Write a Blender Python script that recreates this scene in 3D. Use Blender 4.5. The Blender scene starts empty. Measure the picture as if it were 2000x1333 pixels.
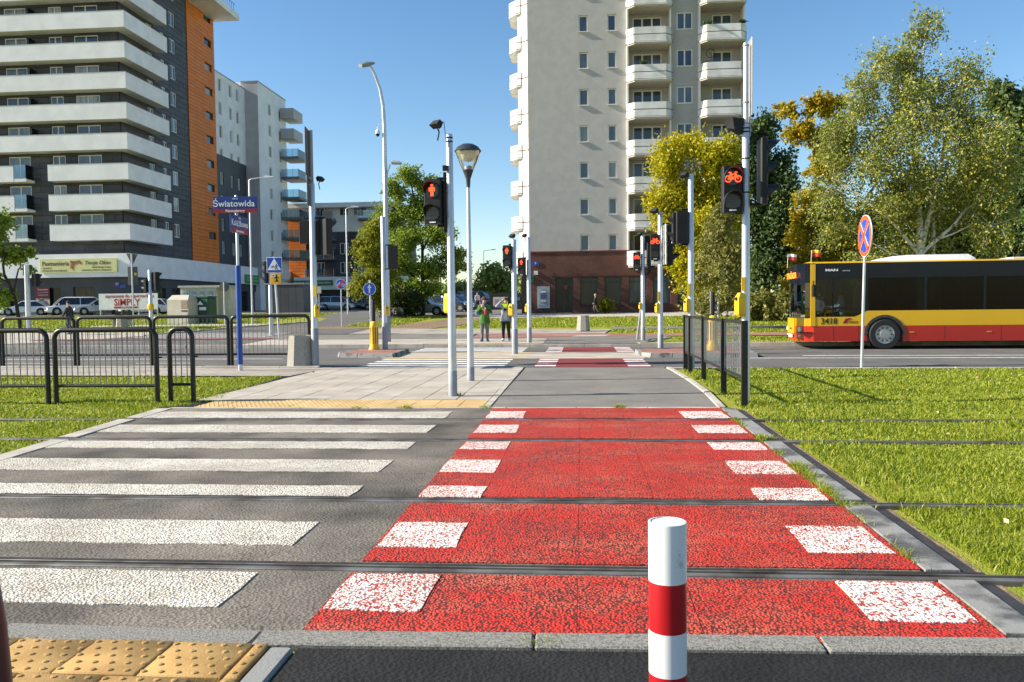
import bpy, bmesh, math, random
import numpy as np
from mathutils import Vector, Matrix
R = math.radians
sc = bpy.context.scene
C = sc.collection
random.seed(4)
# ------------------------------------------------------------ camera, sky, sun, exposure
cam = bpy.data.cameras.new('camera')
cam.sensor_width = 36.0
cam.lens = 28.857
cam.clip_start = 0.05
cam.clip_end = 6000
cam_o = bpy.data.objects.new('camera', cam)
C.objects.link(cam_o)
RT = Vector((0.99637816, 0.08432833, -0.01092228))
UP = Vector((0.00728562, 0.04331286, 0.99903499))
FW = Vector((-0.08472003, 0.99549622, -0.0425416))
mw = Matrix.Identity(4)
for i in range(3):
    mw[i][0] = RT[i]; mw[i][1] = UP[i]; mw[i][2] = -FW[i]
mw[2][3] = 1.44
cam_o.matrix_world = mw
sc.camera = cam_o
SUN_EL = R(29.5)
SX, SY = -0.994, -0.110           # horizontal direction towards the sun
world = bpy.data.worlds.new('World')
sc.world = world
world.use_nodes = True
wn = world.node_tree.nodes; wl = world.node_tree.links
wn.clear()
sky = wn.new('ShaderNodeTexSky')
sky.sky_type = 'NISHITA'
sky.sun_disc = False
sky.sun_elevation = SUN_EL
sky.sun_rotation = math.atan2(SX, SY)
sky.air_density = 1.0
sky.dust_density = 0.3
sky.ozone_density = 1.5
bg = wn.new('ShaderNodeBackground')
bg.inputs['Strength'].default_value = 0.092
wo = wn.new('ShaderNodeOutputWorld')
hs = wn.new('ShaderNodeHueSaturation')
hs.inputs['Saturation'].default_value = 1.22
wl.new(sky.outputs[0], hs.inputs['Color']); wl.new(hs.outputs[0], bg.inputs[0]); wl.new(bg.outputs[0], wo.inputs[0])
sun = bpy.data.lights.new('sun', 'SUN')
sun.energy = 5.0
sun.angle = R(0.5)
sun.color = (1.0, 0.92, 0.79)
sun_o = bpy.data.objects.new('sun', sun)
C.objects.link(sun_o)
sd = Vector((SX * math.cos(SUN_EL), SY * math.cos(SUN_EL), math.sin(SUN_EL))).normalized()
sun_o.rotation_euler = sd.to_track_quat('Z', 'Y').to_euler()
sun_o.location = sd * 100
sc.view_settings.view_transform = 'Standard'
sc.view_settings.look = 'None'
sc.view_settings.exposure = 1.0
sc.view_settings.gamma = 1.0
sc.cycles.max_bounces = 6
sc.cycles.transparent_max_bounces = 12

# ------------------------------------------------------------ helpers
PY = [-80, 28.47, 28.50, 34, 63, 74, 100, 140, 400, 2500]
PZ = [0, 0, .12, .16, .86, 1.1, 1.2, 1.25, 1.35, 1.4]
def gz(x, y):
    return float(np.interp(y + .055 * x, PY, PZ))

def node(nt, typ, **kw):
    n = nt.nodes.new(typ)
    for k, v in kw.items():
        setattr(n, k, v)
    return n

MATS = {}
def newmat(name):
    m = bpy.data.materials.new(name)
    m.use_nodes = True
    nt = m.node_tree
    nt.nodes.clear()
    out = nt.nodes.new('ShaderNodeOutputMaterial')
    MATS[name] = m
    return m, nt, out

def ramp(nt, fac, stops):
    r = nt.nodes.new('ShaderNodeValToRGB')
    e = r.color_ramp.elements
    while len(e) < len(stops):
        e.new(0.5)
    for i, (p, c) in enumerate(stops):
        e[i].position = p
        e[i].color = (c[0], c[1], c[2], 1) if not isinstance(c, (int, float)) else (c, c, c, 1)
    nt.links.new(fac, r.inputs[0])
    return r.outputs[0]

def wpos(nt):
    return nt.nodes.new('ShaderNodeNewGeometry').outputs['Position']

def noise(nt, co, scale, detail=3, rough=.55, mapsc=None):
    if mapsc:
        mp = nt.nodes.new('ShaderNodeMapping')
        mp.inputs['Scale'].default_value = mapsc
        nt.links.new(co, mp.inputs[0]); co = mp.outputs[0]
    n = nt.nodes.new('ShaderNodeTexNoise')
    n.inputs['Scale'].default_value = scale
    n.inputs['Detail'].default_value = detail
    n.inputs['Roughness'].default_value = rough
    nt.links.new(co, n.inputs['Vector'])
    return n.outputs['Fac']

def mixc(nt, fac, a, b, blend='MIX'):
    n = nt.nodes.new('ShaderNodeMix')
    n.data_type = 'RGBA'; n.blend_type = blend
    if isinstance(fac, (int, float)): n.inputs[0].default_value = fac
    else: nt.links.new(fac, n.inputs[0])
    for i, s in ((6, a), (7, b)):
        if isinstance(s, (tuple, list)): n.inputs[i].default_value = (s[0], s[1], s[2], 1)
        else: nt.links.new(s, n.inputs[i])
    return n.outputs[2]

def bumpn(nt, h, strength, dist):
    b = nt.nodes.new('ShaderNodeBump')
    b.inputs['Strength'].default_value = strength
    b.inputs['Distance'].default_value = dist
    nt.links.new(h, b.inputs['Height'])
    return b.outputs[0]

def mat(name, col, rough=.6, metal=0., col2=None, scale=3., detail=4, bump=0., bscale=None, spec=.5, emit=0., coat=0., lo=.38, hi=.62):
    if name in MATS: return MATS[name]
    m, nt, out = newmat(name)
    p = nt.nodes.new('ShaderNodeBsdfPrincipled')
    p.inputs['Roughness'].default_value = rough
    p.inputs['Metallic'].default_value = metal
    p.inputs['Specular IOR Level'].default_value = spec
    p.inputs['Coat Weight'].default_value = coat
    p.inputs['Coat Roughness'].default_value = .08
    co = wpos(nt)
    if col2 is None:
        col2 = tuple(c * .86 for c in col)
    f = noise(nt, co, scale, detail)
    nt.links.new(ramp(nt, f, [(lo, col2), (hi, col)]), p.inputs['Base Color'])
    if bump:
        nt.links.new(bumpn(nt, noise(nt, co, bscale or scale * 8, 3), bump, .02), p.inputs['Normal'])
    if emit:
        p.inputs['Emission Color'].default_value = (*col, 1)
        p.inputs['Emission Strength'].default_value = emit
    nt.links.new(p.outputs[0], out.inputs[0])
    return m

def asphalt(name, a, b, dark, speck=260, bump=.5, patch=1.2):
    m, nt, out = newmat(name)
    p = nt.nodes.new('ShaderNodeBsdfPrincipled')
    p.inputs['Roughness'].default_value = .85
    p.inputs['Specular IOR Level'].default_value = .25
    co = wpos(nt)
    big = ramp(nt, noise(nt, co, patch, 5, .6), [(.35, a), (.65, b)])
    fine = noise(nt, co, speck, 2)
    c = mixc(nt, ramp(nt, fine, [(.34, .9), (.47, 0)]), big, dark)
    c = mixc(nt, ramp(nt, noise(nt, co, 6, 4, .7), [(.58, 0), (.70, .6)]), c, dark)
    nt.links.new(c, p.inputs['Base Color'])
    v = nt.nodes.new('ShaderNodeTexVoronoi'); v.inputs['Scale'].default_value = speck * .35
    nt.links.new(co, v.inputs['Vector'])
    nt.links.new(bumpn(nt, v.outputs['Distance'], bump, .008), p.inputs['Normal'])
    nt.links.new(p.outputs[0], out.inputs[0])
    return m

def crumb(name, col, col2, gap, scale=62, wear=.42, dirt=None, bump=.9):
    """thick road paint over coarse stone chippings: the paint sits on the stones, the gaps show what is below"""
    m, nt, out = newmat(name)
    p = nt.nodes.new('ShaderNodeBsdfPrincipled')
    p.inputs['Roughness'].default_value = .7
    p.inputs['Specular IOR Level'].default_value = .3
    co = wpos(nt)
    v = nt.nodes.new('ShaderNodeTexVoronoi'); v.inputs['Scale'].default_value = scale
    nt.links.new(co, v.inputs['Vector'])
    v2 = nt.nodes.new('ShaderNodeTexVoronoi'); v2.inputs['Scale'].default_value = scale; v2.feature = 'DISTANCE_TO_EDGE'
    nt.links.new(co, v2.inputs['Vector'])
    n2 = noise(nt, co, scale * .35, 3, .6)
    base = ramp(nt, noise(nt, co, 1.7, 5, .65), [(.36, col2), (.62, col)])
    if dirt:
        base = mixc(nt, ramp(nt, noise(nt, co, 1.6, 6, .7, (.6, 1.0, 1)), [(.47, 0), (.66, .85)]), base, dirt)
    # joints between the chippings, worn open in patches
    wearm = noise(nt, co, 1.1, 6, .65)
    ad = nt.nodes.new('ShaderNodeMath'); ad.operation = 'MULTIPLY_ADD'
    nt.links.new(wearm, ad.inputs[0]); ad.inputs[1].default_value = .62
    nt.links.new(n2, ad.inputs[2])
    # chips near the cell centres carry paint, the spaces between them do not
    gm = nt.nodes.new('ShaderNodeMath'); gm.operation = 'MULTIPLY_ADD'
    nt.links.new(ad.outputs[0], gm.inputs[0]); gm.inputs[1].default_value = -1.0; nt.links.new(v.outputs['Distance'], gm.inputs[2])
    ga = nt.nodes.new('ShaderNodeMath'); ga.operation = 'ADD'; ga.inputs[1].default_value = .735; nt.links.new(gm.outputs[0], ga.inputs[0])
    gapf = ramp(nt, ga.outputs[0], [(wear + .5, 0), (wear + .6, 1)])
    nt.links.new(mixc(nt, gapf, base, gap), p.inputs['Base Color'])
    mx = nt.nodes.new('ShaderNodeMath'); mx.operation = 'ADD'
    nt.links.new(ramp(nt, v.outputs['Distance'], [(.1, 1.0), (.75, 0)]), mx.inputs[0]); nt.links.new(noise(nt, co, scale * 1.8, 2), mx.inputs[1])
    nt.links.new(bumpn(nt, mx.outputs[0], bump, .007), p.inputs['Normal'])
    nt.links.new(p.outputs[0], out.inputs[0])
    return m

def brickmat(name, c1, c2, mortar, bw, bh, ms=.01, plane='xz', rough=.85, bump=.5, off=.5):
    m, nt, out = newmat(name)
    p = nt.nodes.new('ShaderNodeBsdfPrincipled')
    p.inputs['Roughness'].default_value = rough
    p.inputs['Specular IOR Level'].default_value = .2
    co = wpos(nt)
    sp = nt.nodes.new('ShaderNodeSeparateXYZ'); nt.links.new(co, sp.inputs[0])
    cb = nt.nodes.new('ShaderNodeCombineXYZ')
    nt.links.new(sp.outputs['xyz'.index(plane[0])], cb.inputs[0]); nt.links.new(sp.outputs['xyz'.index(plane[1])], cb.inputs[1])
    b = nt.nodes.new('ShaderNodeTexBrick')
    b.offset = off
    b.inputs['Color1'].default_value = (*c1, 1); b.inputs['Color2'].default_value = (*c2, 1); b.inputs['Mortar'].default_value = (*mortar, 1)
    b.inputs['Scale'].default_value = 1.0
    b.inputs['Mortar Size'].default_value = ms; b.inputs['Brick Width'].default_value = bw; b.inputs['Row Height'].default_value = bh
    nt.links.new(cb.outputs[0], b.inputs['Vector'])
    c = mixc(nt, .5, b.outputs['Color'], ramp(nt, noise(nt, co, .9, 5, .65), [(.3, tuple(x * .6 for x in c1)), (.7, tuple(min(1, x * 1.25) for x in c2))]))
    nt.links.new(c, p.inputs['Base Color'])
    nt.links.new(bumpn(nt, b.outputs['Fac'], -bump, .01), p.inputs['Normal'])
    nt.links.new(p.outputs[0], out.inputs[0])
    return m

def leafmat(name, stops, trans=.35, rough=.6):
    m, nt, out = newmat(name)
    g = nt.nodes.new('ShaderNodeNewGeometry')
    c = ramp(nt, g.outputs['Random Per Island'], stops)
    big = noise(nt, g.outputs['Position'], .55, 3)
    c = mixc(nt, ramp(nt, big, [(.4, 0), (.62, .55)]), c, stops[-1][1])
    d = nt.nodes.new('ShaderNodeBsdfPrincipled'); d.inputs['Roughness'].default_value = rough; d.inputs['Specular IOR Level'].default_value = .35
    t = nt.nodes.new('ShaderNodeBsdfTranslucent')
    nt.links.new(c, d.inputs['Base Color']); nt.links.new(c, t.inputs[0])
    x = nt.nodes.new('ShaderNodeMixShader'); x.inputs[0].default_value = trans
    nt.links.new(d.outputs[0], x.inputs[1]); nt.links.new(t.outputs[0], x.inputs[2])
    nt.links.new(x.outputs[0], out.inputs[0])
    return m

def glassmat(name, tint, refl=.12, rough=.02):
    m, nt, out = newmat(name)
    t = nt.nodes.new('ShaderNodeBsdfTransparent'); t.inputs[0].default_value = (*tint, 1)
    g = nt.nodes.new('ShaderNodeBsdfGlossy'); g.inputs['Roughness'].default_value = rough
    lw = nt.nodes.new('ShaderNodeFresnel'); lw.inputs[0].default_value = 1.5
    co = wpos(nt)
    ad = nt.nodes.new('ShaderNodeMath'); ad.operation = 'ADD'; ad.use_clamp = True
    nt.links.new(lw.outputs[0], ad.inputs[0]); ad.inputs[1].default_value = refl - .04
    nt.links.new(bumpn(nt, noise(nt, co, 1.2, 2), .03, .05), g.inputs['Normal'])
    x = nt.nodes.new('ShaderNodeMixShader')
    nt.links.new(ad.outputs[0], x.inputs[0]); nt.links.new(t.outputs[0], x.inputs[1]); nt.links.new(g.outputs[0], x.inputs[2])
    nt.links.new(x.outputs[0], out.inputs[0])
    return m

def panemat(name, cols, rough=.04, spec=.8):
    """window pane with a room or a curtain behind it, different from window to window"""
    m, nt, out = newmat(name)
    p = nt.nodes.new('ShaderNodeBsdfPrincipled')
    p.inputs['Roughness'].default_value = rough
    p.inputs['Specular IOR Level'].default_value = spec
    oi = nt.nodes.new('ShaderNodeObjectInfo')
    c = ramp(nt, oi.outputs['Random'], cols)
    co = wpos(nt)
    c = mixc(nt, ramp(nt, noise(nt, co, 1.1, 2, .5, (3, 3, .35)), [(.4, 0), (.6, .5)]), c, cols[0][1])
    nt.links.new(c, p.inputs['Base Color'])
    nt.links.new(bumpn(nt, noise(nt, co, .8, 2), .04, .1), p.inputs['Normal'])
    nt.links.new(p.outputs[0], out.inputs[0])
    return m

class MB:
    """collects shapes, then becomes one mesh object"""
    def __init__(s): s.v = []; s.f = []; s.m = []; s.mi = 0
    def quad(s, *p):
        n = len(s.v); s.v += [tuple(q) for q in p]; s.f.append(tuple(range(n, n + len(p)))); s.m.append(s.mi); return s
    def box(s, x0, x1, y0, y1, z0, z1, mi=None):
        if mi is not None: s.mi = mi
        n = len(s.v)
        s.v += [(x0,y0,z0),(x1,y0,z0),(x1,y1,z0),(x0,y1,z0),(x0,y0,z1),(x1,y0,z1),(x1,y1,z1),(x0,y1,z1)]
        for f in ((0,3,2,1),(4,5,6,7),(0,1,5,4),(1,2,6,5),(2,3,7,6),(3,0,4,7)):
            s.f.append(tuple(n + i for i in f)); s.m.append(s.mi)
        return s
    def bbox(s, x0, x1, y0, y1, z0, z1, b=.01, mi=None):
        """box with chamfered vertical and top edges"""
        if mi is not None: s.mi = mi
        def ring(d, z): return [(x0+d+b,y0+d,z),(x1-d-b,y0+d,z),(x1-d,y0+d+b,z),(x1-d,y1-d-b,z),(x1-d-b,y1-d,z),(x0+d+b,y1-d,z),(x0+d,y1-d-b,z),(x0+d,y0+d+b,z)]
        s.loft([ring(0, z0), ring(0, z1-b), ring(b, z1)])
        return s
    def loft(s, rings, cap=True):
        n = len(s.v); k = len(rings[0])
        for r in rings: s.v += [tuple(q) for q in r]
        for i in range(len(rings) - 1):
            for j in range(k):
                a = n + i*k + j; b = n + i*k + (j+1) % k
                s.f.append((a, b, b + k, a + k)); s.m.append(s.mi)
        if cap:
            s.f.append(tuple(n + j for j in reversed(range(k)))); s.m.append(s.mi)
            e = n + (len(rings)-1)*k
            s.f.append(tuple(e + j for j in range(k))); s.m.append(s.mi)
        return s
    def tube(s, pts, rad, seg=8, cap=True, mi=None):
        if mi is not None: s.mi = mi
        pts = [Vector(p) for p in pts]
        if isinstance(rad, (int, float)): rad = [rad] * len(pts)
        rings = []; prev = None
        for i, p in enumerate(pts):
            d = (pts[min(i+1, len(pts)-1)] - pts[max(i-1, 0)])
            if d.length < 1e-9: d = Vector((0,0,1))
            d.normalize()
            if prev is None:
                u = d.orthogonal().normalized()
            else:
                u = (prev - d * prev.dot(d))
                u = u.normalized() if u.length > 1e-6 else d.orthogonal().normalized()
            prev = u; w = d.cross(u)
            rings.append([p + (u * math.cos(2*math.pi*j/seg) + w * math.sin(2*math.pi*j/seg)) * rad[i] for j in range(seg)])
        return s.loft(rings, cap)
    def lathe(s, prof, seg=16, c=(0,0,0), axis='z', mi=None, cap=True):
        if mi is not None: s.mi = mi
        rings = []
        for r, h in prof:
            rg = []
            for j in range(seg):
                a = 2*math.pi*j/seg
                x, y = r*math.cos(a), r*math.sin(a)
                q = (x, y, h) if axis == 'z' else ((x, h, y) if axis == 'y' else (h, x, y))
                rg.append((q[0]+c[0], q[1]+c[1], q[2]+c[2]))
            rings.append(rg)
        return s.loft(rings, cap)
    def prism(s, poly, z0, z1, mi=None, plane='xy', o=0):
        """poly in a plane, extruded; 'xy' up z, 'xz' along y, 'yz' along x"""
        if mi is not None: s.mi = mi
        f = {'xy': lambda p, h: (p[0], p[1], h), 'xz': lambda p, h: (p[0], h, p[1]), 'yz': lambda p, h: (h, p[0], p[1])}[plane]
        return s.loft([[f(p, z0) for p in poly], [f(p, z1) for p in poly]])
    def mesh(s, name, mats, smooth=False):
        me = bpy.data.meshes.new(name)
        me.from_pydata(s.v, [], s.f)
        if not isinstance(mats, (list, tuple)): mats = [mats]
        for m in mats: me.materials.append(m)
        if len(mats) > 1: me.polygons.foreach_set('material_index', s.m)
        bm = bmesh.new(); bm.from_mesh(me); bmesh.ops.recalc_face_normals(bm, faces=bm.faces); bm.to_mesh(me); bm.free()
        if smooth:
            me.polygons.foreach_set('use_smooth', [True]*len(me.polygons))
            me.set_sharp_from_angle(angle=R(40))
        me.update()
        return me
    def build(s, name, mats, parent=None, loc=(0,0,0), rz=0., smooth=False):
        return put(name, s.mesh(name, mats, smooth), parent, loc, rz)

def put(name, me, parent=None, loc=(0,0,0), rz=0.):
    o = bpy.data.objects.new(name, me)
    C.objects.link(o); o.parent = parent; o.location = loc
    o.rotation_euler = (0, 0, rz)
    return o
def tag(o, label=None, cat=None, group=None, kind=None):
    if label: o['label'] = label
    if cat: o['category'] = cat
    if group: o['group'] = group
    if kind: o['kind'] = kind
    return o
def thing(name, label, cat, loc=(0,0,0), rz=0., group=None):
    o = put(name, None, None, loc, rz)
    o.empty_display_size = .2
    return tag(o, label, cat, group)
def struct(o): return tag(o, kind='structure')
def copy_tree(o, parent=None):
    c = o.copy(); C.objects.link(c); c.parent = parent
    for ch in list(o.children): copy_tree(ch, c)
    return c
TXT = {}
def text(s, size, m, parent, loc, rx=90, rz=0, depth=.004, align='CENTER', name='lettering', shear=0., w=1.0, bold=0.):
    cu = bpy.data.curves.new('t', 'FONT')
    cu.body = s; cu.size = size; cu.align_x = align; cu.align_y = 'CENTER'; cu.extrude = depth; cu.shear = shear; cu.offset = bold; cu.resolution_u = 2
    t = bpy.data.objects.new('t', cu); C.objects.link(t)
    bpy.context.view_layer.update()
    me = bpy.data.meshes.new_from_object(t.evaluated_get(bpy.context.evaluated_depsgraph_get()))
    bpy.data.objects.remove(t)
    me.materials.clear(); me.materials.append(m); me.name = name
    o = put(name, me, parent, loc)
    o.rotation_euler = (R(rx), 0, R(rz)); o.scale = (w, 1, 1)
    return o

def sheet(name, pts, zoff, m, parent=None, edge=None):
    """a flat or gently sloping ground sheet following the land"""
    bm = bmesh.new()
    vs_ = [bm.verts.new((x, y, 0)) for x, y in pts]
    from mathutils.geometry import tessellate_polygon
    for tri in tessellate_polygon([[Vector((x, y, 0)) for x, y in pts]]):
        bm.faces.new([vs_[i] for i in tri])
    for b in PY[3:-1]:
        bmesh.ops.bisect_plane(bm, geom=bm.verts[:]+bm.edges[:]+bm.faces[:], plane_co=(0, b, 0), plane_no=(.055, 1, 0))
    for v in bm.verts: v.co.z = gz(v.co.x, v.co.y) + zoff
    bm.normal_update()
    bmesh.ops.reverse_faces(bm, faces=[f for f in bm.faces if f.normal.z < 0])
    me = bpy.data.meshes.new(name); bm.to_mesh(me); bm.free()
    me.materials.append(m)
    return put(name, me, parent)

# ------------------------------------------------------------ materials
asph = asphalt('road_asphalt', (.12, .115, .105), (.165, .155, .14), (.06, .058, .055), 200, .3, .8)
asph_old = asphalt('dusty_asphalt', (.062, .055, .046), (.275, .238, .192), (.035, .031, .027), 150, .7, .75)
asph_dark = asphalt('fresh_asphalt', (.014, .0137, .013), (.025, .024, .0225), (.007, .007, .007), 150, .6, 2)
asph_path = asphalt('cycle_path_asphalt', (.18, .165, .145), (.245, .225, .195), (.115, .105, .095), 260, .3, 1.0)
white_crumb = crumb('white_road_paint', (.74, .69, .59), (.62, .57, .47), (.33, .29, .235), 62, .0, (.50, .44, .35), 1.0)
white_on_red = crumb('white_paint_over_red', (.82, .77, .69), (.74, .68, .59), (.42, .06, .045), 62, .01, (.6, .5, .42), .8)
red_crumb = crumb('red_road_paint', (.58, .026, .015), (.50, .042, .024), (.14, .030, .021), 62, -.02, (.52, .12, .07), .9)
red_thin = crumb('red_crossing_paint', (.235, .030, .030), (.20, .036, .036), (.17, .045, .042), 90, .1, None, .3)
white_thin = mat('white_marking_paint', (.78, .76, .72), .6, col2=(.6, .58, .54), scale=4, bump=.2, bscale=80)
conc = mat('pale_concrete', (.50, .455, .385), .85, col2=(.37, .335, .28), scale=2.2, detail=6, bump=.25, bscale=90, spec=.2)
conc2 = mat('concrete_slab', (.48, .425, .35), .85, col2=(.38, .335, .275), scale=1.1, detail=7, bump=.25, bscale=120, spec=.2)
conc_wet = mat('stained_concrete', (.27, .265, .245), .75, col2=(.10, .10, .095), scale=2.4, detail=6, bump=.2, bscale=90, spec=.3, lo=.42, hi=.52)
granite = mat('granite_kerb', (.29, .275, .24), .8, col2=(.10, .095, .082), scale=95, detail=2, bump=.3, bscale=120, spec=.3, lo=.3, hi=.6)
tact = mat('yellow_tactile', (.50, .31, .11), .75, col2=(.38, .225, .075), scale=5, detail=6, bump=.3, bscale=150, spec=.25)
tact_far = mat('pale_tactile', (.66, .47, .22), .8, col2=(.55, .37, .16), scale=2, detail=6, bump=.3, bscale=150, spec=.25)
paver = brickmat('grey_pavers', (.36, .315, .265), (.42, .375, .315), (.14, .12, .10), .22, .16, .014, 'xy')
paver_red = brickmat('red_pavers', (.30, .13, .10), (.36, .18, .145), (.17, .11, .09), .2, .1, .008, 'xy')
soil = mat('bare_soil', (.30, .22, .14), .95, col2=(.17, .125, .075), scale=8, detail=6, bump=.8, bscale=40, spec=.1)
turf = mat('turf', (.22, .27, .024), .9, col2=(.32, .30, .055), scale=2.6, detail=7, bump=.9, bscale=60, spec=.1)
rubber = mat('black_rubber', (.035, .03, .028), .6, col2=(.06, .05, .045), scale=9)
steel_rail = mat('worn_rail_steel', (.22, .21, .20), .5, .4, col2=(.09, .075, .065), scale=3, spec=.3)
rust = mat('rusty_steel', (.045, .032, .026), .85, .1, col2=(.02, .016, .014), scale=12)
galv = mat('galvanised_steel', (.60, .61, .63), .42, .55, col2=(.52, .53, .55), scale=2, spec=.5)
galv_dk = mat('grey_foot_coating', (.30, .31, .33), .6, .1)
black_pl = mat('black_plastic', (.010, .010, .011), .5, col2=(.007, .007, .008), scale=6, spec=.3)
black_mt = mat('matt_black', (.010, .010, .011), .8)
lens_dk = mat('dark_lens', (.035, .033, .03), .18, col2=(.02, .02, .018), scale=40)
sign_back = mat('sign_back_grey', (.10, .105, .10), .6, .3)
led_red = mat('lit_red_leds', (1.0, .055, .012), .5, col2=(1.0, .03, .008), emit=2.2)
yell = mat('yellow_plastic', (.80, .49, .010), .4, col2=(.72, .42, .01), scale=5)
fence_dk = mat('dark_fence_paint', (.014, .013, .014), .38, col2=(.010, .009, .010), scale=8, spec=.4)
fence_bar = mat('grey_fence_bars', (.16, .165, .17), .4, .4)
sign_blue = mat('sign_blue', (.010, .065, .42), .35, col2=(.008, .055, .38), scale=2)
sign_blue_d = mat('street_sign_blue', (.010, .036, .25), .35, col2=(.009, .030, .21), scale=2)
pole_blue = mat('blue_pole_paint', (.006, .055, .30), .35, col2=(.005, .045, .25), scale=3)
sign_red = mat('sign_red', (.60, .015, .02), .4)
sign_orange = mat('sign_orange_red', (.80, .10, .015), .4)
sign_white = mat('sign_white', (.85, .85, .85), .4)
sign_yel = mat('sign_yellow', (.85, .45, .01), .4)
sign_black = mat('sign_black', (.015, .015, .015), .5)
white_paint = mat('white_paint', (.80, .79, .77), .4, col2=(.72, .71, .68), scale=12)
# ------------------------------------------------------------ the setting: ground, roads, paths
def road_y(s, x): return s - .055 * x          # a line along the skewed main road
m = MB()
xs = [-900, -120, -60, -30, 0, 30, 60, 120, 900]
ss = [-80, -10, 0, 10, 20, 28.47, 28.50, 34, 45, 63, 74, 100, 140, 250, 400, 900, 2500]
for i in range(len(ss)-1):
    for j in range(len(xs)-1):
        def q(x, s): return (x, road_y(s, x), float(np.interp(s, PY, PZ)) - .02)
        m.quad(q(xs[j], ss[i]), q(xs[j+1], ss[i]), q(xs[j+1], ss[i+1]), q(xs[j], ss[i+1]))
ground = struct(m.build('ground', turf))
def S(name, pts, zoff, mt): return struct(sheet(name, pts, zoff, mt))
# main road: two carriageways on one asphalt sheet
S('road', [(-160, road_y(19.0, -160)), (160, road_y(19.0, 160)), (160, road_y(28.45, 160)), (-160, road_y(28.45, -160))], 0, asph)
# tram crossing plate
RAILS = [4.38, 5.96, 8.675, 10.28]
def cxl(y): return -5.20-.091*(y-3.5)
def cxr(y): return 1.78+.0127*(y-3.5)
m = MB(); cuts = [3.48]+[v for r_ in RAILS for v in (r_-.05, r_+.088)]+[11.42]
for a, b in zip(cuts[0::2], cuts[1::2]):
    m.loft([[(cxl(a), a, -.1), (cxr(a), a, -.1), (cxr(b), b, -.1), (cxl(b), b, -.1)], [(cxl(a), a, .004), (cxr(a), a, .004), (cxr(b), b, .004), (cxl(b), b, .004)]])
struct(m.build('tram_crossing', asph_old))
# foreground asphalt and pavement in front of the near kerb
S('foreground_path', [(-1.21, -14), (9, -14), (9, 3.80), (-1.21, 3.50)], -.004, asph_dark)
S('foreground_pavement', [(-9, -14), (-1.34, -14), (-1.34, 2.30), (-9, 2.30)], -.004, conc2)
# far side of the tracks: cycle path and its surroundings
S('cycle_path', [(-1.30, 11.50), (1.86, 11.50), (1.95, 13.4), (1.97, 15.5), (1.93, 17.9), (1.85, road_y(19.0, 1.85)), (-1.30, road_y(19.0, -1.3))], .006, asph_path)
S('roadside_pavement', [(-160, road_y(19.0, -160)), (-160, road_y(17.3, -160)), (-30, road_y(16.9, -30)), (-6.2, 16.9), (-6.0, 19.3)], .008, paver)
S('verge_edge', [(2.0, road_y(18.75, 2)), (160, road_y(18.75, 160)), (160, road_y(18.985, 160)), (2.0, road_y(18.985, 2))], .004, conc)
# far pavements
S('far_pavement', [(-12.5, road_y(28.55, -12.5)), (-1.35, road_y(28.55, -1.35)), (-1.35, 32.2), (-12.9, 32.9)], .006, conc2)
S('far_cycle_link', [(-1.33, road_y(28.55, -1.33)), (1.9, road_y(28.55, 1.9)), (2.6, 31.2), (3.4, 32.3), (3.4, 33.6), (-1.33, 33.4)], .007, asph_path)
S('far_asphalt_strip', [(-19, 33.6), (-12.9, 32.92), (-1.35, 32.22), (-1.35, 33.38), (-4.6, 33.5), (-4.7, 36.4), (-12, 37.2), (-19, 38.4)], .005, asph_path)
S('red_cycle_track', [(-4.55, 33.55), (3.42, 33.62), (70, 30.4), (70, 32.3), (3.4, 35.5), (-4.6, 36.2)], .009, paver_red)
S('far_paver_path', [(-10.8, 37.3), (-4.6, 36.35), (1.0, 35.85), (1.4, 39.2), (-7.6, 41.2), (-10.8, 42.2)], .010, paver)
S('far_grey_path', [(1.42, 39.3), (60, 36.2), (60, 38.2), (1.42, 41.3)], .011, asph_path)
S('tower_forecourt', [(-8, 55.0), (40, 53.0), (40, 62.9), (-8, 62.9)], .006, conc)
S('worn_path', [(-16, 42.8), (-7.7, 41.4), (-6.4, 46.5), (-5.0, 52.5), (-5.0, 55.5), (-8.6, 54.5), (-10, 48)], .004, soil)
S('parking_lane', [(-14, 60.5), (-4.6, 57.0), (-4.6, 110), (-17, 110)], .005, asph)
# side street running off to the left behind the main road
S('side_street', [(-23.5, road_y(28.53, -23.5)), (-11.6, road_y(28.53, -11.6)), (-12.6, 33.1), (-19.05, 33.9), (-19.05, 38.5), (-10.9, 37.4), (-10.9, 41.0), (-13.2, 44.2), (-11.6, 52.6), (-12.5, 60.3), (-14.5, 110), (-46, 110), (-43, 84), (-26, 71), (-18.2, 57.8), (-17.0, 51.8), (-17.6, 47.8), (-19.2, 43.5), (-20.5, 37.6)], .003, asph)
S('corner_pavement', [(-70, road_y(28.6, -70)), (-23.6, road_y(28.6, -23.6)), (-20.7, 37.2), (-22, 40.5), (-70, 46)], .005, conc2)
S('shop_parking', [(-110, 72.0), (-31, 70.5), (-44.0, 84), (-44.1, 77.4), (-110, 77.4)], .004, asph)
S('kiosk_path', [(-30, 47.4), (-20.0, 46.6), (-18.6, 48.2), (-21, 49.6), (-30, 49.2)], .006, conc)

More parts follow.
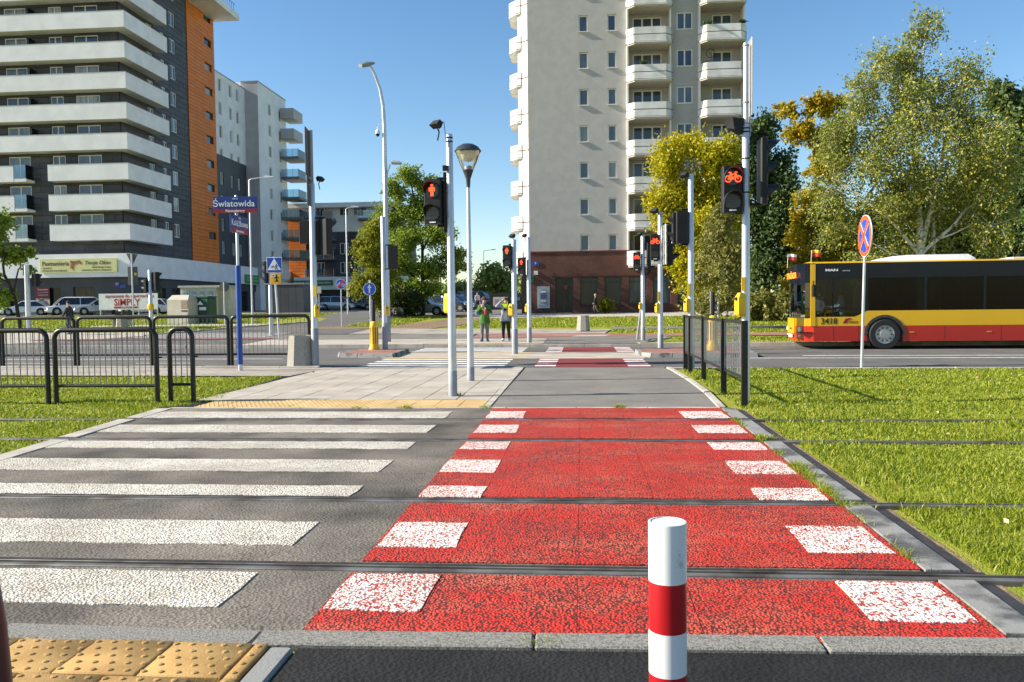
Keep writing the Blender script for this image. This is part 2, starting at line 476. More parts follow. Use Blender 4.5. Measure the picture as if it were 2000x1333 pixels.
# kerb stones: one object for each stone
def kerb(parent, name, x0, y0, x1, y1, w, z0, z1, L, mt, gap=.008, n=(0, 1), z_follow=False):
    d = Vector((x1-x0, y1-y0)); T = d.length; d.normalize(); nn = Vector((-d.y, d.x))
    k = max(1, round(T / L)); L = T / k
    me = MB().bbox(gap/2, L-gap/2, 0, w, z0, z1, .008).mesh(name, mt)
    for i in range(k):
        p = Vector((x0, y0)) + d * (i * L)
        z = gz(p.x + nn.x*w, p.y + nn.y*w) if z_follow else 0
        o = put(name, me, parent, (p.x, p.y, z + random.uniform(-.003, .003)), math.atan2(d.y, d.x) + random.uniform(-.002, .002))
def root(name): return struct(put(name, None))
k = root('near_kerb')
kerb(k, 'kerb_stone', -5.06, 3.41, -1.425, 3.345, .15, -.1, .012, 1.21, granite)
kerb(k, 'kerb_stone', -1.42, 3.335, 2.21, 3.455, .15, -.1, .014, 1.21, granite)
kerb(k, 'kerb_stone', 2.22, 3.455, 9.5, 3.70, .15, -.1, .012, 1.21, granite)
k = root('far_track_kerb')
kerb(k, 'kerb_stone', -6.0, 11.425, 1.9, 11.425, .08, -.1, .014, 1.0, conc)
k = root('road_kerb')
kerb(k, 'kerb_stone', -40, road_y(18.87, -40), -6.3, road_y(18.87, -6.3), .12, -.1, .05, 1.0, conc)
k = root('path_edging')
kerb(k, 'edging_stone', -1.30, 11.52, -1.34, 19.0, .11, -.1, .018, 1.0, conc)
kerb(k, 'edging_stone', 1.98, 11.5, 2.07, 13.4, .11, -.1, .024, 1.0, conc)
kerb(k, 'edging_stone', 2.07, 13.4, 2.09, 15.5, .11, -.1, .024, 1.0, conc)
kerb(k, 'edging_stone', 2.09, 15.5, 2.02, 18.85, .11, -.1, .024, 1.0, conc)
k = root('far_road_kerb')
def fk(x0, x1, top): kerb(k, 'kerb_stone', x0, road_y(28.40, x0), x1, road_y(28.40, x1), .15, -.15, top, 1.0, conc)
fk(-70, -23.6, .13); fk(-23.6, -11.6, .125); fk(-11.6, -5.6, .13); fk(-5.6, 2.0, .105); fk(2.0, 30, .14)
kerb(k, 'kerb_stone', 2.0, road_y(28.55, 2.0), 3.5, 32.3, .12, -.1, .03, 1.0, conc, z_follow=True)
# corner kerbs of the side street
kerb(k, 'kerb_stone', -19.2, 43.5, -17.0, 51.8, .14, -.1, .08, 1.2, conc, z_follow=True)
kerb(k, 'kerb_stone', -20.6, 37.6, -19.2, 43.4, .14, -.1, .08, 1.2, conc, z_follow=True)

# edge slabs beside the tram crossing
k = root('crossing_edge_slabs')
def edge_slabs(xa, xb, w, y0, y1, mt, rub):
    cuts = [y0] + [r for r in RAILS if y0 < r < y1] + [y1]
    for a, b in zip(cuts[:-1], cuts[1:]):
        a += .09 if a in RAILS else 0; b -= .055 if b in RAILS else 0
        n = max(1, round((b-a)/1.15)); l = (b-a)/n
        for i in range(n):
            ya, yb = a+i*l+.006, a+(i+1)*l-.006
            f = lambda y: xa + (xb-xa)*(y-3.4)/(11.45-3.4)
            m = MB(); zt = .016 + random.uniform(-.004, .004)
            m.loft([[(f(ya), ya, -.1), (f(ya)+w, ya, -.1), (f(yb)+w, yb, -.1), (f(yb), yb, -.1)], [(f(ya), ya, zt), (f(ya)+w, ya, zt), (f(yb)+w, yb, zt), (f(yb), yb, zt)]])
            m.build('edge_slab', mt, k)
            s = 1 if rub > 0 else -1
            e = w if s > 0 else 0
            m = MB()
            m.loft([[(f(ya)+e+s*.004, ya, -.1), (f(ya)+e+rub, ya, -.1), (f(yb)+e+rub, yb, -.1), (f(yb)+e+s*.004, yb, -.1)], [(f(ya)+e+s*.004, ya, .0), (f(ya)+e+rub, ya, -.012), (f(yb)+e+rub, yb, -.012), (f(yb)+e+s*.004, yb, .0)]])
            m.build('rubber_strip', rubber, k)
edge_slabs(1.80, 1.90, .175, 3.62, 11.40, conc_wet, .11)
edge_slabs(-5.42, -6.15, .21, 3.6, 11.40, conc, -.02)
S('track_margin', [(2.09, 3.6), (2.12, 3.6), (2.22, 11.4), (2.19, 11.4)], -.013, soil)

# rails
tr = root('tram_tracks')
for y in RAILS:
    m = MB(); m.box(-70, 70, y-.055, y+.075, -.12, -.022, 0)
    m.build('rail_bed', rust, tr)
    m = MB(); m.box(-5.95, 2.10, y+.058, y+.088, -.02, .0095, 0)
    m.build('rubber_seal', rust, tr)
    m = MB(); m.bbox(-70, 70, y-.048, y-.002, -.022, .012, .005, 0)
    m.build('rail_head', steel_rail, tr)
    m = MB(); m.bbox(-70, 70, y+.043, y+.056, -.022, .009, .003, 0)
    m.build('rail_lip', steel_rail, tr)

# painted markings on the tram crossing
mk = root('crossing_markings')
ZY = [(3.76, 4.27), (4.78, 5.32), (6.06, 6.42), (6.98, 7.53), (8.13, 8.56), (9.19, 9.78), (10.41, 11.04)]
def flat(name, pts, z, mt, parent, h=.006):
    m = MB(); m.prism(pts, z, z + h)
    return m.build(name, mt, parent)
def rag(x0, x1, y0, y1, a=.013, step=.12):
    """rectangle with a slightly uneven painted outline"""
    p = []
    n = max(2, int((x1-x0)/step)); k = max(2, int((y1-y0)/.2))
    p += [(x0+(x1-x0)*i/n, y0+random.uniform(-a, a)) for i in range(n)]
    p += [(x1+random.uniform(-a, a), y0+(y1-y0)*i/k) for i in range(k)]
    p += [(x1-(x1-x0)*i/n, y1+random.uniform(-a, a)) for i in range(n)]
    p += [(x0+random.uniform(-a, a), y1-(y1-y0)*i/k) for i in range(k)]
    return p
for a, b in ZY:
    xl = -5.30 - .085*(a-3.6)
    flat('zebra_stripe', rag(xl, -1.764, a, b), .004, white_crumb, mk)
# red cycle lane in pieces between the rails, then the white blocks on it
segs = [(3.50, 4.29), (4.50, 5.87), (6.08, 8.585), (8.80, 10.19), (10.40, 11.42)]
lanes = [(-1.25, -.752), (-.749, -.032), (-.029, .518), (.521, 1.268), (1.271, 1.79)]
for a, b in segs:
    for j, (x0, x1) in enumerate(lanes):
        e = .012*(a-3.6) if j == 4 else 0; e2 = .012*(b-3.6) if j == 4 else 0
        z = .0045 + .0012*((j*7) % 3)
        flat('red_lane_strip', [(x0, a), (x1+e, a), (x1+e2, b), (x0, b)], z, red_crumb, mk, .006)
for a, b in ZY:
    flat('white_block', rag(-1.235, -.755, a-.02, b), .0065, white_on_red, mk, .0085)
    flat('white_block', rag(1.285, 1.755+.012*(a-3.6), a-.01, b+.01), .0065, white_on_red, mk, .0085)

# zebra and red lane over the main road
mr = root('road_markings')
def band(s0, s1, x0, x1, mt, name, z):
    return flat(name, [(x0, road_y(s0, x0)), (x1, road_y(s0, x1)), (x1, road_y(s1, x1)), (x0, road_y(s1, x0))], z, mt, mr, .003)
for (sa, sb, n) in ((19.15, 22.15, 4), (25.15, 28.2, 4)):
    step = (sb-sa)/n
    for i in range(n):
        s0 = sa+i*step+.2; s1 = s0+step*.52
        band(s0, s1, -5.45, -1.85, white_thin, 'zebra_stripe', .004)
        band(s0-.03, s1-.03, -1.12, -.62, white_thin, 'white_block', .0085)
        band(s0-.03, s1-.03, 1.08, 1.60, white_thin, 'white_block', .0085)
    band(sa, sb, -1.14, 1.62, red_thin, 'red_lane', .004)
band(22.2, 25.1, -5.6, 1.7, conc2, 'median_crossing', .006)
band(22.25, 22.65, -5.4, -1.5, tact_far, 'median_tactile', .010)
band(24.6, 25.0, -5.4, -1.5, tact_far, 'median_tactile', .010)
for i in range(14):
    x0 = -60+i*4.0
    if x0 < -9: band(20.5, 20.62, x0, x0+1.6, white_thin, 'lane_dash', .004)
band(22.2, 22.33, -60, -8.5, white_thin, 'edge_line', .004)
for i in range(6): band(25.9, 26.02, -34+i*3.8, -32.6+i*3.8, white_thin, 'lane_dash', .004)
band(22.15, 22.30, 4.2, 60, white_thin, 'edge_line', .0045)
band(23.15, 23.3, 6.0, 60, white_thin, 'edge_line', .0045)
# far-left crossing of the side street
for i in range(5):
    y0 = 35.7+i*.75
    flat('zebra_stripe', [(-20.4, y0), (-14.0, y0-.35), (-14.0, y0-.02), (-20.4, y0+.33)], gz(-17, y0)+.012, white_thin, mr, .003)
flat('red_lane', [(-24, 33.75), (-13.2, 33.1), (-13.0, 34.3), (-24, 35.0)], gz(-18, 34)+.014, red_thin, mr, .003)
for i in range(7):
    x0 = -22.5+i*1.3
    flat('guide_dash', [(x0, 31.4+i*.13), (x0+.7, 31.5+i*.13), (x0+.7, 31.62+i*.13), (x0, 31.52+i*.13)], .155, white_thin, mr, .003)
flat('white_stencil', [(-.42, 33.75), (.95, 33.7), (1.1, 34.1), (-.3, 34.15)], gz(0, 34)+.012, white_thin, mr, .004)
flat('white_stencil', [(-.25, 34.3), (1.05, 34.25), (1.2, 34.65), (-.1, 34.7)], gz(0, 34.5)+.012, white_thin, mr, .004)

# paving slabs of the waiting area beyond the tracks
ps = root('waiting_area_paving')
SL = [MB().bbox(.004, .511, .004, .511, -.06, .012, .004).mesh('paving_slab', m_) for m_ in (conc2, conc)]
yr = 12.47
r = 0
while yr < 18.9:
    x = -1.42 - .515
    left = -5.95 if yr < 16.2 else -6.1
    while x > left - .3:
        put('paving_slab', SL[random.random() < .12], ps, (x, yr, random.uniform(-.003, .003)))
        x -= .515
    yr += .515; r += 1
S('waiting_area_bed', [(-6.3, 11.5), (-1.4, 11.5), (-1.4, 19.0), (-6.3, 19.3)], -.005, asph_dark)
def studs(m, w, h, nx, ny, r, hh, z, stag=True, seg=6):
    for j in range(ny):
        for i in range(nx):
            x = (i+.5+(.25 if (stag and j % 2) else (-.25 if stag else 0)))*w/nx; y = (j+.5)*h/ny
            m.lathe([(r, z-.001), (r*.85, z+hh*.7), (r*.4, z+hh)], seg, (x, y, 0))
m = MB().bbox(.003, .352, .003, .43, -.06, .012, .004); studs(m, .355, .433, 5, 6, .016, .006, .012, True, 5)
tm = m.mesh('tactile_tile', tact_far)
for j in range(2):
    for i in range(12):
        put('tactile_tile', tm, ps, (-1.42-.355*(i+1), 11.53+.443*j, random.uniform(-.002, .003)))
# tactile tiles in the foreground
m = MB().bbox(.003, .347, .003, .327, -.06, .012, .005); studs(m, .35, .33, 5, 5, .013, .006, .012, True, 10)
tm = m.mesh('tactile_tile', tact, True)
pn = root('foreground_tactile_paving')
for j in range(3):
    off = -.12 if j % 2 else 0
    for i in range(22):
        x = -1.405-.35*(i+1)+off
        put('tactile_tile', tm, pn, (x, 3.02-.33*j+.0, random.uniform(-.002, .002)))
m = MB().bbox(.003, .062, .003, .327, -.06, .012, .005); studs(m, .06, .33, 1, 4, .012, .006, .012, False, 8)
tm2 = m.mesh('tactile_tile', tact, True)
for j in range(3): put('tactile_tile', tm2, pn, (-1.402, 3.02-.33*j, 0))
kerb(pn, 'edging_stone', -1.335, -1.0, -1.335, 3.42, .0001, -.1, -.09, 5, conc)
kerb(pn, 'edging_stone', -1.225, -.6, -1.225, 3.325, .10, -.1, .013, 1.0, conc_wet)
S('foreground_bed', [(-9, 2.31), (-1.33, 2.31), (-1.33, 3.50), (-9, 3.52)], -.009, asph_dark)
# tactile strip on the far kerb
pf = root('far_tactile_paving')
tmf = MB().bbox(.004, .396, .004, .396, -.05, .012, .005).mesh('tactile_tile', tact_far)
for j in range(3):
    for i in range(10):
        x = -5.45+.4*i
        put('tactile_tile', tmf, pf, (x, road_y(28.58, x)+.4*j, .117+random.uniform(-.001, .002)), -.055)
# traffic islands
def island(label, pts, ztop, x0):
    t = thing('traffic_island', label, 'traffic island', (x0[0], x0[1], 0))
    q = [(x-x0[0], y-x0[1]) for x, y in pts]
    def sh(x, y, d=.15): return (x-math.copysign(min(d, abs(x)), x), y-math.copysign(min(d, abs(y)), y))
    MB().prism([sh(x, y) for x, y in q], -.05, ztop-.004).build('paving', paver_red, t)
    n = len(q)
    for i in range(n):
        a, b = Vector(q[i]), Vector(q[(i+1) % n]); L = (b-a).length; kk = max(1, round(L/.6))
        for j in range(kk):
            p, p2 = a.lerp(b, (j+.02)/kk), a.lerp(b, (j+.98)/kk)
            pi, pj = sh(p.x, p.y), sh(p2.x, p2.y)
            m = MB(); m.loft([[(p.x, p.y, -.05), (p2.x, p2.y, -.05), (*pj, -.05), (*pi, -.05)], [(*sh(p.x, p.y, .03), ztop), (*sh(p2.x, p2.y, .03), ztop), (*pj, ztop), (*pi, ztop)]])
            m.build('kerb_stone', conc_wet, t)
    return t
island('small brick traffic island carrying the yellow beacon and arrow sign left of the zebra crossing', [(-7.05, 23.3), (-5.35, 22.95), (-5.45, 25.7), (-6.9, 25.9), (-7.25, 25.0), (-7.3, 24.0)], .12, (-6.4, 24.5))
island('long kerbed traffic island under the signals right of the red cycle crossing', [(1.85, 22.5), (4.7, 22.3), (4.9, 24.9), (1.78, 25.2), (1.55, 24.6), (1.55, 23.2)], .12, (3.2, 23.8))
# ------------------------------------------------------------ buildings
stucco = mat('grey_beige_stucco', (.45, .435, .41), .9, col2=(.405, .395, .375), scale=1.6, detail=9, bump=.35, bscale=9, spec=.15)
stucco_w = mat('white_stucco', (.80, .77, .72), .9, col2=(.68, .65, .60), scale=.8, detail=7, bump=.4, bscale=14, spec=.15)
stucco_b = mat('white_render', (.78, .78, .80), .85, col2=(.70, .70, .72), scale=.7, detail=6, bump=.3, bscale=12, spec=.2)
stucco_g = mat('grey_and_shaded_render', (.42, .42, .44), .85, col2=(.37, .37, .39), scale=.7, detail=6, bump=.3, bscale=12, spec=.2)
parapet_m = mat('white_parapet', (.76, .76, .74), .8, col2=(.58, .57, .53), scale=.9, detail=8, bump=.3, bscale=20, spec=.2)
groove_m = mat('brown_trim', (.10, .045, .035), .7)
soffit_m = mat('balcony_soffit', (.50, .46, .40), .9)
dark_clad = mat('anthracite_cladding', (.056, .057, .069), .6, col2=(.042, .043, .052), scale=.5, detail=6, bump=.15, bscale=20)
dark_clad2 = mat('anthracite_cladding_pale', (.066, .067, .079), .6, col2=(.050, .051, .061), scale=.6, detail=6, bump=.15, bscale=20)
clad_gap = mat('cladding_joint', (.022, .022, .026), .9)
clad_gap_o = mat('orange_cladding_joint', (.22, .055, .006), .9)
orange_clad = mat('orange_cladding', (.72, .19, .012), .6, col2=(.64, .165, .011), scale=.5, detail=6, bump=.1, bscale=20)
orange_clad2 = mat('orange_cladding_dark', (.67, .175, .011), .6, col2=(.60, .15, .010), scale=.5, detail=6, bump=.1, bscale=20)
pvc = mat('white_window_frame', (.78, .78, .77), .4, col2=(.70, .70, .68), scale=2)
pvc_dk = mat('dark_window_frame', (.04, .04, .042), .5)
pane_t = panemat('tower_pane', [(0, (.03, .045, .065)), (.35, (.05, .07, .095)), (.7, (.13, .16, .165)), (1, (.22, .24, .22))])
pane_b = panemat('block_pane', [(0, (.03, .038, .05)), (.35, (.05, .065, .085)), (.6, (.16, .18, .20)), (1, (.42, .43, .43))])
pane_shop = panemat('shop_pane', [(0, (.012, .014, .015)), (.5, (.025, .028, .028)), (1, (.05, .055, .05))], .08, .25)
pane_brick = panemat('ground_floor_pane', [(0, (.02, .03, .03)), (.5, (.07, .095, .095)), (1, (.17, .21, .205))], .06, .3)
glass_bal = glassmat('balcony_glass', (.66, .80, .85), .14)
brick_m = brickmat('brown_brick', (.105, .045, .034), (.155, .068, .050), (.15, .105, .085), .27, .085, .012, 'xz')

def in_op(u, v, ops): return any(a < u < c and b < v < d for a, b, c, d in ops)
def wall(parent, name, loc, rz, W, H, ops, mt, rev=.22, thick=.3):
    m = MB()
    us = sorted({0, W} | {o[i] for o in ops for i in (0, 2)}); vs = sorted({0, H} | {o[i] for o in ops for i in (1, 3)})
    us = [u for u in us if 0 <= u <= W]; vs = [v for v in vs if 0 <= v <= H]
    for j in range(len(vs)-1):
        i = 0
        while i < len(us)-1:
            vm = (vs[j]+vs[j+1])/2
            if in_op((us[i]+us[i+1])/2, vm, ops): i += 1; continue
            e = i+1
            while e < len(us)-1 and not in_op((us[e]+us[e+1])/2, vm, ops): e += 1
            m.quad((us[i], 0, vs[j]), (us[e], 0, vs[j]), (us[e], 0, vs[j+1]), (us[i], 0, vs[j+1]))
            i = e
    for a, b, c, d in ops:
        m.quad((a, 0, b), (a, rev, b), (a, rev, d), (a, 0, d)); m.quad((c, 0, b), (c, 0, d), (c, rev, d), (c, rev, b))
        m.quad((a, 0, d), (a, rev, d), (c, rev, d), (c, 0, d)); m.quad((a, 0, b), (c, 0, b), (c, rev, b), (a, rev, b))
    me = bpy.data.meshes.new(name); me.from_pydata(m.v, [], m.f); me.materials.append(mt)
    return put(name, me, parent, loc, rz)
WIN = {}
def window(parent, loc, rz, u, v, w, h, cols=1, d=.12, fm=None, pm=None, fw=.07, trans=0, sill=True, name='window'):
    fm = fm or pvc; pm = pm or pane_t
    key = (round(w, 2), round(h, 2), cols, fm.name, pm.name, fw, trans, sill)
    if key not in WIN:
        m = MB()
        m.box(0, w, 0, .06, 0, fw); m.box(0, w, 0, .06, h-fw, h); m.box(0, fw, 0, .06, fw, h-fw); m.box(w-fw, w, 0, .06, fw, h-fw)
        for i in range(1, cols):
            x = w*i/cols; m.box(x-fw*.6, x+fw*.6, .002, .06, fw, h-fw)
        if trans: m.box(fw, w-fw, .004, .06, h*trans, h*trans+fw*.8)
        if sill: m.box(-.05, w+.05, -d-.12, 0, -.05, -.01)
        fr = m.mesh(name, fm)
        pa = MB().box(fw*.8, w-fw*.8, .035, .05, fw*.8, h-fw*.8).mesh('pane', pm)
        WIN[key] = (fr, pa)
    fr, pa = WIN[key]
    c, s = math.cos(rz), math.sin(rz)
    o = put(name, fr, parent, (loc[0]+c*u-s*d, loc[1]+s*u+c*d, loc[2]+v), rz)
    put('pane', pa, o)
    return o

# --- pale tower block beyond the crossing
T0 = (-3.93, 63.0, .80)
tw = thing('apartment_tower', 'tall pale stucco apartment tower with brown brick ground floor beyond the crossing', 'building', T0)
H0, ST = 4.72, 2.74           # top of the brick storey, storey height (from the base)
NF = 12
def trow(k): return 4.78 + ST*k
ops = []
for k in range(NF):
    z = trow(k)-H0
    ops += [(3.86, z, 4.55, z+1.23), (6.01, z, 6.66, z+1.23)]
W1 = 7.45
wall(tw, 'wall', (0, 0, H0), 0, W1, ST*NF+.4, ops, stucco)
for a, b, c, d in ops: window(tw, (0, 0, H0), 0, a, b, c-a, d-b, 1, .13, fw=.085)
# brick ground floor
bo = [(1.96, .05, 3.33, 2.75)] + [(3.88+1.83*i, .68, 5.18+1.83*i, 2.80) for i in range(6)]
wall(tw, 'brick_wall', (-.03, -.06, 0), 0, 16.2, H0-.02, bo, brick_m)
MB().box(-.06, 16.2, -.12, .02, H0-.02, H0+.07).build('ledge', mat('red_ledge', (.22, .05, .035), .7), tw)
for a, b, c, d in bo[1:]: window(tw, (-.03, -.06, 0), 0, a, b, c-a, d-b, 1, .16, pvc_dk, pane_brick, .06, .8, True)
dr = window(tw, (-.03, -.06, 0), 0, 1.96, .05, 1.37, 2.7, 2, .2, pvc_dk, pane_shop, .09, .78, False, name='door')
# soldier course above the windows
MB().box(1.6, 16.0, -.085, -.04, 2.86, 3.08).build('brick_lintel', brickmat('soldier_bricks', (.10, .045, .035), (.14, .06, .045), (.14, .1, .08), .085, .3, .012, 'xz', off=0), tw)
# blue house number and small signs
g = put('number_plate', MB().box(-.24, .24, -.03, 0, -.16, .16).mesh('number_plate', sign_blue), tw, (.45, -.09, 3.88))
text('9', .26, sign_white, g, (0, -.032, 0))
MB().box(.32, .62, -.2, -.062, 3.0, 3.3).build('alarm_box', white_paint, tw)
MB().box(0.02, .28, -.14, -.062, 2.4, 2.95).build('green_box', mat('green_box_paint', (.01, .13, .05), .5), tw)
text('€', .35, sign_red, tw, (2.75, -.05, 2.0), bold=.01)
# cash machine in the brick wall
at = thing('cash_machine', 'silver cash machine with arched surround set in the brown brick wall', 'cash machine', (-2.9, 62.93, 1.2))
steel = mat('brushed_steel', (.42, .46, .50), .4, .4)
MB().box(-.48, .48, -.06, .002, .05, 1.72).build('surround', steel, at)
a = [(-.34, .25), (.34, .25)] + [(.34*math.cos(t), 1.18+.34*math.sin(t)) for t in np.linspace(0, math.pi, 9)]
MB().prism(a, -.10, -.062, plane='xz').build('arch', mat('atm_grey', (.30, .34, .38), .5), at)
sc_ = MB().prism([(-.22, .78), (.22, .78), (.22, 1.18), (-.22, 1.18)], -.13, -.102, plane='xz').build('screen', mat('atm_screen', (.03, .07, .16), .2), at)
MB().box(-.2, .2, -.2, -.102, .52, .62).build('keypad', mat('atm_key', (.55, .56, .58), .4), at)
MB().box(-.2, .2, -.12, -.102, 1.25, 1.33).build('card_slot', white_paint, at)

def loggia(x0, x1, chl, chr, wins):
    D = 1.05
    # recessed wall and side fins
    lw = [(a-x0, trow(k)-.02-H0, b-x0, trow(k)+1.26-H0) for k in range(NF) for a, b, c in wins]
    wall(tw, 'loggia_wall', (x0, D, H0), 0, x1-x0, ST*NF+.4, lw, stucco)
    for k in range(NF):
        for a, b, c in wins: window(tw, (x0, D, H0), 0, a-x0, trow(k)-.02-H0, b-a, 1.28, c, .1, fw=.10, sill=False)
    m = MB()
    m.box(x0-.12, x0+.002, -.35, D+.002, H0+.07, H0+ST*NF+.4); m.box(x1-.002, x1+.10, -.22, D+.002, H0+.07, H0+ST*NF+.4)
    m.build('side_fin', stucco_w, tw)
    for k in range(NF):
        zt = 4.70+ST*k-.02
        P = [(x0-.04, -.02), (x0-.04, -.40), (x0+chl, -.92), (x1-chr, -.92), (x1+.06, -.55), (x1+.06, -.02)]
        def off(d):
            c = (x0+x1)/2
            return [(x+math.copysign(d, x-c), y-(d if y < -.1 else 0)) for x, y in P]
        m = MB()
        ring_in = [(x*1.0+math.copysign(-.12, x-(x0+x1)/2), min(-.02, y+.12)) for x, y in P]
        def ring(pp, z0, z1, mi):
            m.mi = mi
            for i in range(len(pp)-1):
                a, b, c, d = pp[i], pp[i+1], ring_in[i+1], ring_in[i]
                m.loft([[(*a, z0), (*b, z0), (*c, z0), (*d, z0)], [(*a, z1), (*b, z1), (*c, z1), (*d, z1)]])
        ring(off(0), zt-.50, zt, 0)
        ring(off(-.03), zt-.56, zt-.502, 1)
        ring(off(.005), zt-1.02, zt-.562, 0)
        ring(off(-.02), zt-1.06, zt-1.022, 1)
        b = m.build('balcony', [parapet_m, groove_m], tw)
        MB().prism(off(.05), zt-1.13, zt-1.062).build('lip', parapet_m, b)
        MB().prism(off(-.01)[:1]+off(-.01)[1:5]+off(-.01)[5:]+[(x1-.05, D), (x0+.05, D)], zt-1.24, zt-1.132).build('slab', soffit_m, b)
loggia(7.55, 10.62, .42, .35, [(7.95, 10.15, 3)])
loggia(12.85, 16.0, .42, .3, [(13.9, 15.4, 2)])
ops = [(.46, trow(k)-H0-.02, 1.64, trow(k)+1.26-H0) for k in range(NF)]
wall(tw, 'wall', (10.72, .25, H0), 0, 2.02, ST*NF+.4, ops, stucco)
for a, b, c, d in ops: window(tw, (10.72, .25, H0), 0, a, b, c-a, d-b, 2, .1, fw=.09)
# body behind, left flank and its balconies
MB().box(.0, 16.1, 1.4, 14, 0, H0+ST*NF+.4).build('core', stucco, tw)
MB().box(.02, 7.4, .3, 1.41, 0, H0+ST*NF+.38).build('core', stucco, tw)
MB().prism([(-.02, .06), (-.82, .85), (-.82, 3.4), (-.02, 3.4)], 3.0, H0+ST*NF+.4).build('flank_wall', stucco_w, tw)
for k in range(NF):
    zt = 4.70+ST*k+.12
    P = [(-.55, .50), (-.9, .62), (-1.5, 1.35), (-1.5, 3.6), (-1.25, 4.0), (-.78, 4.0)]
    m = MB()
    m.prism(P, zt-.45, zt, 0); m.prism([(x*.98, y) for x, y in P], zt-.5, zt-.452, 1); m.prism(P, zt-.98, zt-.502, 0)
    m.prism([(x*.98-.01, y+.01) for x, y in P], zt-1.03, zt-.982, 1); m.prism([(x*1.02, y) for x, y in P], zt-1.09, zt-1.032, 0)
    m.build('flank_balcony', [parapet_m, groove_m], tw)
    MB().prism([(-.02, .03), (-.84, .83), (-.80, .87), (-.02, .1)], zt-.52, zt-.46).build('flank_trim', groove_m, tw)
MB().box(-.7, -.1, .6, 3.0, 0, 2.95).build('entrance', pane_shop, tw)

# --- block with long white balconies on the left
B0 = (-75.0, 78.9, .90)
bl = thing('apartment_block', 'anthracite apartment block with long white balconies and an orange stair tower on the left', 'building', B0)
# local x = world X + 75, right wall at x = 29.5
RX = 29.5; BH = 36.4
fl = lambda k: 7.85 + 2.94*k        # floor level of storey k above the base
def panels(parent, loc, rz, W, z0, z1, ops, pw, ph, mats, single=True, gap=.034, t=.05):
    """cladding panels cut around the openings"""
    rects = []
    row = 0; z = z0
    while z < z1-.05:
        h = min(ph, z1-z)
        x = -(pw/2 if row % 2 else 0)
        while x < W:
            a, b = max(0, x), min(W, x+pw)
            if b-a > .03: rects.append((a, z, b, z+h))
            x += pw
        z += ph; row += 1
    out = []
    for r_ in rects:
        todo = [r_]
        for o in ops:
            nt_ = []
            for a, b, c, d in todo:
                if o[2] <= a or o[0] >= c or o[3] <= b or o[1] >= d: nt_.append((a, b, c, d)); continue
                if o[1] > b: nt_.append((a, b, c, o[1]))
                if o[3] < d: nt_.append((a, o[3], c, d))
                lo, hi = max(b, o[1]), min(d, o[3])
                if o[0] > a: nt_.append((a, lo, o[0], hi))
                if o[2] < c: nt_.append((o[2], lo, c, hi))
            todo = nt_
        out += [q for q in todo if q[2]-q[0] > .04 and q[3]-q[1] > .04]
    cache = {}
    c_, s_ = math.cos(rz), math.sin(rz)
    big = sorted(out, key=lambda q: -(q[2]-q[0])*(q[3]-q[1]))
    lim = 260 if single else 0
    for q in big[:lim]:
        i = random.randrange(len(mats)); key = (round(q[2]-q[0], 2), round(q[3]-q[1], 2), i)
        if key not in cache: cache[key] = MB().box(gap/2, q[2]-q[0]-gap/2, -t, 0, gap/2, q[3]-q[1]-gap/2).mesh('cladding_panel', mats[i])
        put('cladding_panel', cache[key], parent, (loc[0]+c_*q[0], loc[1]+s_*q[0], loc[2]+q[1]), rz)
    if big[lim:]:
        m = MB()
        for q in big[lim:]: m.box(q[0]+gap/2, q[2]-gap/2, -t, 0, q[1]+gap/2, q[3]-gap/2, random.randrange(len(mats)))
        tag(m.build('cladding', mats, parent, loc, rz), kind='stuff')
NS = 10
# front wall (facing the road)
fo = []
for k in range(NS):
    z = fl(k)
    for u0, u1, b, t_ in ((2.0, 3.1, .9, 2.3), (4.2, 6.6, .1, 2.3), (9.0, 10.2, .9, 2.3), (11.8, 14.0, .1, 2.3), (15.2, 16.4, .9, 2.35), (17.6, 19.9, .15, 2.35), (22.25, 23.6, .85, 2.35), (24.9, 27.4, .15, 2.35)):
        fo.append((u0, z+b, u1, z+t_))
wall(bl, 'front_wall', (0, 0, 6.0), 0, RX, BH-6, [(a, b-6, c, d-6) for a, b, c, d in fo], clad_gap)
panels(bl, (0, -.004, 0), 0, RX-.06, 6.0, BH, fo, 2.2, .588, [dark_clad, dark_clad2], True)
for a, b, c, d in fo: window(bl, (0, 0, 0), 0, a, b, c-a, d-b, 2, .02, pm=pane_b, fw=.09, sill=False)
# right wall (along the side street) and orange stair tower
L1 = 14.2
so = []
for k in range(-1, NS):
    z = fl(k)
    for u0, u1 in ((5.2, 6.4), (8.15, 9.0), (10.15, 11.45)):
        so.append((u0, z+.85, u1, z+2.35))
so = [o for o in so if o[1] > 6.2]
wall(bl, 'side_wall', (RX, 0, 6.0), R(90), L1, BH-6, [(a, b-6, c, d-6) for a, b, c, d in so], clad_gap)
panels(bl, (RX+.004, 0, 0), R(90), L1, 6.0, BH, so, 2.2, .588, [dark_clad, dark_clad2], True)
for a, b, c, d in so: window(bl, (RX, 0, 0), R(90), a, b, c-a, d-b, 2, .02, pm=pane_b, fw=.08, sill=False)
oo = []
for k in range(-1, NS):
    z = fl(k)+1.35
    if z > 6.4: oo.append((4.4, z, 6.3, z+.85))
wall(bl, 'stair_wall', (RX+.08, L1, 6.0), R(90), 7.1, BH-6, [(a, b-6, c, d-6) for a, b, c, d in oo], clad_gap_o)
panels(bl, (RX+.085, L1, 0), R(90), 7.1, 6.0, BH, oo, 3.6, .42, [orange_clad, orange_clad2], True)
for a, b, c, d in oo: window(bl, (RX+.08, L1, 0), R(90), a, b, c-a, d-b, 1, .14, pvc_dk, pane_b, .07, 0, False)
MB().box(.5, RX-.4, .4, 21.2, 0, BH).build('core', dark_clad, bl)
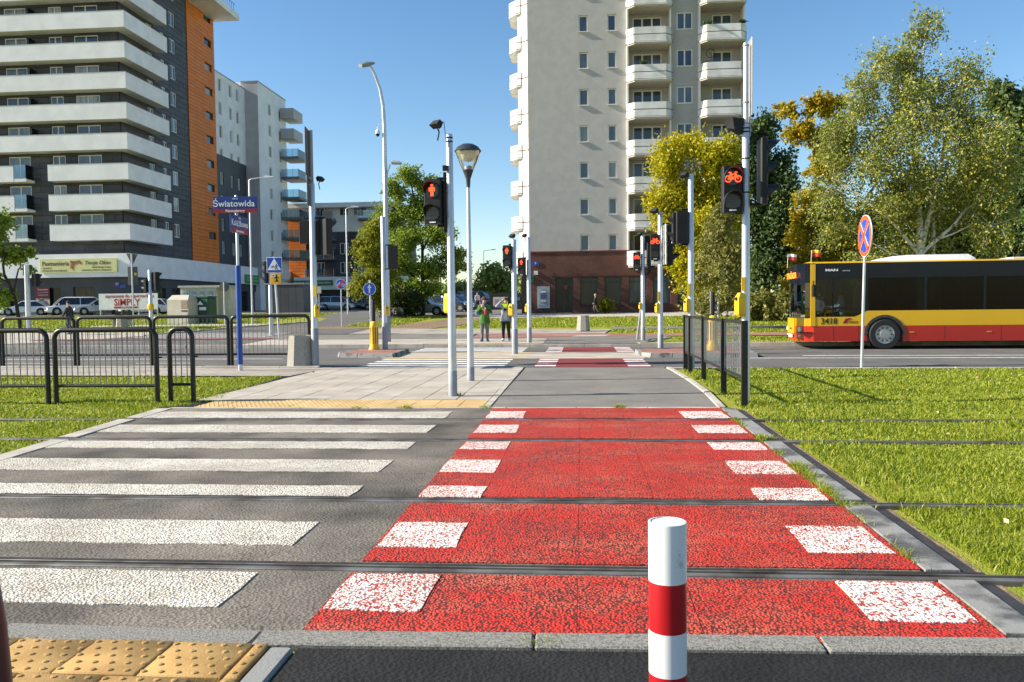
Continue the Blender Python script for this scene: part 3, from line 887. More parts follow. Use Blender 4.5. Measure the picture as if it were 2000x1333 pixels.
# roof slab with railing over the stair tower
rf = MB().box(RX-3, RX+3.3, L1-.6, L1+7.5, BH, BH+.75).build('roof', stucco_b, bl)
for i in range(12):
    MB().tube([(RX+2.9, L1+.2+i*.6, BH+.75), (RX+2.9, L1+.2+i*.6, BH+1.9)], .03, 5).build('railing_bar', pvc_dk, rf)
MB().tube([(RX+2.9, L1-.1, BH+1.9), (RX+2.9, L1+7.2, BH+1.9)], .035, 5).build('railing_rail', pvc_dk, rf)
# long white balconies
def parap(m, pts, z0, z1, t=.15):
    for (ax, ay, bx, by) in pts:
        if abs(ay-by) < 1e-6: m.box(min(ax, bx), max(ax, bx), ay, ay+t, z0, z1)
        else: m.box(ax-t, ax, min(ay, by), max(ay, by), z0, z1)
FY, BX, WE = -1.4, RX+1.4, 7.0
cap_m = mat('parapet_cap', (.30, .28, .28), .6)
for k in range(NS):
    z1 = fl(k)+1.22; z0 = z1-1.58
    if k >= 3:
        m = MB(); parap(m, [(0, FY, BX, FY), (BX, FY+.151, BX, WE)], z0, z1)
        m.box(0, BX-.152, FY+.152, -.06, z0+.02, z0+.26); m.box(RX+.07, BX-.152, -.058, WE, z0+.02, z0+.26)
        m.box(RX+.07, BX-.152, WE-.15, WE-.001, z0+.262, z1)
        b = m.build('balcony', stucco_b, bl)
        MB().box(0, BX+.02, FY-.02, FY+.17, z1+.002, z1+.04).box(BX-.17, BX+.02, FY+.172, WE+.02, z1+.002, z1+.04).build('cap', cap_m, b)
        for u in (7.6, 14.6, 20.9): MB().box(u, u+.04, FY+.2, -.1, z1-1.2, z1+.75).build('divider', glass_bal, b)
    else:
        m = MB(); parap(m, [(22.6, FY, BX, FY), (BX, FY+.151, BX, WE)], z0, z1)
        m.box(22.6, BX-.152, FY+.152, -.06, z0+.02, z0+.26); m.box(RX+.07, BX-.152, -.058, WE, z0+.02, z0+.26)
        m.box(22.6, 22.75, FY+.152, -.06, z0+.262, z1); m.box(RX+.07, BX-.152, WE-.15, WE-.001, z0+.262, z1)
        b = m.build('balcony', stucco_b, bl)
        MB().box(22.58, BX+.02, FY-.02, FY+.17, z1+.002, z1+.04).box(BX-.17, BX+.02, FY+.172, WE+.02, z1+.002, z1+.04).build('cap', cap_m, b)
        m = MB(); parap(m, [(0, FY, 19.0, FY)], z0, z1); m.box(0, 20.3, FY+.152, -.06, z0+.02, z0+.26); m.box(19.01, 20.3, FY+.01, FY+.15, z0, z0+.3)
        b = m.build('balcony', stucco_b, bl)
        MB().box(0, 19.02, FY-.02, FY+.17, z1+.002, z1+.04).build('cap', cap_m, b)
        MB().box(19.05, 20.25, FY+.03, FY+.06, z0+.32, z1+.1).box(20.2, 20.24, FY+.1, -.1, z0+.32, z1+.1).build('glass_rail', glass_bal, b)
# podium with white fascia and shop fronts
PX = BX-.1; PYY = FY
m = MB(); m.box(-30, PX, PYY-.05, PYY+.25, 3.85, 6.15); m.box(PX-.3, PX, PYY+.252, 47.0, 3.85, 6.15); m.box(-30, PX-.302, PYY+.252, 1.5, 5.4, 6.05); m.box(RX, PX-.302, 1.502, 47, 5.4, 6.05)
m.build('fascia', stucco_b, bl)
po = [(5.6, .2, 7.2, 2.6), (9.5, .2, 11.6, 2.6), (15.2, .0, 18.2, 2.75), (20.9, .1, 23.2, 2.85), (24.5, .1, 26.8, 2.9)]
wall(bl, 'shop_wall', (0, -.9, 0), 0, RX+.9, 3.95, po, dark_clad, .25)
for a, b, c, d in po: window(bl, (0, -.9, 0), 0, a, b, c-a, d-b, 1, .16, pvc_dk, pane_shop, .08, 0, False, 'shop_window')
pq = [(2.2+3.1*i, .1, 4.0+3.1*i, 2.9) for i in range(14)]
wall(bl, 'shop_wall', (RX+.9, -.9, 0), R(90), 47, 3.95, pq, dark_clad, .25)
for a, b, c, d in pq: window(bl, (RX+.9, -.9, 0), R(90), a, b, c-a, d-b, 1, .16, pvc_dk, pane_shop, .08, .8, False, 'shop_window')
MB().box(0, RX+.5, .3, 45, 0, 5.3).build('podium_core', dark_clad, bl)
# fascia sign of the haberdashery
yel_board = mat('pale_yellow_board', (.62, .60, .27), .6, col2=(.56, .54, .24), scale=1)
brown_t = mat('brown_lettering', (.10, .06, .05), .6)
drape = mat('drapery_brown', (.36, .12, .04), .6, col2=(.20, .05, .02), scale=3)
sg = thing('shop_sign', 'pale yellow haberdashery sign with a brown drapery motif on the white fascia', 'sign', (-53.4, 77.3, 5.85))
MB().box(0, 7.95, 0, .12, -.62, .72).build('board', yel_board, sg)
text('Pasmanteria', .58, brown_t, sg, (1.62, -.008, .26), w=1.0, bold=.012)
text('TKANINY', .23, brown_t, sg, (.22, -.008, -.18), align='LEFT')
text('POPRAWKI KRAWIECKIE', .23, brown_t, sg, (.22, -.008, -.44), align='LEFT')
text('Twoje Okno', .52, brown_t, sg, (5.95, -.008, .3), shear=.35, bold=.008)
text('ARANŻACJA OKIEN', .22, brown_t, sg, (6.35, -.008, -.14))
text('KARNISZE, FIRANY, ZASŁONY', .23, brown_t, sg, (5.85, -.008, -.42))
p = [(3.15, .55), (3.6, .48), (4.1, .58), (4.35, .35), (4.25, .12), (4.12, .28), (3.9, .20), (3.62, .14), (3.52, -.1), (3.45, -.45), (3.3, -.18), (3.12, -.22), (3.2, .1)]
MB().prism(p, -.016, -.004, plane='xz').build('drapery_motif', drape, sg)
ps_ = thing('window_poster', 'dark red poster with a photo collage on the shop front behind the parked cars', 'poster', (-54.4, 77.9, 1.1))
MB().box(0, 1.5, -.03, 0, 1.65, 2.75).build('red_panel', mat('poster_red', (.20, .012, .03), .5), ps_)
MB().box(0, 1.5, -.03, 0, .2, 1.645).build('photo_panel', mat('poster_photo', (.45, .40, .35), .5, col2=(.06, .04, .035), scale=4, lo=.45, hi=.55), ps_)
text('Zapraszamy', .22, sign_white, ps_, (.78, -.034, 2.5)); text('pon.-sob. 7.00-21.00', .13, sign_white, ps_, (.78, -.034, 2.2)); text('niedziela 8.00-20.00', .13, sign_white, ps_, (.78, -.034, 1.95))
np_ = thing('house_number_plate', 'blue house number plate on the anthracite shop wall', 'sign', (-46.1, 77.97, 4.0))
MB().box(0, .5, -.04, 0, -.2, .25).build('plate', sign_blue_d, np_); text('57', .34, sign_white, np_, (.25, -.045, .03)); MB().box(.55, 1.15, -.04, 0, -.35, -.05).build('street_plate', sign_blue, np_)
gs = thing('green_fascia_sign', 'small green shop sign on the white fascia along the side street', 'sign', (-44.2, 105.0, 5.45))
MB().box(0, .1, 0, 5.2, -.6, .55).build('board', mat('green_board', (.06, .26, .08), .5), gs)
pg = mat('pale_green_letter', (.3, .5, .3), .5)
for z, w in ((.2, 3.6), (-.2, 3.9)):
    m = MB()
    for i in range(9): m.box(.101, .115, .6+i*w/9, .6+i*w/9+.24, z-.12, z+.12)
    m.build('lettering', pg, gs)
text('BIEGI', 1.0, mat('fascia_letter', (.12, .12, .14), .5), thing('fascia_lettering', 'dark lettering at the far end of the white fascia', 'sign', (-44.2, 119.8, 6.1)), (.03, 0, 0), rz=90)

# --- white wings behind the orange tower
wb = thing('white_apartment_wing', 'white rendered apartment wing with dark lower storeys behind the orange stair tower', 'building', (-60, 100.2, 1.2))
X1 = 14.5
def rows(n, z0): return [z0+2.94*k for k in range(n)]
wo_ = []
for z in rows(8, 7.3):
    for u0, u1 in ((1.2, 2.1), (4.3, 5.2), (6.5, 7.4)): wo_.append((u0, z, u1, z+1.55))
wd = [o for o in wo_ if o[3] < 19.5]; wu = [o for o in wo_ if o[3] >= 19.5]
wall(wb, 'dark_wall', (X1, 0, 5.2), R(90), 9.4, 14.6, [(a, b-5.2, c, d-5.2) for a, b, c, d in wd], dark_clad)
wall(wb, 'white_wall', (X1, 0, 19.8), R(90), 9.4, 10.3, [(a, b-19.8, c, d-19.8) for a, b, c, d in wu], stucco_b)
for a, b, c, d in wo_: window(wb, (X1, 0, 0), R(90), a, b, c-a, d-b, 2, .12, pm=pane_b, fw=.07, sill=False)
MB().box(0, X1-.3, .01, 9.4, 0, 30.1).build('core', stucco_b, wb)
MB().box(X1-.29, X1+.05, -.01, 9.4, 30.1, 30.2).build('coping', cap_m, wb)
X2 = 16.35
wall(wb, 'end_wall', (X1-.5, 9.4, 4.5), 0, X2-X1+.5, 26.6, [], stucco_g)  # face of the white wing turned from the sun, its shade put into the grey
wo2 = [(u0, z, u1, z+1.55) for z in rows(8, 6.9) for u0, u1 in ((3.6, 4.7), (7.6, 8.6))]
wall(wb, 'far_white_wall', (X2, 9.4, 4.5), R(90), 10.6, 26.6, [(a, b-4.5, c, d-4.5) for a, b, c, d in wo2], stucco_b)
for a, b, c, d in wo2: window(wb, (X2, 9.4, 0), R(90), a, b, c-a, d-b, 2, .12, pm=pane_b, fw=.08, sill=False)
MB().box(X1-2, X2-.3, 9.5, 20, 0, 31.1).build('core', stucco_b, wb)
MB().box(X1-.55, X2+.06, 9.34, 20.05, 31.1, 31.22).build('coping', cap_m, wb)
slab_dk = mat('dark_balcony_slab', (.16, .16, .17), .7)
for k, z in enumerate(rows(8, 7.6)):
    y0 = 17.6
    if k >= 6:
        b = MB().box(X2+.01, X2+2.0, y0, y0+4.0, z-.2, z+1.25).build('balcony', stucco_g, wb)
    else:
        b = MB().box(X2+.01, X2+2.6, y0, y0+4.0, z-.2, z+.15).build('balcony', slab_dk, wb)
        MB().box(X2+.05, X2+2.55, y0+.05, y0+.09, z+.16, z+1.25).box(X2+2.5, X2+2.54, y0+.1, y0+3.9, z+.16, z+1.25).build('glass_rail', glass_bal, b)
        for x in (.1, .9, 1.7, 2.5): MB().box(X2+x, X2+x+.05, y0+.0, y0+.045, z-.1, z+1.3).build('post', galv, b)

# --- low rear block with green clinic sign
rb = thing('rear_apartment_block', 'low rear apartment block with anthracite walls, white top floor and green clinic sign', 'building', (-45.5, 122.5, 1.2))
ro = []
for k in range(4):
    for u0, u1 in ((5.4, 6.6), (11.2, 13.3), (9.0, 10.4)): ro.append((u0, 5.0+2.9*k+.5, u1, 5.0+2.9*k+2.2))
wall(rb, 'dark_wall', (0, 0, 4.9), 0, 18, 6.9, [(a, b-4.9, c, d-4.9) for a, b, c, d in ro if d < 11.7], clad_gap)
panels(rb, (0, -.004, 0), 0, 18, 4.9, 11.8, [o for o in ro if o[3] < 11.7], 2.6, .6, [dark_clad, dark_clad2], False)
wall(rb, 'white_wall', (0, 0, 11.8), 0, 18, 4.0, [(a, b-11.8, c, d-11.8) for a, b, c, d in ro if d >= 11.7 and b > 11.8], stucco_b)
for a, b, c, d in ro:
    if d < 11.7 or b > 11.8: window(rb, (0, 0, 0), 0, a, b, c-a, d-b, 2, .08, pm=pane_b, fw=.1, sill=False)
wall(rb, 'stair_wall', (-.6, -.1, 0), 0, 4.4, 13.6, [], clad_gap)
panels(rb, (-.6, -.11, 0), 0, 4.4, 0, 13.6, [], 2.2, .45, [orange_clad, orange_clad2], False)
MB().box(0, 17.9, .3, 14, 0, 15.6).build('core', dark_clad, rb)
MB().box(-1, 18.8, -1.6, 14, 15.3, 16.0).build('roof', stucco_b, rb)
for k in range(4):
    z = 4.6+2.9*k
    for u in (3.9, 12.2):
        b = MB().box(u, u+5.4 if u > 10 else u+4.6, -1.5, -.06, z, z+.35).build('balcony', slab_dk, rb)
        e = u+5.4 if u > 10 else u+4.6
        MB().box(u+.05, e-.05, -1.45, -1.41, z+.36, z+1.5).build('glass_rail', glass_bal, b)
        for i in range(4): MB().box(u+(e-u-.1)*i/3, u+(e-u-.1)*i/3+.06, -1.52, -1.46, z+.1, z+1.55).build('post', galv, b)
MB().box(2.5, 19.5, -2.2, -.1, 3.0, 4.9).build('fascia', stucco_b, rb)
wall(rb, 'shop_wall', (3.7, -.6, 0), 0, 15.5, 3.05, [(1+4.2*i, .2, 4+4.2*i, 2.3) for i in range(3)], dark_clad)
for i in range(3): window(rb, (3.7, -.6, 0), 0, 1+4.2*i, .2, 3.0, 2.1, 2, .12, pvc_dk, pane_shop, .08, 0, False, 'shop_window')
cs = thing('clinic_sign', 'long green clinic sign on the white fascia of the low rear block', 'sign', (-43.3, 120.2, 4.85))
MB().box(0, 6.3, -.06, .06, 0, .75).build('board', mat('clinic_green', (.02, .16, .05), .5), cs)
text('CENTRUM MEDYCZNE BIAŁOŁĘKA', .40, sign_white, cs, (3.15, -.065, .38), w=.92, bold=.006)
fs = thing('fascia_lettering', 'blue lettering on the white fascia of the low rear block', 'sign', (-32.6, 120.25, 5.1))
blue_l = mat('blue_letter', (.04, .08, .25), .5)
text('LUX', .42, blue_l, fs, (-1.9, -.01, .75)); text('NIERUCHOMOŚCI', .50, blue_l, fs, (0, -.01, .2), w=.95)
# dark grey utility cube beside the shop fronts
ub = thing('utility_enclosure', 'plain anthracite enclosure standing at the corner of the parking', 'enclosure', (-29.0, 73.5, 1.0))
m = MB()
for i in range(5):
    for j in range(3): m.box(.02+i*.72, .72+i*.72, 0, .05, .02+j*.86, .86+j*.86)
m.box(0, 3.6, .052, 2.6, 0, 2.62)
m.build('wall', dark_clad, ub)
MB().box(-.06, 3.68, -.06, 2.66, 2.64, 2.75).build('lid', cap_m, ub)
# ------------------------------------------------------------ signal poles, lamps, signs
def rot2(x, y, a): return (x*math.cos(a)-y*math.sin(a), x*math.sin(a)+y*math.cos(a))
def bike_sym(m, cx, cz, s, y0, y1):
    def ringp(px, pz, r):
        for i in range(12):
            a, b = 2*math.pi*i/12, 2*math.pi*(i+1)/12
            P = [(px+r*math.cos(a), pz+r*math.sin(a)), (px+r*math.cos(b), pz+r*math.sin(b)), (px+r*.76*math.cos(b), pz+r*.76*math.sin(b)), (px+r*.76*math.cos(a), pz+r*.76*math.sin(a))]
            m.prism(P, y0, y1, plane='xz')
    def bar(a, b, w=.05):
        d = Vector((b[0]-a[0], b[1]-a[1])); n = Vector((-d.y, d.x)).normalized()*w*s/2
        P = [(cx+a[0]*s+n.x, cz+a[1]*s+n.y), (cx+b[0]*s+n.x, cz+b[1]*s+n.y), (cx+b[0]*s-n.x, cz+b[1]*s-n.y), (cx+a[0]*s-n.x, cz+a[1]*s-n.y)]
        m.prism(P, y0, y1, plane='xz')
    ringp(cx-.3*s, cz-.13*s, .21*s); ringp(cx+.3*s, cz-.13*s, .21*s)
    bar((-.3, -.13), (-.14, .14)); bar((-.14, .14), (.17, .16)); bar((.17, .16), (.3, -.13)); bar((-.14, .14), (.0, -.13)); bar((0, -.13), (.17, .16)); bar((-.3, -.13), (0, -.13))
    bar((.17, .16), (.12, .27)); bar((.12, .27), (.24, .27)); bar((-.14, .14), (-.18, .25)); bar((-.26, .25), (-.1, .25))
def ped_sym(m, cx, cz, s, y0, y1):
    def rect(a, b, c, d): m.prism([(cx+a*s, cz+b*s), (cx+c*s, cz+b*s), (cx+c*s, cz+d*s), (cx+a*s, cz+d*s)], y0, y1, plane='xz')
    m.prism([(cx+.1*s*math.cos(t), cz+.36*s+.1*s*math.sin(t)) for t in np.linspace(0, 2*math.pi, 10, endpoint=False)], y0, y1, plane='xz')
    rect(-.13, -.05, .13, .23); rect(-.23, -.08, -.16, .20); rect(.16, -.08, .23, .20); rect(-.11, -.44, -.02, -.08); rect(.02, -.44, .11, -.08)
def head(parent, x, y, z, rz, n=2, w=.29, lens_h=.36, sym=None, lit=None, dep=.17, hood=.2):
    """signal head; z is its top, it looks along local -y turned by rz; x,y are the middle of the housing"""
    H = lens_h*n
    m = MB(); m.bbox(-w/2, w/2, -dep/2, dep/2, -H, 0, .018)
    h = m.build('signal_head', black_pl, parent, (x, y, z), rz)
    r = min(w, lens_h)*.43
    for i in range(n):
        cz = -lens_h*(i+.5)
        MB().lathe([(r*.96, -dep/2-.004), (r*.96, -dep/2-.012)], 20, (0, 0, cz), 'y').build('lens', lens_dk, h)
        # hood: a cut-away tube over the lens
        m = MB(); k = 14
        for j in range(k):
            a, b = R(-25)+R(230)*j/k, R(-25)+R(230)*(j+1)/k
            def pt(t, rr, yy): return (rr*math.cos(t), yy, cz+rr*math.sin(t))
            def ex(t): return -dep/2-hood*(.35+.65*max(0, math.sin(t))**.8) if math.sin(t) > 0 else -dep/2-hood*.35*max(.1, 1+math.sin(t)*1.5)
            m.quad(pt(a, r, -dep/2), pt(b, r, -dep/2), pt(b, r*.97, ex(b)), pt(a, r*.97, ex(a)))
            m.quad(pt(a, r*1.06, -dep/2), pt(b, r*1.06, -dep/2), pt(b, r*1.03, ex(b)), pt(a, r*1.03, ex(a)))
            m.quad(pt(a, r*.97, ex(a)), pt(b, r*.97, ex(b)), pt(b, r*1.03, ex(b)), pt(a, r*1.03, ex(a)))
        m.build('hood', mat('hood_black', (.022, .022, .023), .5, spec=.4), h)
        # louvre ribs of the dark lens
        if i != lit:
            m = MB()
            for j in range(7):
                zz = cz-r*.7+j*r*.23; hw = math.sqrt(max(.01, (r*.9)**2-(zz-cz)**2))
                m.box(-hw, hw, -dep/2-.02, -dep/2-.0125, zz, zz+.008)
            m.build('lens_ribs', mat('lens_rib', (.10, .095, .08), .3), h)
    if sym is not None and lit is not None:
        m = MB(); cz = -lens_h*(lit+.5)
        (bike_sym if sym == 'bike' else ped_sym)(m, 0, cz, lens_h*(.70 if sym == 'bike' else .58), -dep/2-.021, -dep/2-.014)
        m.build('lit_symbol', led_red, h)
    MB().box(-.05, .05, -dep/2-.006, -dep/2-.001, -H+.022, -H+.042).build('name_plate', sign_white, h)
    return h
def shaft(t, h, r0=.065, r1=.055, foot=.45, mt=None, seg=18, z0=0):
    o = MB().lathe([(r0, z0-.1), (r0+(r1-r0)*.02, z0+.02), (r1, h-.01), (r1*.9, h)], seg).build('shaft', mt or galv, t, smooth=True)
    if foot: MB().lathe([(r0+.004, -.05), (r0+.004, foot-.004), (r0+.001, foot)], seg).build('foot_coating', galv_dk, t, smooth=True)
    return o
def bracket(t, x0, y0, x1, y1, z):
    MB().tube([(x0, y0, z), (x1, y1, z)], .02, 6).build('bracket', black_pl, t)
def button(t, x, y, z, rz, s=1.0):
    m = MB(); w = .055*s
    m.loft([[(-w*.7, -.03, -.16*s), (w*.7, -.03, -.16*s), (w*.7, .04, -.16*s), (-w*.7, .04, -.16*s)], [(-w, -.06, -.13*s), (w, -.06, -.13*s), (w, .05, -.13*s), (-w, .05, -.13*s)], [(-w, -.06, .08*s), (w, -.06, .08*s), (w, .05, .08*s), (-w, .05, .08*s)], [(-w*.6, -.02, .15*s), (w*.6, -.02, .15*s), (w*.6, .04, .15*s), (-w*.6, .04, .15*s)]])
    b = m.build('push_button_box', yell, t, (x, y, z), rz)
    MB().lathe([(.03, -.061), (.02, -.085)], 10, (0, 0, .07*s), 'y').build('button', mat('dark_red_button', (.10, .01, .01), .4), b)
def flood(t, x, y, z, rz, s=1.0):
    s *= .8
    m = MB()
    m.loft([[(-.11*s, -.09*s, -.02*s), (.11*s, -.09*s, -.02*s), (.11*s, .05*s, -.02*s), (-.11*s, .05*s, -.02*s)], [(-.09*s, -.04*s, .12*s), (.09*s, -.04*s, .12*s), (.09*s, .06*s, .12*s), (-.09*s, .06*s, .12*s)]])
    f = m.build('detector', black_mt, t, (x, y, z), rz); f.rotation_euler = (R(-28), 0, rz)
    MB().tube([(0, .03*s, 0), (0, .12*s, -.05*s), (0, .16*s, -.22*s)], .012, 6).build('detector_arm', black_pl, f)
def bands(t, zs, r=.062):
    for z in zs: MB().lathe([(r, z), (r, z+.02)], 18).build('clamp_band', black_mt, t)
GS = 'galvanised signal poles at the crossings'
# A: nearest pedestrian signal
t = thing('signal_pole', 'tall grey pole with a lit red pedestrian signal, nearest on the paved waiting area', 'traffic light', (-2.06, 12.95, 0), 0, GS)
shaft(t, 4.16, .068, .052, .42)
head(t, -.255, -.02, 3.45, R(-8), 2, .285, .355, 'ped', 0)
bracket(t, -.2, 0, 0, 0, 3.47); bracket(t, -.2, 0, 0, 0, 2.72)
MB().box(-.10, -.06, -.04, .04, 2.62, 3.56).build('back_rail', black_pl, t)
flood(t, -.2, -.05, 4.28, R(-35)); bands(t, (4.03, 4.09), .056)
MB().box(-.1, -.02, -.09, -.03, 3.58, 3.66).build('sensor', black_pl, t)
MB().tube([(-.16, 0, 4.24), (-.08, -.02, 4.36), (-.05, -.05, 4.1), (-.02, -.06, 3.95), (.02, -.06, 4.05)], .006, 5).build('cable', black_pl, t)
button(t, -.07, .07, 1.5, R(150))
# C: left pole with sign backs and two signal heads
t = thing('signal_pole', 'grey signal pole beside the concrete planter with two sign boards seen from behind', 'traffic light', (-6.47, 19.48, 0), 0, GS)
shaft(t, 4.45, .085, .07, .95); MB().lathe([(.05, 4.4), (.05, 5.72)], 10).build('extension', galv_dk, t)
m = MB().bbox(-.07, -.04, -.45, .45, 4.60, 5.72, .008); m.build('sign_board', sign_back, t, (-.0, .0, 0), R(9))
m = MB().bbox(-.06, -.035, -.36, .36, 4.42, 4.575, .008).bbox(-.06, -.035, -.36, .36, 3.9+.0, 4.41, .008); m.build('sign_board', sign_back, t, (-.0, .0, 0), R(9))
head(t, -.20, .05, 3.55, R(180), 2, .26, .27, None, None)
head(t, .30, .05, 3.60, R(150), 3, .30, .29, None, None, .2, .22); head(t, .16, .12, 3.56, R(185), 3, .22, .27)
bracket(t, -.2, 0, .3, 0, 3.62); bracket(t, 0, 0, .3, 0, 2.75)
button(t, .09, -.09, 1.38, R(30)); MB().box(.03, .09, -.1, -.06, 1.72, 1.98).build('yellow_label', yell, t)
flood(t, .22, 0, 4.52, R(60))
# F: pole on the left island
t = thing('signal_pole', 'grey signal pole on the small island right of the yellow beacon', 'traffic light', (-6.20, 25.5, .0), 0, GS)
shaft(t, 4.3, .085, .072, .95); head(t, .30, .0, 3.38, R(180), 2, .30, .37, None, None); bracket(t, 0, 0, .3, 0, 3.40); bracket(t, 0, 0, .3, 0, 2.65)
button(t, .10, -.08, 1.36, R(20)); flood(t, .3, .1, 4.5, R(70), 1.2)
# H, I: pedestrian signals over the road
t = thing('signal_pole', 'grey pole with lit red pedestrian signal standing on the median beside the zebra crossing', 'traffic light', (-2.0, 24.5, 0), 0, GS)
shaft(t, 3.42, .088, .07, .75); head(t, -.19, -.02, 3.25, R(-8), 2, .26, .34, 'ped', 0); bracket(t, -.15, 0, 0, 0, 3.28); bracket(t, -.15, 0, 0, 0, 2.56); button(t, -.10, -.08, 1.33, R(-20), 1.2)
flood(t, -.05, 0, 3.5, R(-40)); 
t = thing('signal_pole', 'grey pole with lit red pedestrian signal at the far end of the zebra crossing', 'traffic light', (-1.86, 29.18, .12), 0, GS)
shaft(t, 3.75, .08, .068, .55); head(t, -.24, -.02, 3.02, R(-8), 2, .27, .315, 'ped', 0); bracket(t, -.2, 0, 0, 0, 3.03); bracket(t, -.2, 0, 0, 0, 2.40); flood(t, -.15, 0, 3.78, R(-50)); button(t, -.08, .06, 1.25, R(-60))
# J, K: cycle signals over the road
t = thing('signal_pole', 'grey pole with lit red cycle signal on the far grass verge', 'traffic light', (2.24, 30.38, .12), 0, GS)
shaft(t, 3.85, .08, .068, .5); head(t, -.22, -.02, 3.22, R(-4), 2, .26, .33, 'bike', 0); head(t, .22, .02, 3.58, R(90), 3, .26, .38, None, None, .14); bracket(t, 0, 0, .22, 0, 3.6); bracket(t, 0, 0, .22, 0, 2.42); bracket(t, -.2, 0, 0, 0, 3.24)
flood(t, -.12, -.02, 3.86, R(-45)); button(t, -.09, -.04, 1.28, R(-60), .8)
t = thing('signal_pole', 'grey pole with lit red cycle signal and a mirror-edged three-lamp signal on the long island', 'traffic light', (2.45, 25.9, 0), 0, GS)
shaft(t, 4.3, .085, .072, .5); head(t, -.16, -.02, 3.60, R(-4), 2, .29, .39, 'bike', 0); head(t, .30, .02, 3.92, R(90), 3, .32, .42, None, None, .16, .26)
bracket(t, 0, 0, .3, 0, 3.94); bracket(t, 0, 0, .3, 0, 2.65); bracket(t, -.2, 0, 0, 0, 3.62); bracket(t, -.2, 0, 0, 0, 2.8)
MB().bbox(.13, .16, -.3, .3, 2.68, 3.92, .01).build('backing_board', galv, t)
flood(t, -.18, -.03, 4.3, R(-45), 1.3); bands(t, (4.16, 4.22), .076); button(t, -.10, -.05, 1.34, R(-60)); MB().box(-.09, -.05, -.09, -.05, 1.55, 1.85).build('yellow_label', yell, t)
# L: right pole behind the railing
t = thing('signal_pole', 'grey signal pole at the far end of the dark railing, signal seen from behind', 'traffic light', (2.42, 18.5, 0), 0, GS)
shaft(t, 4.3, .075, .06, .5); head(t, -.20, .0, 3.50, R(180), 2, .26, .36, None, None, .22); bracket(t, -.2, 0, 0, 0, 3.53); bracket(t, -.2, 0, 0, 0, 2.76)
head(t, -.36, .05, 3.46, R(-90), 2, .2, .34, None, None, .1, .12)
flood(t, -.15, -.03, 4.25, R(-50)); button(t, -.09, -.05, 1.42, R(-60)); MB().box(-.08, -.03, -.08, -.045, 1.62, 1.9).build('yellow_label', yell, t)
plate_back = mat('aluminium_plate_back', (.34, .34, .33), .55, .3)
# M: nearest cycle signal
t = thing('signal_pole', 'tall grey pole with lit red cycle signal, nearest on the right beside the dark railing', 'traffic light', (2.36, 12.1, 0), 0, GS)
shaft(t, 3.98, .062, .052, 0); MB().lathe([(.035, 3.9), (.035, 5.14)], 12).build('extension', galv, t)
head(t, -.20, -.02, 3.41, R(0), 2, .285, .335, 'bike', 0); bracket(t, -.15, 0, 0, 0, 3.43); bracket(t, -.15, 0, 0, 0, 2.74)
head(t, .235, .02, 3.80, R(90), 3, .30, .315, None, None, .1, .2); bracket(t, 0, 0, .22, 0, 3.82); bracket(t, 0, 0, .22, 0, 2.86)
MB().bbox(.07, .085, -.06, .46, 4.12, 5.22, .005).build('sign_board', plate_back, t); MB().bbox(.05, .065, -.03, .38, 3.82, 4.11, .004).build('sign_board', plate_back, t)
for z in (4.3, 5.1, 4.0): MB().lathe([(.045, z), (.045, z+.02)], 12).build('clamp_band', galv_dk, t)
bands(t, (3.88, 3.93, 3.5, 3.02), .056)
# hooded detector
m = MB(); m.loft([[(-.10, -.16, -.06), (.08, -.16, -.10), (.08, .1, -.16), (-.06, .1, -.16)], [(-.12, -.2, .07), (.07, -.2, .1), (.08, .1, .12), (-.06, .1, .10)]]); m.build('detector', black_mt, t, (-.13, -.02, 3.99), R(-50)).scale = (.8, .8, .8)
button(t, -.085, -.05, 1.43, R(-70), 1.1); MB().box(-.07, -.02, -.07, -.045, 1.62, 1.82).build('yellow_label', yell, t)

# B: park lamp
t = thing('park_lamp', 'park lamp with dark domed hat and clear conical glass on the paved waiting area', 'street lamp', (-2.13, 15.6, 0))
shaft(t, 3.74, .068, .03, .28); MB().lathe([(.035, 3.70), (.045, 3.86), (.10, 4.02), (.105, 4.03)], 20).build('collar', mat('lamp_collar', (.035, .04, .045), .5), t, smooth=True)
clear = glassmat('clear_lamp_glass', (.96, .97, .98), .06)
MB().lathe([(.105, 4.032), (.17, 4.18), (.228, 4.345), (.236, 4.38)], 28, cap=False).build('glass_cone', clear, t, smooth=True)
MB().lathe([(.252, 4.375), (.256, 4.39), (.20, 4.465), (.11, 4.515), (.02, 4.53)], 28).build('hat', mat('lamp_hat', (.03, .04, .055), .45), t, smooth=True)
MB().lathe([(.18, 4.372), (.155, 4.30), (.09, 4.205), (.06, 4.195)], 24).build('reflector', mat('lamp_reflector', (.62, .58, .50), .6), t, smooth=True)
MB().lathe([(.085, 4.034), (.075, 4.10), (.05, 4.115)], 18).build('ballast', galv_dk, t, smooth=True)
MB().tube([(0, 0, 4.11), (0, 0, 4.2)], .008, 6).build('lamp_stem', galv, t)

# E: tall street lamp with camera dome
t = thing('street_lamp', 'tall curved street lamp with dome camera and a lower second arm by the locust', 'street lamp', (-7.35, 30.7, .12))
shaft(t, 6.6, .11, .085, 1.0)
MB().tube([(0, 0, 6.5), (0, 0, 8.2), (-.03, 0, 8.9), (-.12, -.06, 9.5), (-.3, -.15, 10.05), (-.42, -.25, 10.3)], [.085, .075, .068, .06, .052, .046], 12).build('mast_arm', galv, t, smooth=True)
m = MB(); m.loft([[(-.1, -.3, -.02), (.12, -.3, -.02), (.14, .1, 0), (.08, .34, .02), (-.06, .34, .02), (-.12, .1, 0)], [(-.08, -.28, .09), (.1, -.28, .09), (.12, .1, .12), (.05, .34, .08), (-.04, .34, .08), (-.10, .1, .12)]])
lh = m.build('lamp_head', mat('lamp_head_grey', (.20, .22, .22), .5), t, (-.52, -.45, 10.28)); lh.rotation_euler = (R(20), R(18), R(-35))
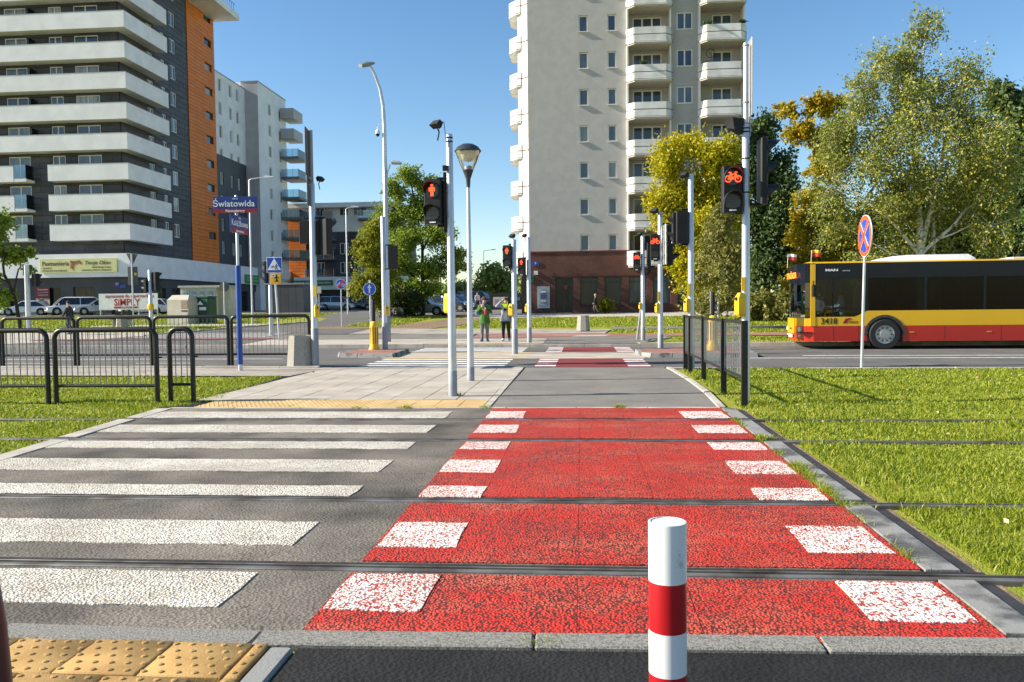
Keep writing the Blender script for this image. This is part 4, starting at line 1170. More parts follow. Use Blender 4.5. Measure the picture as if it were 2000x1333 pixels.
MB().box(-.07, .09, -.22, .12, -.035, -.021).build('lamp_glass', mat('lamp_glass', (.30, .30, .24), .3), lh)
MB().tube([(0, 0, 8.12), (-.2, -.02, 8.2), (-.25, -.02, 8.12), (-.25, -.02, 7.98)], .02, 6).build('camera_arm', white_paint, t)
MB().lathe([(.03, 8.02), (.085, 7.96), (.09, 7.86), (.08, 7.85)], 14, (-.25, -.02, 0)).build('camera_housing', white_paint, t, smooth=True)
MB().lathe([(.075, 7.85), (.06, 7.78), (.02, 7.75)], 14, (-.25, -.02, 0)).build('camera_dome', black_pl, t, smooth=True)
MB().tube([(.07, 0, 6.05), (.10, -.02, 6.4), (.2, -.03, 6.68), (.34, -.04, 6.76)], .028, 8).build('second_arm', galv, t, smooth=True)
m = MB(); m.loft([[(.28, -.1, 6.70), (.62, -.08, 6.68), (.62, .02, 6.68), (.28, .04, 6.70)], [(.26, -.12, 6.77), (.66, -.1, 6.74), (.66, .04, 6.74), (.26, .06, 6.77)], [(.34, -.07, 6.84), (.58, -.06, 6.82), (.58, 0, 6.82), (.34, .01, 6.84)]]); m.build('second_lamp_head', mat('lamp_head_pale', (.34, .36, .37), .5), t)
# thin far lamps
def far_lamp(label, x, y, h, dx, head_l=.6, r=.07):
    t = thing('street_lamp', label, 'street lamp', (x, y, gz(x, y)), 0, 'slim grey street lamps in the side street')
    shaft(t, h, r, r*.6, 0, galv, 10)
    MB().tube([(0, 0, h-.05), (dx*.1, 0, h+.05), (dx, 0, h+.15)], r*.45, 6).build('arm', galv, t)
    MB().loft([[(dx-.05, -.12, h+.10), (dx+math.copysign(head_l, dx), -.1, h+.12), (dx+math.copysign(head_l, dx), .1, h+.12), (dx-.05, .12, h+.10)], [(dx, -.07, h+.25), (dx+math.copysign(head_l*.9, dx), -.05, h+.2), (dx+math.copysign(head_l*.9, dx), .05, h+.2), (dx, .07, h+.25)]]).build('lamp_head', galv, t)
far_lamp('slim street lamp with a short arm behind the blue street name pole', -20.43, 49.6, 8.9, 1.0)
far_lamp('slim street lamp in front of the low rear block', -19.1, 66, 8.6, .5)
far_lamp('distant thin street lamp between the lamp post and the tower', -14.0, 118, 8.2, 1.2)
far_lamp('distant thin street lamp left of the far trees', -20.0, 108, 6.6, .5)

# D: street name sign
t = thing('street_name_sign', 'blue pole carrying two blue and red street name plates behind the left railing', 'street sign', (-7.94, 18.5, 0))
MB().lathe([(.05, -.1), (.05, .16)], 14).build('foot', galv, t, smooth=True)
MB().lathe([(.062, .15), (.062, 2.43), (.056, 2.45)], 16).build('blue_sleeve', pole_blue, t, smooth=True)
MB().lathe([(.034, 2.4), (.034, 4.05), (.02, 4.07)], 12).build('shaft', galv, t, smooth=True)
def plate(z, w, h, rz, name1, name2, s1, y=-.06):
    p = put('name_plate', MB().bbox(-w/2, w/2, -.012, .012, 0, h, .004).mesh('name_plate', sign_blue_d), t, (0 if y else .06, y, z), rz)
    MB().box(-w/2, w/2, -.0155, -.0125, 0, h*.24).build('red_band', mat('plate_red', (.36, .006, .012), .4), p)
    text('ulica', .075, sign_white, p, (0, -.0145, h*.88), depth=.002)
    text(name1, s1, sign_white, p, (-.03 if w > 1 else 0, -.0145, h*.55), depth=.002, bold=.002)
    text(name2, .085, sign_white, p, (0, -.0175, h*.11), depth=.002, bold=.002)
plate(3.66, 1.03, .37, R(4), 'Światowida', 'Nowodwory', .205)
plate(3.19, .98, .40, R(90), 'Książkowa', 'Nowodwory', .20, 0)

# G, P: yellow beacons and arrow sign
def beacon(label, x, y, z):
    t = thing('traffic_beacon', label, 'beacon', (x, y, z), 0, 'yellow beacons on the traffic islands')
    MB().lathe([(.17, 0), (.175, .12), (.165, .17), (.135, .24), (.13, .85), (.12, .93), (.09, .99), (.06, 1.01)], 18).build('yellow_body', yell, t, smooth=True)
    for i in range(10):
        a = 2*math.pi*i/10
        MB().box(-.012, .012, -.136, -.126, .3, .82).build('slot', mat('dark_slot', (.12, .08, .005), .7), t, (0, 0, 0), a)
    MB().lathe([(.055, 1.0), (.055, 1.66), (.05, 1.68)], 12).build('black_tube', black_pl, t, smooth=True)
    MB().box(-.075, -.057, -.03, .03, 1.05, 1.7).build('reflector_strip', galv, t)
    return t
beacon('yellow ribbed beacon with black tube on the small left island', -6.50, 25.3, .0).location.z = .0
beacon('yellow ribbed beacon on the long island seen through the dark railing', 3.74, 23.9, .10)
def sign_pole(name, label, x, y, h, cat='road sign', r=.03, mt=None, z=None, tilt=0, group=None):
    t = thing(name, label, cat, (x, y, gz(x, y) if z is None else z), 0, group)
    MB().tube([(0, 0, -.1), (tilt, 0, h)], r, 10).build('pole', mt or galv, t, smooth=True)
    return t
def disc(t, z, r, rz, mats, name='sign_face', y=-.045, x=0, th=.012):
    p = None
    for i, (rr, m_) in enumerate(mats):
        o = MB().lathe([(rr, -th-.003*i), (rr, -.003*(i-1) if i else th)], 28, (0, 0, 0), 'y').build(name if i == 0 else 'ring', m_, p or t, (x, y, z) if p is None else (0, 0, 0), rz if p is None else 0)
        p = p or o
    return p
t = sign_pole('arrow_sign', 'round blue sign with a white upward arrow beside the yellow beacon', -6.68, 25.6, 2.3, r=.026)
p = disc(t, 2.03, .20, 0, [(.20, sign_white), (.19, sign_blue)])
MB().prism([(-.022, -.14), (.022, -.14), (.022, .03), (.07, .03), (0, .15), (-.07, .03), (-.022, .03)], -.019, -.0155, plane='xz').build('arrow', mat('arrow_grey', (.5, .52, .55), .5), p)
t = sign_pole('no_cycling_end_sign', 'round blue cycle sign struck out with a red bar beside the grass corner', -13.18, 44.3, 2.65, r=.03)
p = disc(t, 2.36, .28, 0, [(.28, sign_white), (.265, sign_blue)])
m = MB(); bike_sym(m, 0, .0, .42, -.02, -.016); m.build('bicycle_symbol', sign_white, p)
MB().prism([(-.20, -.13), (-.13, -.20), (.20, .13), (.13, .20)], -.026, -.021, plane='xz').build('red_bar', sign_red, p)
MB().tube([(-.02, -.02, .42), (.12, -.02, .27), (.34, -.02, .26), (.2, -.02, .25), (.32, -.02, .16), (.3, -.02, .1)], .012, 5).build('graffiti_scrawl', mat('scrawl', (.25, .05, .04), .6), p)
# N: no stopping
t = sign_pole('no_stopping_sign', 'red and blue no stopping sign turned sideways on the right grass verge', 6.16, 18.7, 2.45, r=.032, tilt=.05)
dr_ = disc(t, 2.89, .46, R(-91), [(.46, sign_white), (.45, sign_orange), (.36, sign_blue)], x=.05, y=-.02)
for a in (45, 135):
    m = MB(); m.box(-.40, .40, -.0315, -.0225, -.055, .055); o = m.build('cross_bar_edge', sign_white, dr_); o.rotation_euler = (0, R(a), 0)
    m = MB(); m.box(-.41, .41, -.0375, -.032 - .0008*(a == 45), -.045, .045); o = m.build('cross_bar', sign_orange, dr_); o.rotation_euler = (0, R(a), 0)
# O: cycle track sign
t = sign_pole('cycle_track_sign', 'narrow blue cycle sign turned sideways on a thin pole behind the railing', 6.93, 39.84, 3.35, r=.035)
p = disc(t, 3.0, .40, R(-88), [(.40, sign_white), (.38, sign_blue)])
m = MB(); bike_sym(m, 0, .05, .6, -.02, -.016); m.build('symbols', sign_white, p)
# Q: leaning post
t = thing('leaning_post', 'thin grey post leaning on the far grass verge', 'post', (2.05, 31.0, .13)); MB().tube([(0, 0, -.1), (.17, 0, 1.25)], .04, 8).build('post', galv_dk, t)
# pedestrian crossing sign with yellow plate
t = sign_pole('crossing_sign', 'square blue pedestrian and cycle crossing sign above a yellow child plate', -12.3, 32.6, 3.4, r=.045, tilt=-.18)
p = put('blue_plate', MB().bbox(-.31, .31, -.02, .02, 0, .62, .01).mesh('blue_plate', sign_white), t, (-.13, -.06, 2.76), R(3))
MB().box(-.30, .30, -.024, -.0205, .012, .608).build('blue_field', sign_blue, p)
MB().prism([(-.28, .10), (.28, .10), (0, .585)], -.0275, -.0245, plane='xz').build('white_triangle', sign_white, p)
m = MB()
def stick(m, x, z, s):
    m.lathe([(.022*s, -.032), (.022*s, -.028)], 8, (x, 0, z+.20*s), 'y')
    for a, b in (((0, .18), (0, .08)), ((0, .08), (-.05, -.02)), ((0, .08), (.05, -.02)), ((0, .16), (-.06, .09)), ((0, .16), (.06, .11))):
        d = Vector((b[0]-a[0], b[1]-a[1])); n_ = Vector((-d.y, d.x)).normalized()*.013
        m.prism([(x+(a[0]+n_.x)*s, z+(a[1]+n_.y)*s), (x+(b[0]+n_.x)*s, z+(b[1]+n_.y)*s), (x+(b[0]-n_.x)*s, z+(b[1]-n_.y)*s), (x+(a[0]-n_.x)*s, z+(a[1]-n_.y)*s)], -.032, -.028, plane='xz')
stick(m, .09, .14, 1.0); bike_sym(m, -.06, .24, .16, -.032, -.028); m.build('symbols', sign_black, p)
p = put('yellow_plate', MB().bbox(-.22, .22, -.02, .02, 0, .44, .008).mesh('yellow_plate', sign_yel), t, (-.09, -.065, 2.29), R(3))
m = MB(); stick(m, .05, .1, 1.35); m.prism([(0, .1), (.1, .1), (.07, .27), (.03, .27)], -.033, -.0285, plane='xz'); m.build('child_symbol', sign_black, p)
MB().box(-.15, -.02, -.026, -.0205, .30, .40).build('light_box', sign_white, p); MB().lathe([(.035, -.030), (.035, -.0262)], 10, (-.085, 0, .35), 'y').build('red_light', sign_red, p)
t = thing('signal_pole', 'grey signal pole left of the blue crossing sign, lamps facing left', 'traffic light', (-14.2, 36.6, .2), 0, GS)
shaft(t, 2.9, .09, .08, 0); head(t, -.15, 0, 3.4, R(-90), 3, .3, .33, None, None, .14, .22)
t = thing('signal_pole', 'grey signal pole with black heads in front of the white supermarket hoarding', 'traffic light', (-22.0, 40.4, .28), 0, GS)
shaft(t, 3.2, .10, .085, 0); head(t, .28, .05, 3.1, R(150), 3, .34, .32, None, None, .25); head(t, -.2, .02, 2.75, R(-100), 2, .3, .34, None, None, .16, .2); head(t, .05, .2, 2.95, R(-60), 2, .3, .3); MB().lathe([(.12, 1.15), (.15, 1.25), (.15, 1.4), (.11, 1.5)], 10).build('push_button_box', yell, t)
t = thing('signal_pole', 'grey signal pole at the left edge of the picture under the small tree', 'traffic light', (-29.5, 41.6, .3), 0, GS)
shaft(t, 3.6, .14, .12, 0); head(t, .42, .1, 3.15, R(160), 2, .34, .34, None, None, .25)
t = sign_pole('yield_sign', 'yield sign seen from behind with a grey plate below, left of the signal pole', -25.9, 45.6, 4.3, r=.045)
MB().prism([(-.36, 4.32), (.36, 4.32), (0, 3.62)], .05, .075, plane='xz').build('triangle_plate', sign_back, t); MB().bbox(-.3, .3, .05, .08, 2.5, 3.55, .02).build('lower_plate', sign_back, t); MB().box(.1, .24, .045, .049, 3.05, 3.2).build('sticker', yell, t)
t = sign_pole('round_sign', 'round sign seen from behind beside the transformer kiosk', -21.1, 47.1, 2.6, r=.04); disc(t, 2.33, .30, 0, [(.30, sign_back)], y=.06)
t = sign_pole('parking_sign', 'small white square sign by the silver hatchback', -21.5, 66, 2.0, r=.03); MB().bbox(-.22, .22, -.06, -.03, 1.75, 2.3, .02).build('plate', mat('dull_white_plate', (.5, .5, .5), .6), t)

# ------------------------------------------------------------ railings
def rail_panel(label, x0, x1, y, h=1.14, low=.27, r=.039, nb=17, group=None, dy=0):
    t = thing('railing_panel', label, 'railing', (x0, y, 0), math.atan2(dy, x1-x0), group)
    L = math.hypot(x1-x0, dy); c = .13
    pts = [(0, 0, -.1), (0, 0, h-c)] + [(c-c*math.cos(a), 0, h-c+c*math.sin(a)) for a in (R(25), R(50), R(70))] + [(c, 0, h), (L-c, 0, h)] + [(L-c+c*math.sin(a), 0, h-c+c*math.cos(a)) for a in (R(20), R(45), R(70))] + [(L, 0, h-c), (L, 0, -.1)]
    MB().tube(pts, r, 10).build('frame', fence_dk, t, smooth=True)
    MB().tube([(0, 0, low), (L, 0, low)], r*.62, 8).build('lower_rail', fence_dk, t, smooth=True)
    bm_ = MB().tube([(0, 0, low), (0, 0, h-.02)], .0075, 6).mesh('bar', fence_bar, True)
    for i in range(nb): put('bar', bm_, t, (L*(i+1)/(nb+1), 0, 0))
    MB().tube([(L, 0, h*.62), (L+.09, 0, h*.62)], .012, 6).build('coupling', fence_dk, t)
    return t
GF = 'dark tubular railing panels beside the tram stop'
rail_panel('near dark railing panel cut by the left picture edge', -10.35, -8.33, 12.15, nb=17, group=GF)
rail_panel('full-width near dark railing panel on the left grass', -8.20, -6.55, 12.15, nb=17, group=GF)
rail_panel('narrow near dark railing panel next to the paved waiting area', -6.44, -6.07, 12.35, nb=3, group=GF)
GF2 = 'dark tubular railing panels along the road'
xs_ = [-17.2, -15.03, -12.97, -10.91, -8.86, -6.75]
lb = ['roadside railing panel half hidden at the left picture edge', 'roadside railing panel in front of the walking man', 'roadside railing panel in front of the white hoarding', 'roadside railing panel in front of the clothes container', 'roadside railing panel behind the blue street name pole']
for i in range(5):
    a, b = xs_[i]+.05, xs_[i+1]-.05
    rail_panel(lb[i], a, b, 20.12-.055*0-.02*i, h=1.26, low=.30, r=.042, nb=17, group=GF2)
# right railing with flat dark posts
GR = 'dark flat-post railing beside the cycle path'
ys_ = [11.8, 13.5, 15.7, 17.6, 18.5]
lbs = ['nearest panel of the dark flat-post railing', 'second panel of the dark flat-post railing', 'third panel of the dark flat-post railing', 'short farthest panel of the dark flat-post railing']
flat_bar = mat('zinc_bars', (.40, .40, .41), .4, .6)
for i in range(4):
    t = thing('railing_panel', lbs[i], 'railing', (2.29, ys_[i], 0), 0, GR)
    L = ys_[i+1]-ys_[i]
    MB().bbox(-.045, .045, 0, .05, -.1, 1.2, .006).build('post', fence_dk, t)
    if i == 3: MB().bbox(-.045, .045, L-.05, L, -.1, 1.2, .006).build('post', fence_dk, t)
    MB().box(-.018, .018, .121, L-.001 if i < 3 else L-.121, 1.15, 1.195).build('top_rail', fence_dk, t)
    MB().box(-.015, .015, .121, L-.001 if i < 3 else L-.121, .36, .40).build('lower_rail', fence_dk, t)
    nb = max(4, int((L-.15)/.135)); bm_ = MB().box(-.006, .006, -.006, .006, .401, 1.149).mesh('bar', flat_bar)
    for j in range(nb): put('bar', bm_, t, (0, .12+(L-.12)*(j+.5)/nb, 0))

# ------------------------------------------------------------ bollards, planters, containers, hoarding
t = thing('striped_bollard', 'round red and white striped bollard in the foreground', 'bollard', (.245, 2.40, 0))
bands_ = [(0, .155, 1), (.155, .36, 0), (.36, .49, 1), (.49, .632, 0)]
bands_ = [(0, .10, 0), (.10, .225, 1), (.225, .362, 0), (.225, .362, 1), (.362, .49, 0), (.49, .635, 1), (.635, .795, 0)]
bol_red = mat('bollard_red', (.42, .008, .012), .30, col2=(.27, .012, .012), scale=14, detail=8, coat=.3, lo=.30, hi=.40)
bol_wh = mat('bollard_white', (.76, .76, .745), .36, col2=(.42, .39, .34), scale=15, detail=10, coat=.2, lo=.31, hi=.40)
for a, b, red in [(-.1, .10, 0), (.10, .225, 0), (.225, .362, 1), (.362, .49, 0), (.49, .635, 1), (.635, .806, 0)]:
    MB().lathe([(.0555, a), (.0555, b-.0005)], 40).build('stripe', bol_red if red else bol_wh, t, smooth=True)
m = MB()
for rr, zz in ((.0552, .8055),): m.lathe([(.0552, .790), (.0550, .8075), (.050, .8085), (.049, .800)], 40)
m.build('cap', bol_wh, t, smooth=True)
t = thing('dark_post', 'dark maroon post at the left edge of the foreground', 'post', (-1.62, 2.0, 0))
MB().tube([(.06, 0, -.05), (.02, 0, .6), (-.02, 0, .86), (-.045, 0, .90)], [.075, .075, .075, .055], 24).build('post', mat('dark_maroon', (.055, .012, .014), .35), t, smooth=True)
aggregate = mat('exposed_aggregate', (.46, .43, .37), .9, col2=(.27, .25, .215), scale=60, detail=4, bump=.7, bscale=130, spec=.2)
def planter(label, x, y, w, h, z, rz=0):
    t = thing('concrete_planter', label, 'planter', (x, y, z), rz, 'concrete planters by the pavements')
    def ring(r, zz, n=8): return [(r*math.cos(2*math.pi*(i+.5)/n), r*math.sin(2*math.pi*(i+.5)/n), zz) for i in range(n)]
    MB().loft([ring(w*.50, 0), ring(w*.54, .05*h), ring(w*.53, .12*h), ring(w*.45, .93*h), ring(w*.44, h), ring(w*.36, h), ring(w*.34, h*.9)]).build('body', aggregate, t)
    MB().loft([ring(w*.355, h*.9), ring(w*.355, h*.92)]).build('soil', soil, t)
planter('large octagonal concrete planter beside the left signal pole', -6.86, 19.6, .66, .78, 0, R(10))
planter('octagonal concrete planter on the far pavement before the tower', .07, 37.6, .62, .72, .26)
planter('small brown concrete planter behind the walking man', -27.2, 46.6, .62, .6, .43)
t = thing('park_bench', 'dark bench on the left lawn beside the small planter', 'bench', (-28.3, 47.5, .45))
for i in range(4): MB().box(0, 1.15, -.25+i*.12, -.15+i*.12, .44, .48).build('seat_slat', black_pl, t)
for i in range(3): MB().box(0, 1.15, .25, .29, .55+i*.14, .66+i*.14).build('back_slat', black_pl, t)
for x in (.1, .98): MB().box(x, x+.08, -.25, .29, 0, .438).build('leg', conc, t)
cream = mat('cream_metal', (.50, .47, .38), .6, col2=(.42, .39, .31), scale=1.2, detail=6)
t = thing('clothes_container', 'cream donation container with pitched top on the lawn', 'container', (-26.2, 50.1, .52), R(-8))
m = MB(); m.loft([[(0, 0, 0), (1.5, 0, 0), (1.5, 1.2, 0), (0, 1.2, 0)], [(0, 0, 1.55), (1.5, 0, 1.55), (1.5, 1.2, 1.55), (0, 1.2, 1.55)], [(.15, .35, 1.85), (1.35, .35, 1.85), (1.35, .85, 1.85), (.15, .85, 1.85)]]); m.build('body', cream, t)
MB().box(1.0, 1.46, -.02, -.002, 1.0, 1.5).build('hatch', mat('hatch_brown', (.30, .22, .14), .7), t); MB().box(1.0, 1.46, -.015, -.002, .1, .7).build('door', cream, t); MB().box(1.02, 1.44, -.02, -.002, .8, .88).build('label_strip', sign_black, t)
t = thing('green_container', 'dark green recycling container behind the cream donation container', 'container', (-24.75, 50.9, .54), R(-8))
MB().bbox(0, .95, 0, 1.0, 0, 1.65, .06).build('body', mat('container_green', (.012, .07, .035), .5), t); MB().box(.3, .8, -.02, -.002, .85, 1.05).build('label_plate', sign_white, t); MB().prism([(.15, 1.2), (.6, 1.2), (.38, 1.45)], -.02, -.002, plane='xz').build('symbol', sign_white, t); MB().bbox(-.03, .98, -.03, 1.03, 1.652, 1.75, .04).build('lid', mat('container_lid', (.01, .05, .028), .5), t)
t = thing('transformer_kiosk', 'pale transformer kiosk with grey metal doors and vents', 'kiosk', (-29.3, 58, .74), R(0))
MB().box(0, 2.75, .03, 2.2, 0, 2.3).box(2.75, 3.5, .6, 2.2, 0, 2.3).build('body', mat('kiosk_wall', (.55, .52, .46), .8), t)
MB().box(-.12, 3.6, -.12, 2.3, 2.302, 2.45).build('roof', mat('kiosk_roof', (.46, .44, .42), .7), t)
kd = mat('kiosk_door', (.42, .47, .54), .5)
for i in range(4):
    d = MB().box(.10+i*.64, .70+i*.64, .0, .028, .06, 2.2).build('door', kd, t)
    x = .22+i*.64
    for z0, z1 in ((1.55, 2.0), (.2, .75)):
        if z0 < 1 and i < 2: continue
        v = MB().box(x, x+.34, -.015, -.001, z0, z1).build('vent', mat('vent_dark', (.13, .15, .17), .6), d)
        for j in range(4): MB().box(x+.02, x+.32, -.028, -.016, z0+.04+j*(z1-z0)*.23, z0+.09+j*(z1-z0)*.23).build('slat', kd, t)
t = thing('advertising_hoarding', 'white supermarket hoarding with red lettering standing on the lawn', 'billboard', (-42.8, 69.8, 1.0))
MB().box(0, 5.45, -.03, .03, .5, 1.93).build('panel', mat('hoarding_white', (.80, .80, .80), .5), t)
hr = mat('hoarding_red', (.42, .012, .02), .5)
text('zapraszamy do supermarketu', .40, hr, t, (2.85, -.035, 1.70), w=.95, bold=.008)
text('SiMPLY', .86, hr, t, (2.62, -.035, 1.13), w=.92, bold=.018)
MB().box(1.4, 3.65, -.040, -.031, .62, .78).build('red_bar', hr, t); text('MARKET', .14, sign_white, t, (2.55, -.045, .70), w=1.8)
for x in (.05, 2.0, 3.6, 5.35): MB().box(x, x+.06, .031, .09, -.1, 1.9).build('post', white_paint, t)
# ------------------------------------------------------------ vehicles
tyre_m = mat('tyre_rubber', (.014, .014, .015), .75); rim_m = mat('alloy_rim', (.40, .41, .42), .35, .7); arch_m = mat('wheel_arch', (.008, .008, .008), .9)
car_glass = panemat('car_glass', [(0, (.012, .018, .022)), (1, (.03, .038, .042))], .03)
lamp_clear = mat('headlamp_glass', (.62, .64, .66), .12); lamp_red = mat('tail_lamp', (.30, .01, .012), .2); plate_m = mat('number_plate', (.72, .72, .70), .5)
def car(label, x, y, ang, L, W, H, kind, paint, name='parked_car'):
    """front looks along local -x"""
    t = thing(name, label, 'car', (x, y, gz(x, y)+.006), R(ang), 'cars parked by the buildings')
    hw = W/2; van = kind == 'van'; belt = .60*H if not van else .56*H
    st = [(-.5, .36, .50*belt/.9, .62), (-.485, .25, .60*belt/.9, .80), (-.43, .2, .76*belt/.9, .93), (-.30, .2, .88*belt/.9, .98), (-.18, .2, belt*1.03, 1.), (.1, .2, belt*1.05, 1.), (.32, .2, belt*1.06, .98), (.45, .22, belt*(1.06 if kind != 'sedan' else 1.04), .92), (.49, .28, belt*.95, .82), (.5, .36, belt*.8, .72)]
    rings = []
    for px, zb, zt, w in st:
        w *= hw; X = px*L; zm = zb+(zt-zb)*.55
        rings.append([(X, -w*.86, zb), (X, -w, zb+(zm-zb)*.35), (X, -w, zm), (X, -w*.95, zt-.04), (X, -w*.8, zt), (X, w*.8, zt), (X, w*.95, zt-.04), (X, w, zm), (X, w, zb+(zm-zb)*.35), (X, w*.86, zb)])
    body = MB().loft(rings).build('body', paint, t, smooth=True)
    c = {'sedan': (-.21, -.06, .20, .40), 'hatch': (-.22, -.06, .30, .46), 'estate': (-.20, -.05, .36, .485), 'van': (-.34, -.17, .42, .495)}[kind]
    zb = belt*.985
    def rg(x0, x1, w, z): return [(x0*L, -w*hw*.93, z), (x0*L+.12, -w*hw, z), (x1*L-.1, -w*hw, z), (x1*L, -w*hw*.9, z), (x1*L, w*hw*.9, z), (x1*L-.1, w*hw, z), (x0*L+.12, w*hw, z), (x0*L, w*hw*.93, z)]
    MB().loft([rg(c[0], c[3], .90, zb), rg((c[0]*.35+c[1]*.65), c[3]*.35+c[2]*.65, .80, H*.86), rg(c[1], c[2], .735, H*.955)]).build('glazing', car_glass, t, smooth=True)
    MB().loft([rg(c[1]-.012, c[2]+.012, .75, H*.953), rg(c[1]+.01, c[2]-.012, .70, H*.985), rg(c[1]+.05, c[2]-.05, .60, H)]).build('roof', paint, t, smooth=True)
    for s in (-1, 1):
        for x0, x1 in ((c[0], c[1]), (c[3], c[2])): MB().tube([(x0*L, s*hw*.87, zb), ((x0*.35+x1*.65)*L, s*hw*.78, H*.86), (x1*L, s*hw*.725, H*.96)], .035, 6).build('pillar', paint, t)
        xm = (c[1]*.5+c[2]*.5)*L
        MB().tube([(xm, s*hw*.905, zb), (xm, s*hw*.81, H*.86), (xm, s*hw*.745, H*.955)], .03, 6).build('pillar', paint, t)
        for px in (-.31, .29):
            r = .315 if not van else .33
            w = put('wheel', MB().lathe([(r*.62, -.11), (r*.96, -.11), (r, -.08), (r, .08), (r*.96, .11), (r*.62, .11)], 22, (0, 0, 0), 'y').mesh('wheel', tyre_m, True), t, (px*L, s*(hw-.10), r))
            m = MB(); m.lathe([(r*.60, -.112), (r*.15, -.095)] if s < 0 else [(r*.60, .112), (r*.15, .095)], 20, (0, 0, 0), 'y')
            m.build('rim', rim_m, w, smooth=True)
            m = MB()
            for i in range(5):
                a = 2*math.pi*i/5+.3; m.prism([(r*.2*math.cos(a-.5), r*.2*math.sin(a-.5)), (r*.55*math.cos(a-.22), r*.55*math.sin(a-.22)), (r*.55*math.cos(a+.22), r*.55*math.sin(a+.22))], s*.118, s*.113, plane='xz')
            m.build('rim_gap', arch_m, w)
            MB().lathe([(r*1.2, s*(hw-.02)), (r*1.2, s*(hw*.992+.003))], 22, (px*L, 0, r*1.06), 'y').build('wheel_arch', arch_m, t)
        MB().loft([[(-.475*L, s*hw*.48, belt*.62), (-.475*L, s*hw*.82, belt*.62), (-.41*L, s*hw*.955, belt*.66), (-.40*L, s*hw*.955, belt*.76)], [(-.482*L, s*hw*.48, belt*.70), (-.47*L, s*hw*.85, belt*.76), (-.42*L, s*hw*.96, belt*.83), (-.39*L, s*hw*.96, belt*.84)]]).build('headlight', lamp_clear, t)
        MB().box(.475*L, .503*L, s*hw*.55-.1, s*hw*.55+.12, belt*.66, belt*.9).build('tail_light', lamp_red, t)
        MB().bbox(c[0]*L+.25, c[0]*L+.38, s*hw*1.03-.06, s*hw*1.03+.08, belt*.98, belt*1.14, .02).build('mirror', paint, t)
        MB().box(-.02*L, .03*L, s*hw*1.0-.006, s*hw*1.0+.012, belt*.82, belt*.86).build('door_handle', paint, t)
    MB().box(-.503*L, -.487*L, -hw*.42, hw*.42, belt*.52, belt*.66).build('grille', arch_m, t)
    MB().box(-.508*L, -.48*L, -hw*.7, hw*.7, .27, .36).build('lower_grille', arch_m, t)
    MB().box(-.512*L, -.5*L, -.26, .26, .40, .51).build('plate', plate_m, t)
    return t
wh_p = mat('white_car_paint', (.74, .74, .74), .25, col2=(.70, .70, .70), coat=.6); si_p = mat('silver_car_paint', (.36, .37, .38), .3, .5, coat=.6); si2_p = mat('blue_silver_car_paint', (.42, .47, .52), .3, .4, coat=.6)
dk_p = mat('dark_car_paint', (.02, .022, .026), .25, coat=.8); bl_p = mat('blue_car_paint', (.015, .04, .16), .25, .2, coat=.8); gd_p = mat('champagne_car_paint', (.45, .42, .37), .3, .4, coat=.6)
car('white sedan, leftmost of the cars parked by the shops', -53.0, 74.6, 24, 4.5, 1.75, 1.40, 'sedan', wh_p)
car('white minivan parked between the white sedan and the silver estate', -48.6, 74.9, 40, 4.6, 1.85, 1.70, 'van', wh_p)
car('silver estate with roof bars parked beside the white hoarding', -45.2, 73.9, 36, 4.6, 1.78, 1.48, 'estate', si_p)
car('white estate mostly hidden behind the white hoarding', -40.6, 73.6, 8, 4.5, 1.75, 1.45, 'estate', wh_p)
car('dark car cut by the left picture edge behind the small tree', -59.5, 75.2, 30, 4.4, 1.75, 1.42, 'hatch', dk_p)
car('pale silver hatchback parked before the orange strip of the rear block', -31.6, 92.0, 182, 4.1, 1.7, 1.42, 'hatch', si2_p)
car('silver minivan parked right behind the pale hatchback', -29.0, 95.5, 186, 4.3, 1.75, 1.66, 'van', si2_p)
car('dark hatchback behind the round no cycling sign', -27.3, 98.5, 190, 4.2, 1.72, 1.5, 'hatch', dk_p)
car('dark grey car parked under the low rear block', -26.5, 103, 180, 4.4, 1.75, 1.48, 'estate', mat('grey_car_paint', (.09, .095, .10), .3, .3, coat=.7))
car('silver car half hidden by the white flowering bush', -21.5, 99, 175, 4.2, 1.72, 1.45, 'hatch', si2_p)
car('champagne estate poking out behind the bush of the locust tree', -11.9, 61.0, 172, 4.4, 1.75, 1.46, 'estate', gd_p)
car('dark hatchback behind the champagne estate', -11.3, 70.5, 164, 4.1, 1.7, 1.42, 'hatch', dk_p)
car('dark blue car in the row behind the dark hatchback', -11.7, 78.0, 160, 4.2, 1.72, 1.45, 'hatch', bl_p)
car('blue people carrier farthest along the parking lane', -11.0, 86.0, 165, 4.5, 1.85, 1.9, 'van', bl_p)
t = thing('poster_stand', 'black stall with a white poster behind the two waiting people', 'stall', (-8.7, 77.5, gz(-8.7, 77.5)))
MB().box(0, 3.4, 0, 1.6, 0, 1.55).build('body', black_mt, t); MB().box(.35, 1.75, -.03, -.002, .35, 1.2).build('poster', mat('poster_grey', (.42, .42, .42), .6), t)
for i in range(4): MB().box(.5, 1.35, -.04, -.031, .5+i*.14, .55+i*.14).build('poster_line', mat('poster_print', (.15, .12, .12), .6), t)
MB().box(2.0, 2.9, -.03, -.002, .85, 1.15).build('teal_sign', mat('teal_sign', (.02, .16, .15), .5), t)

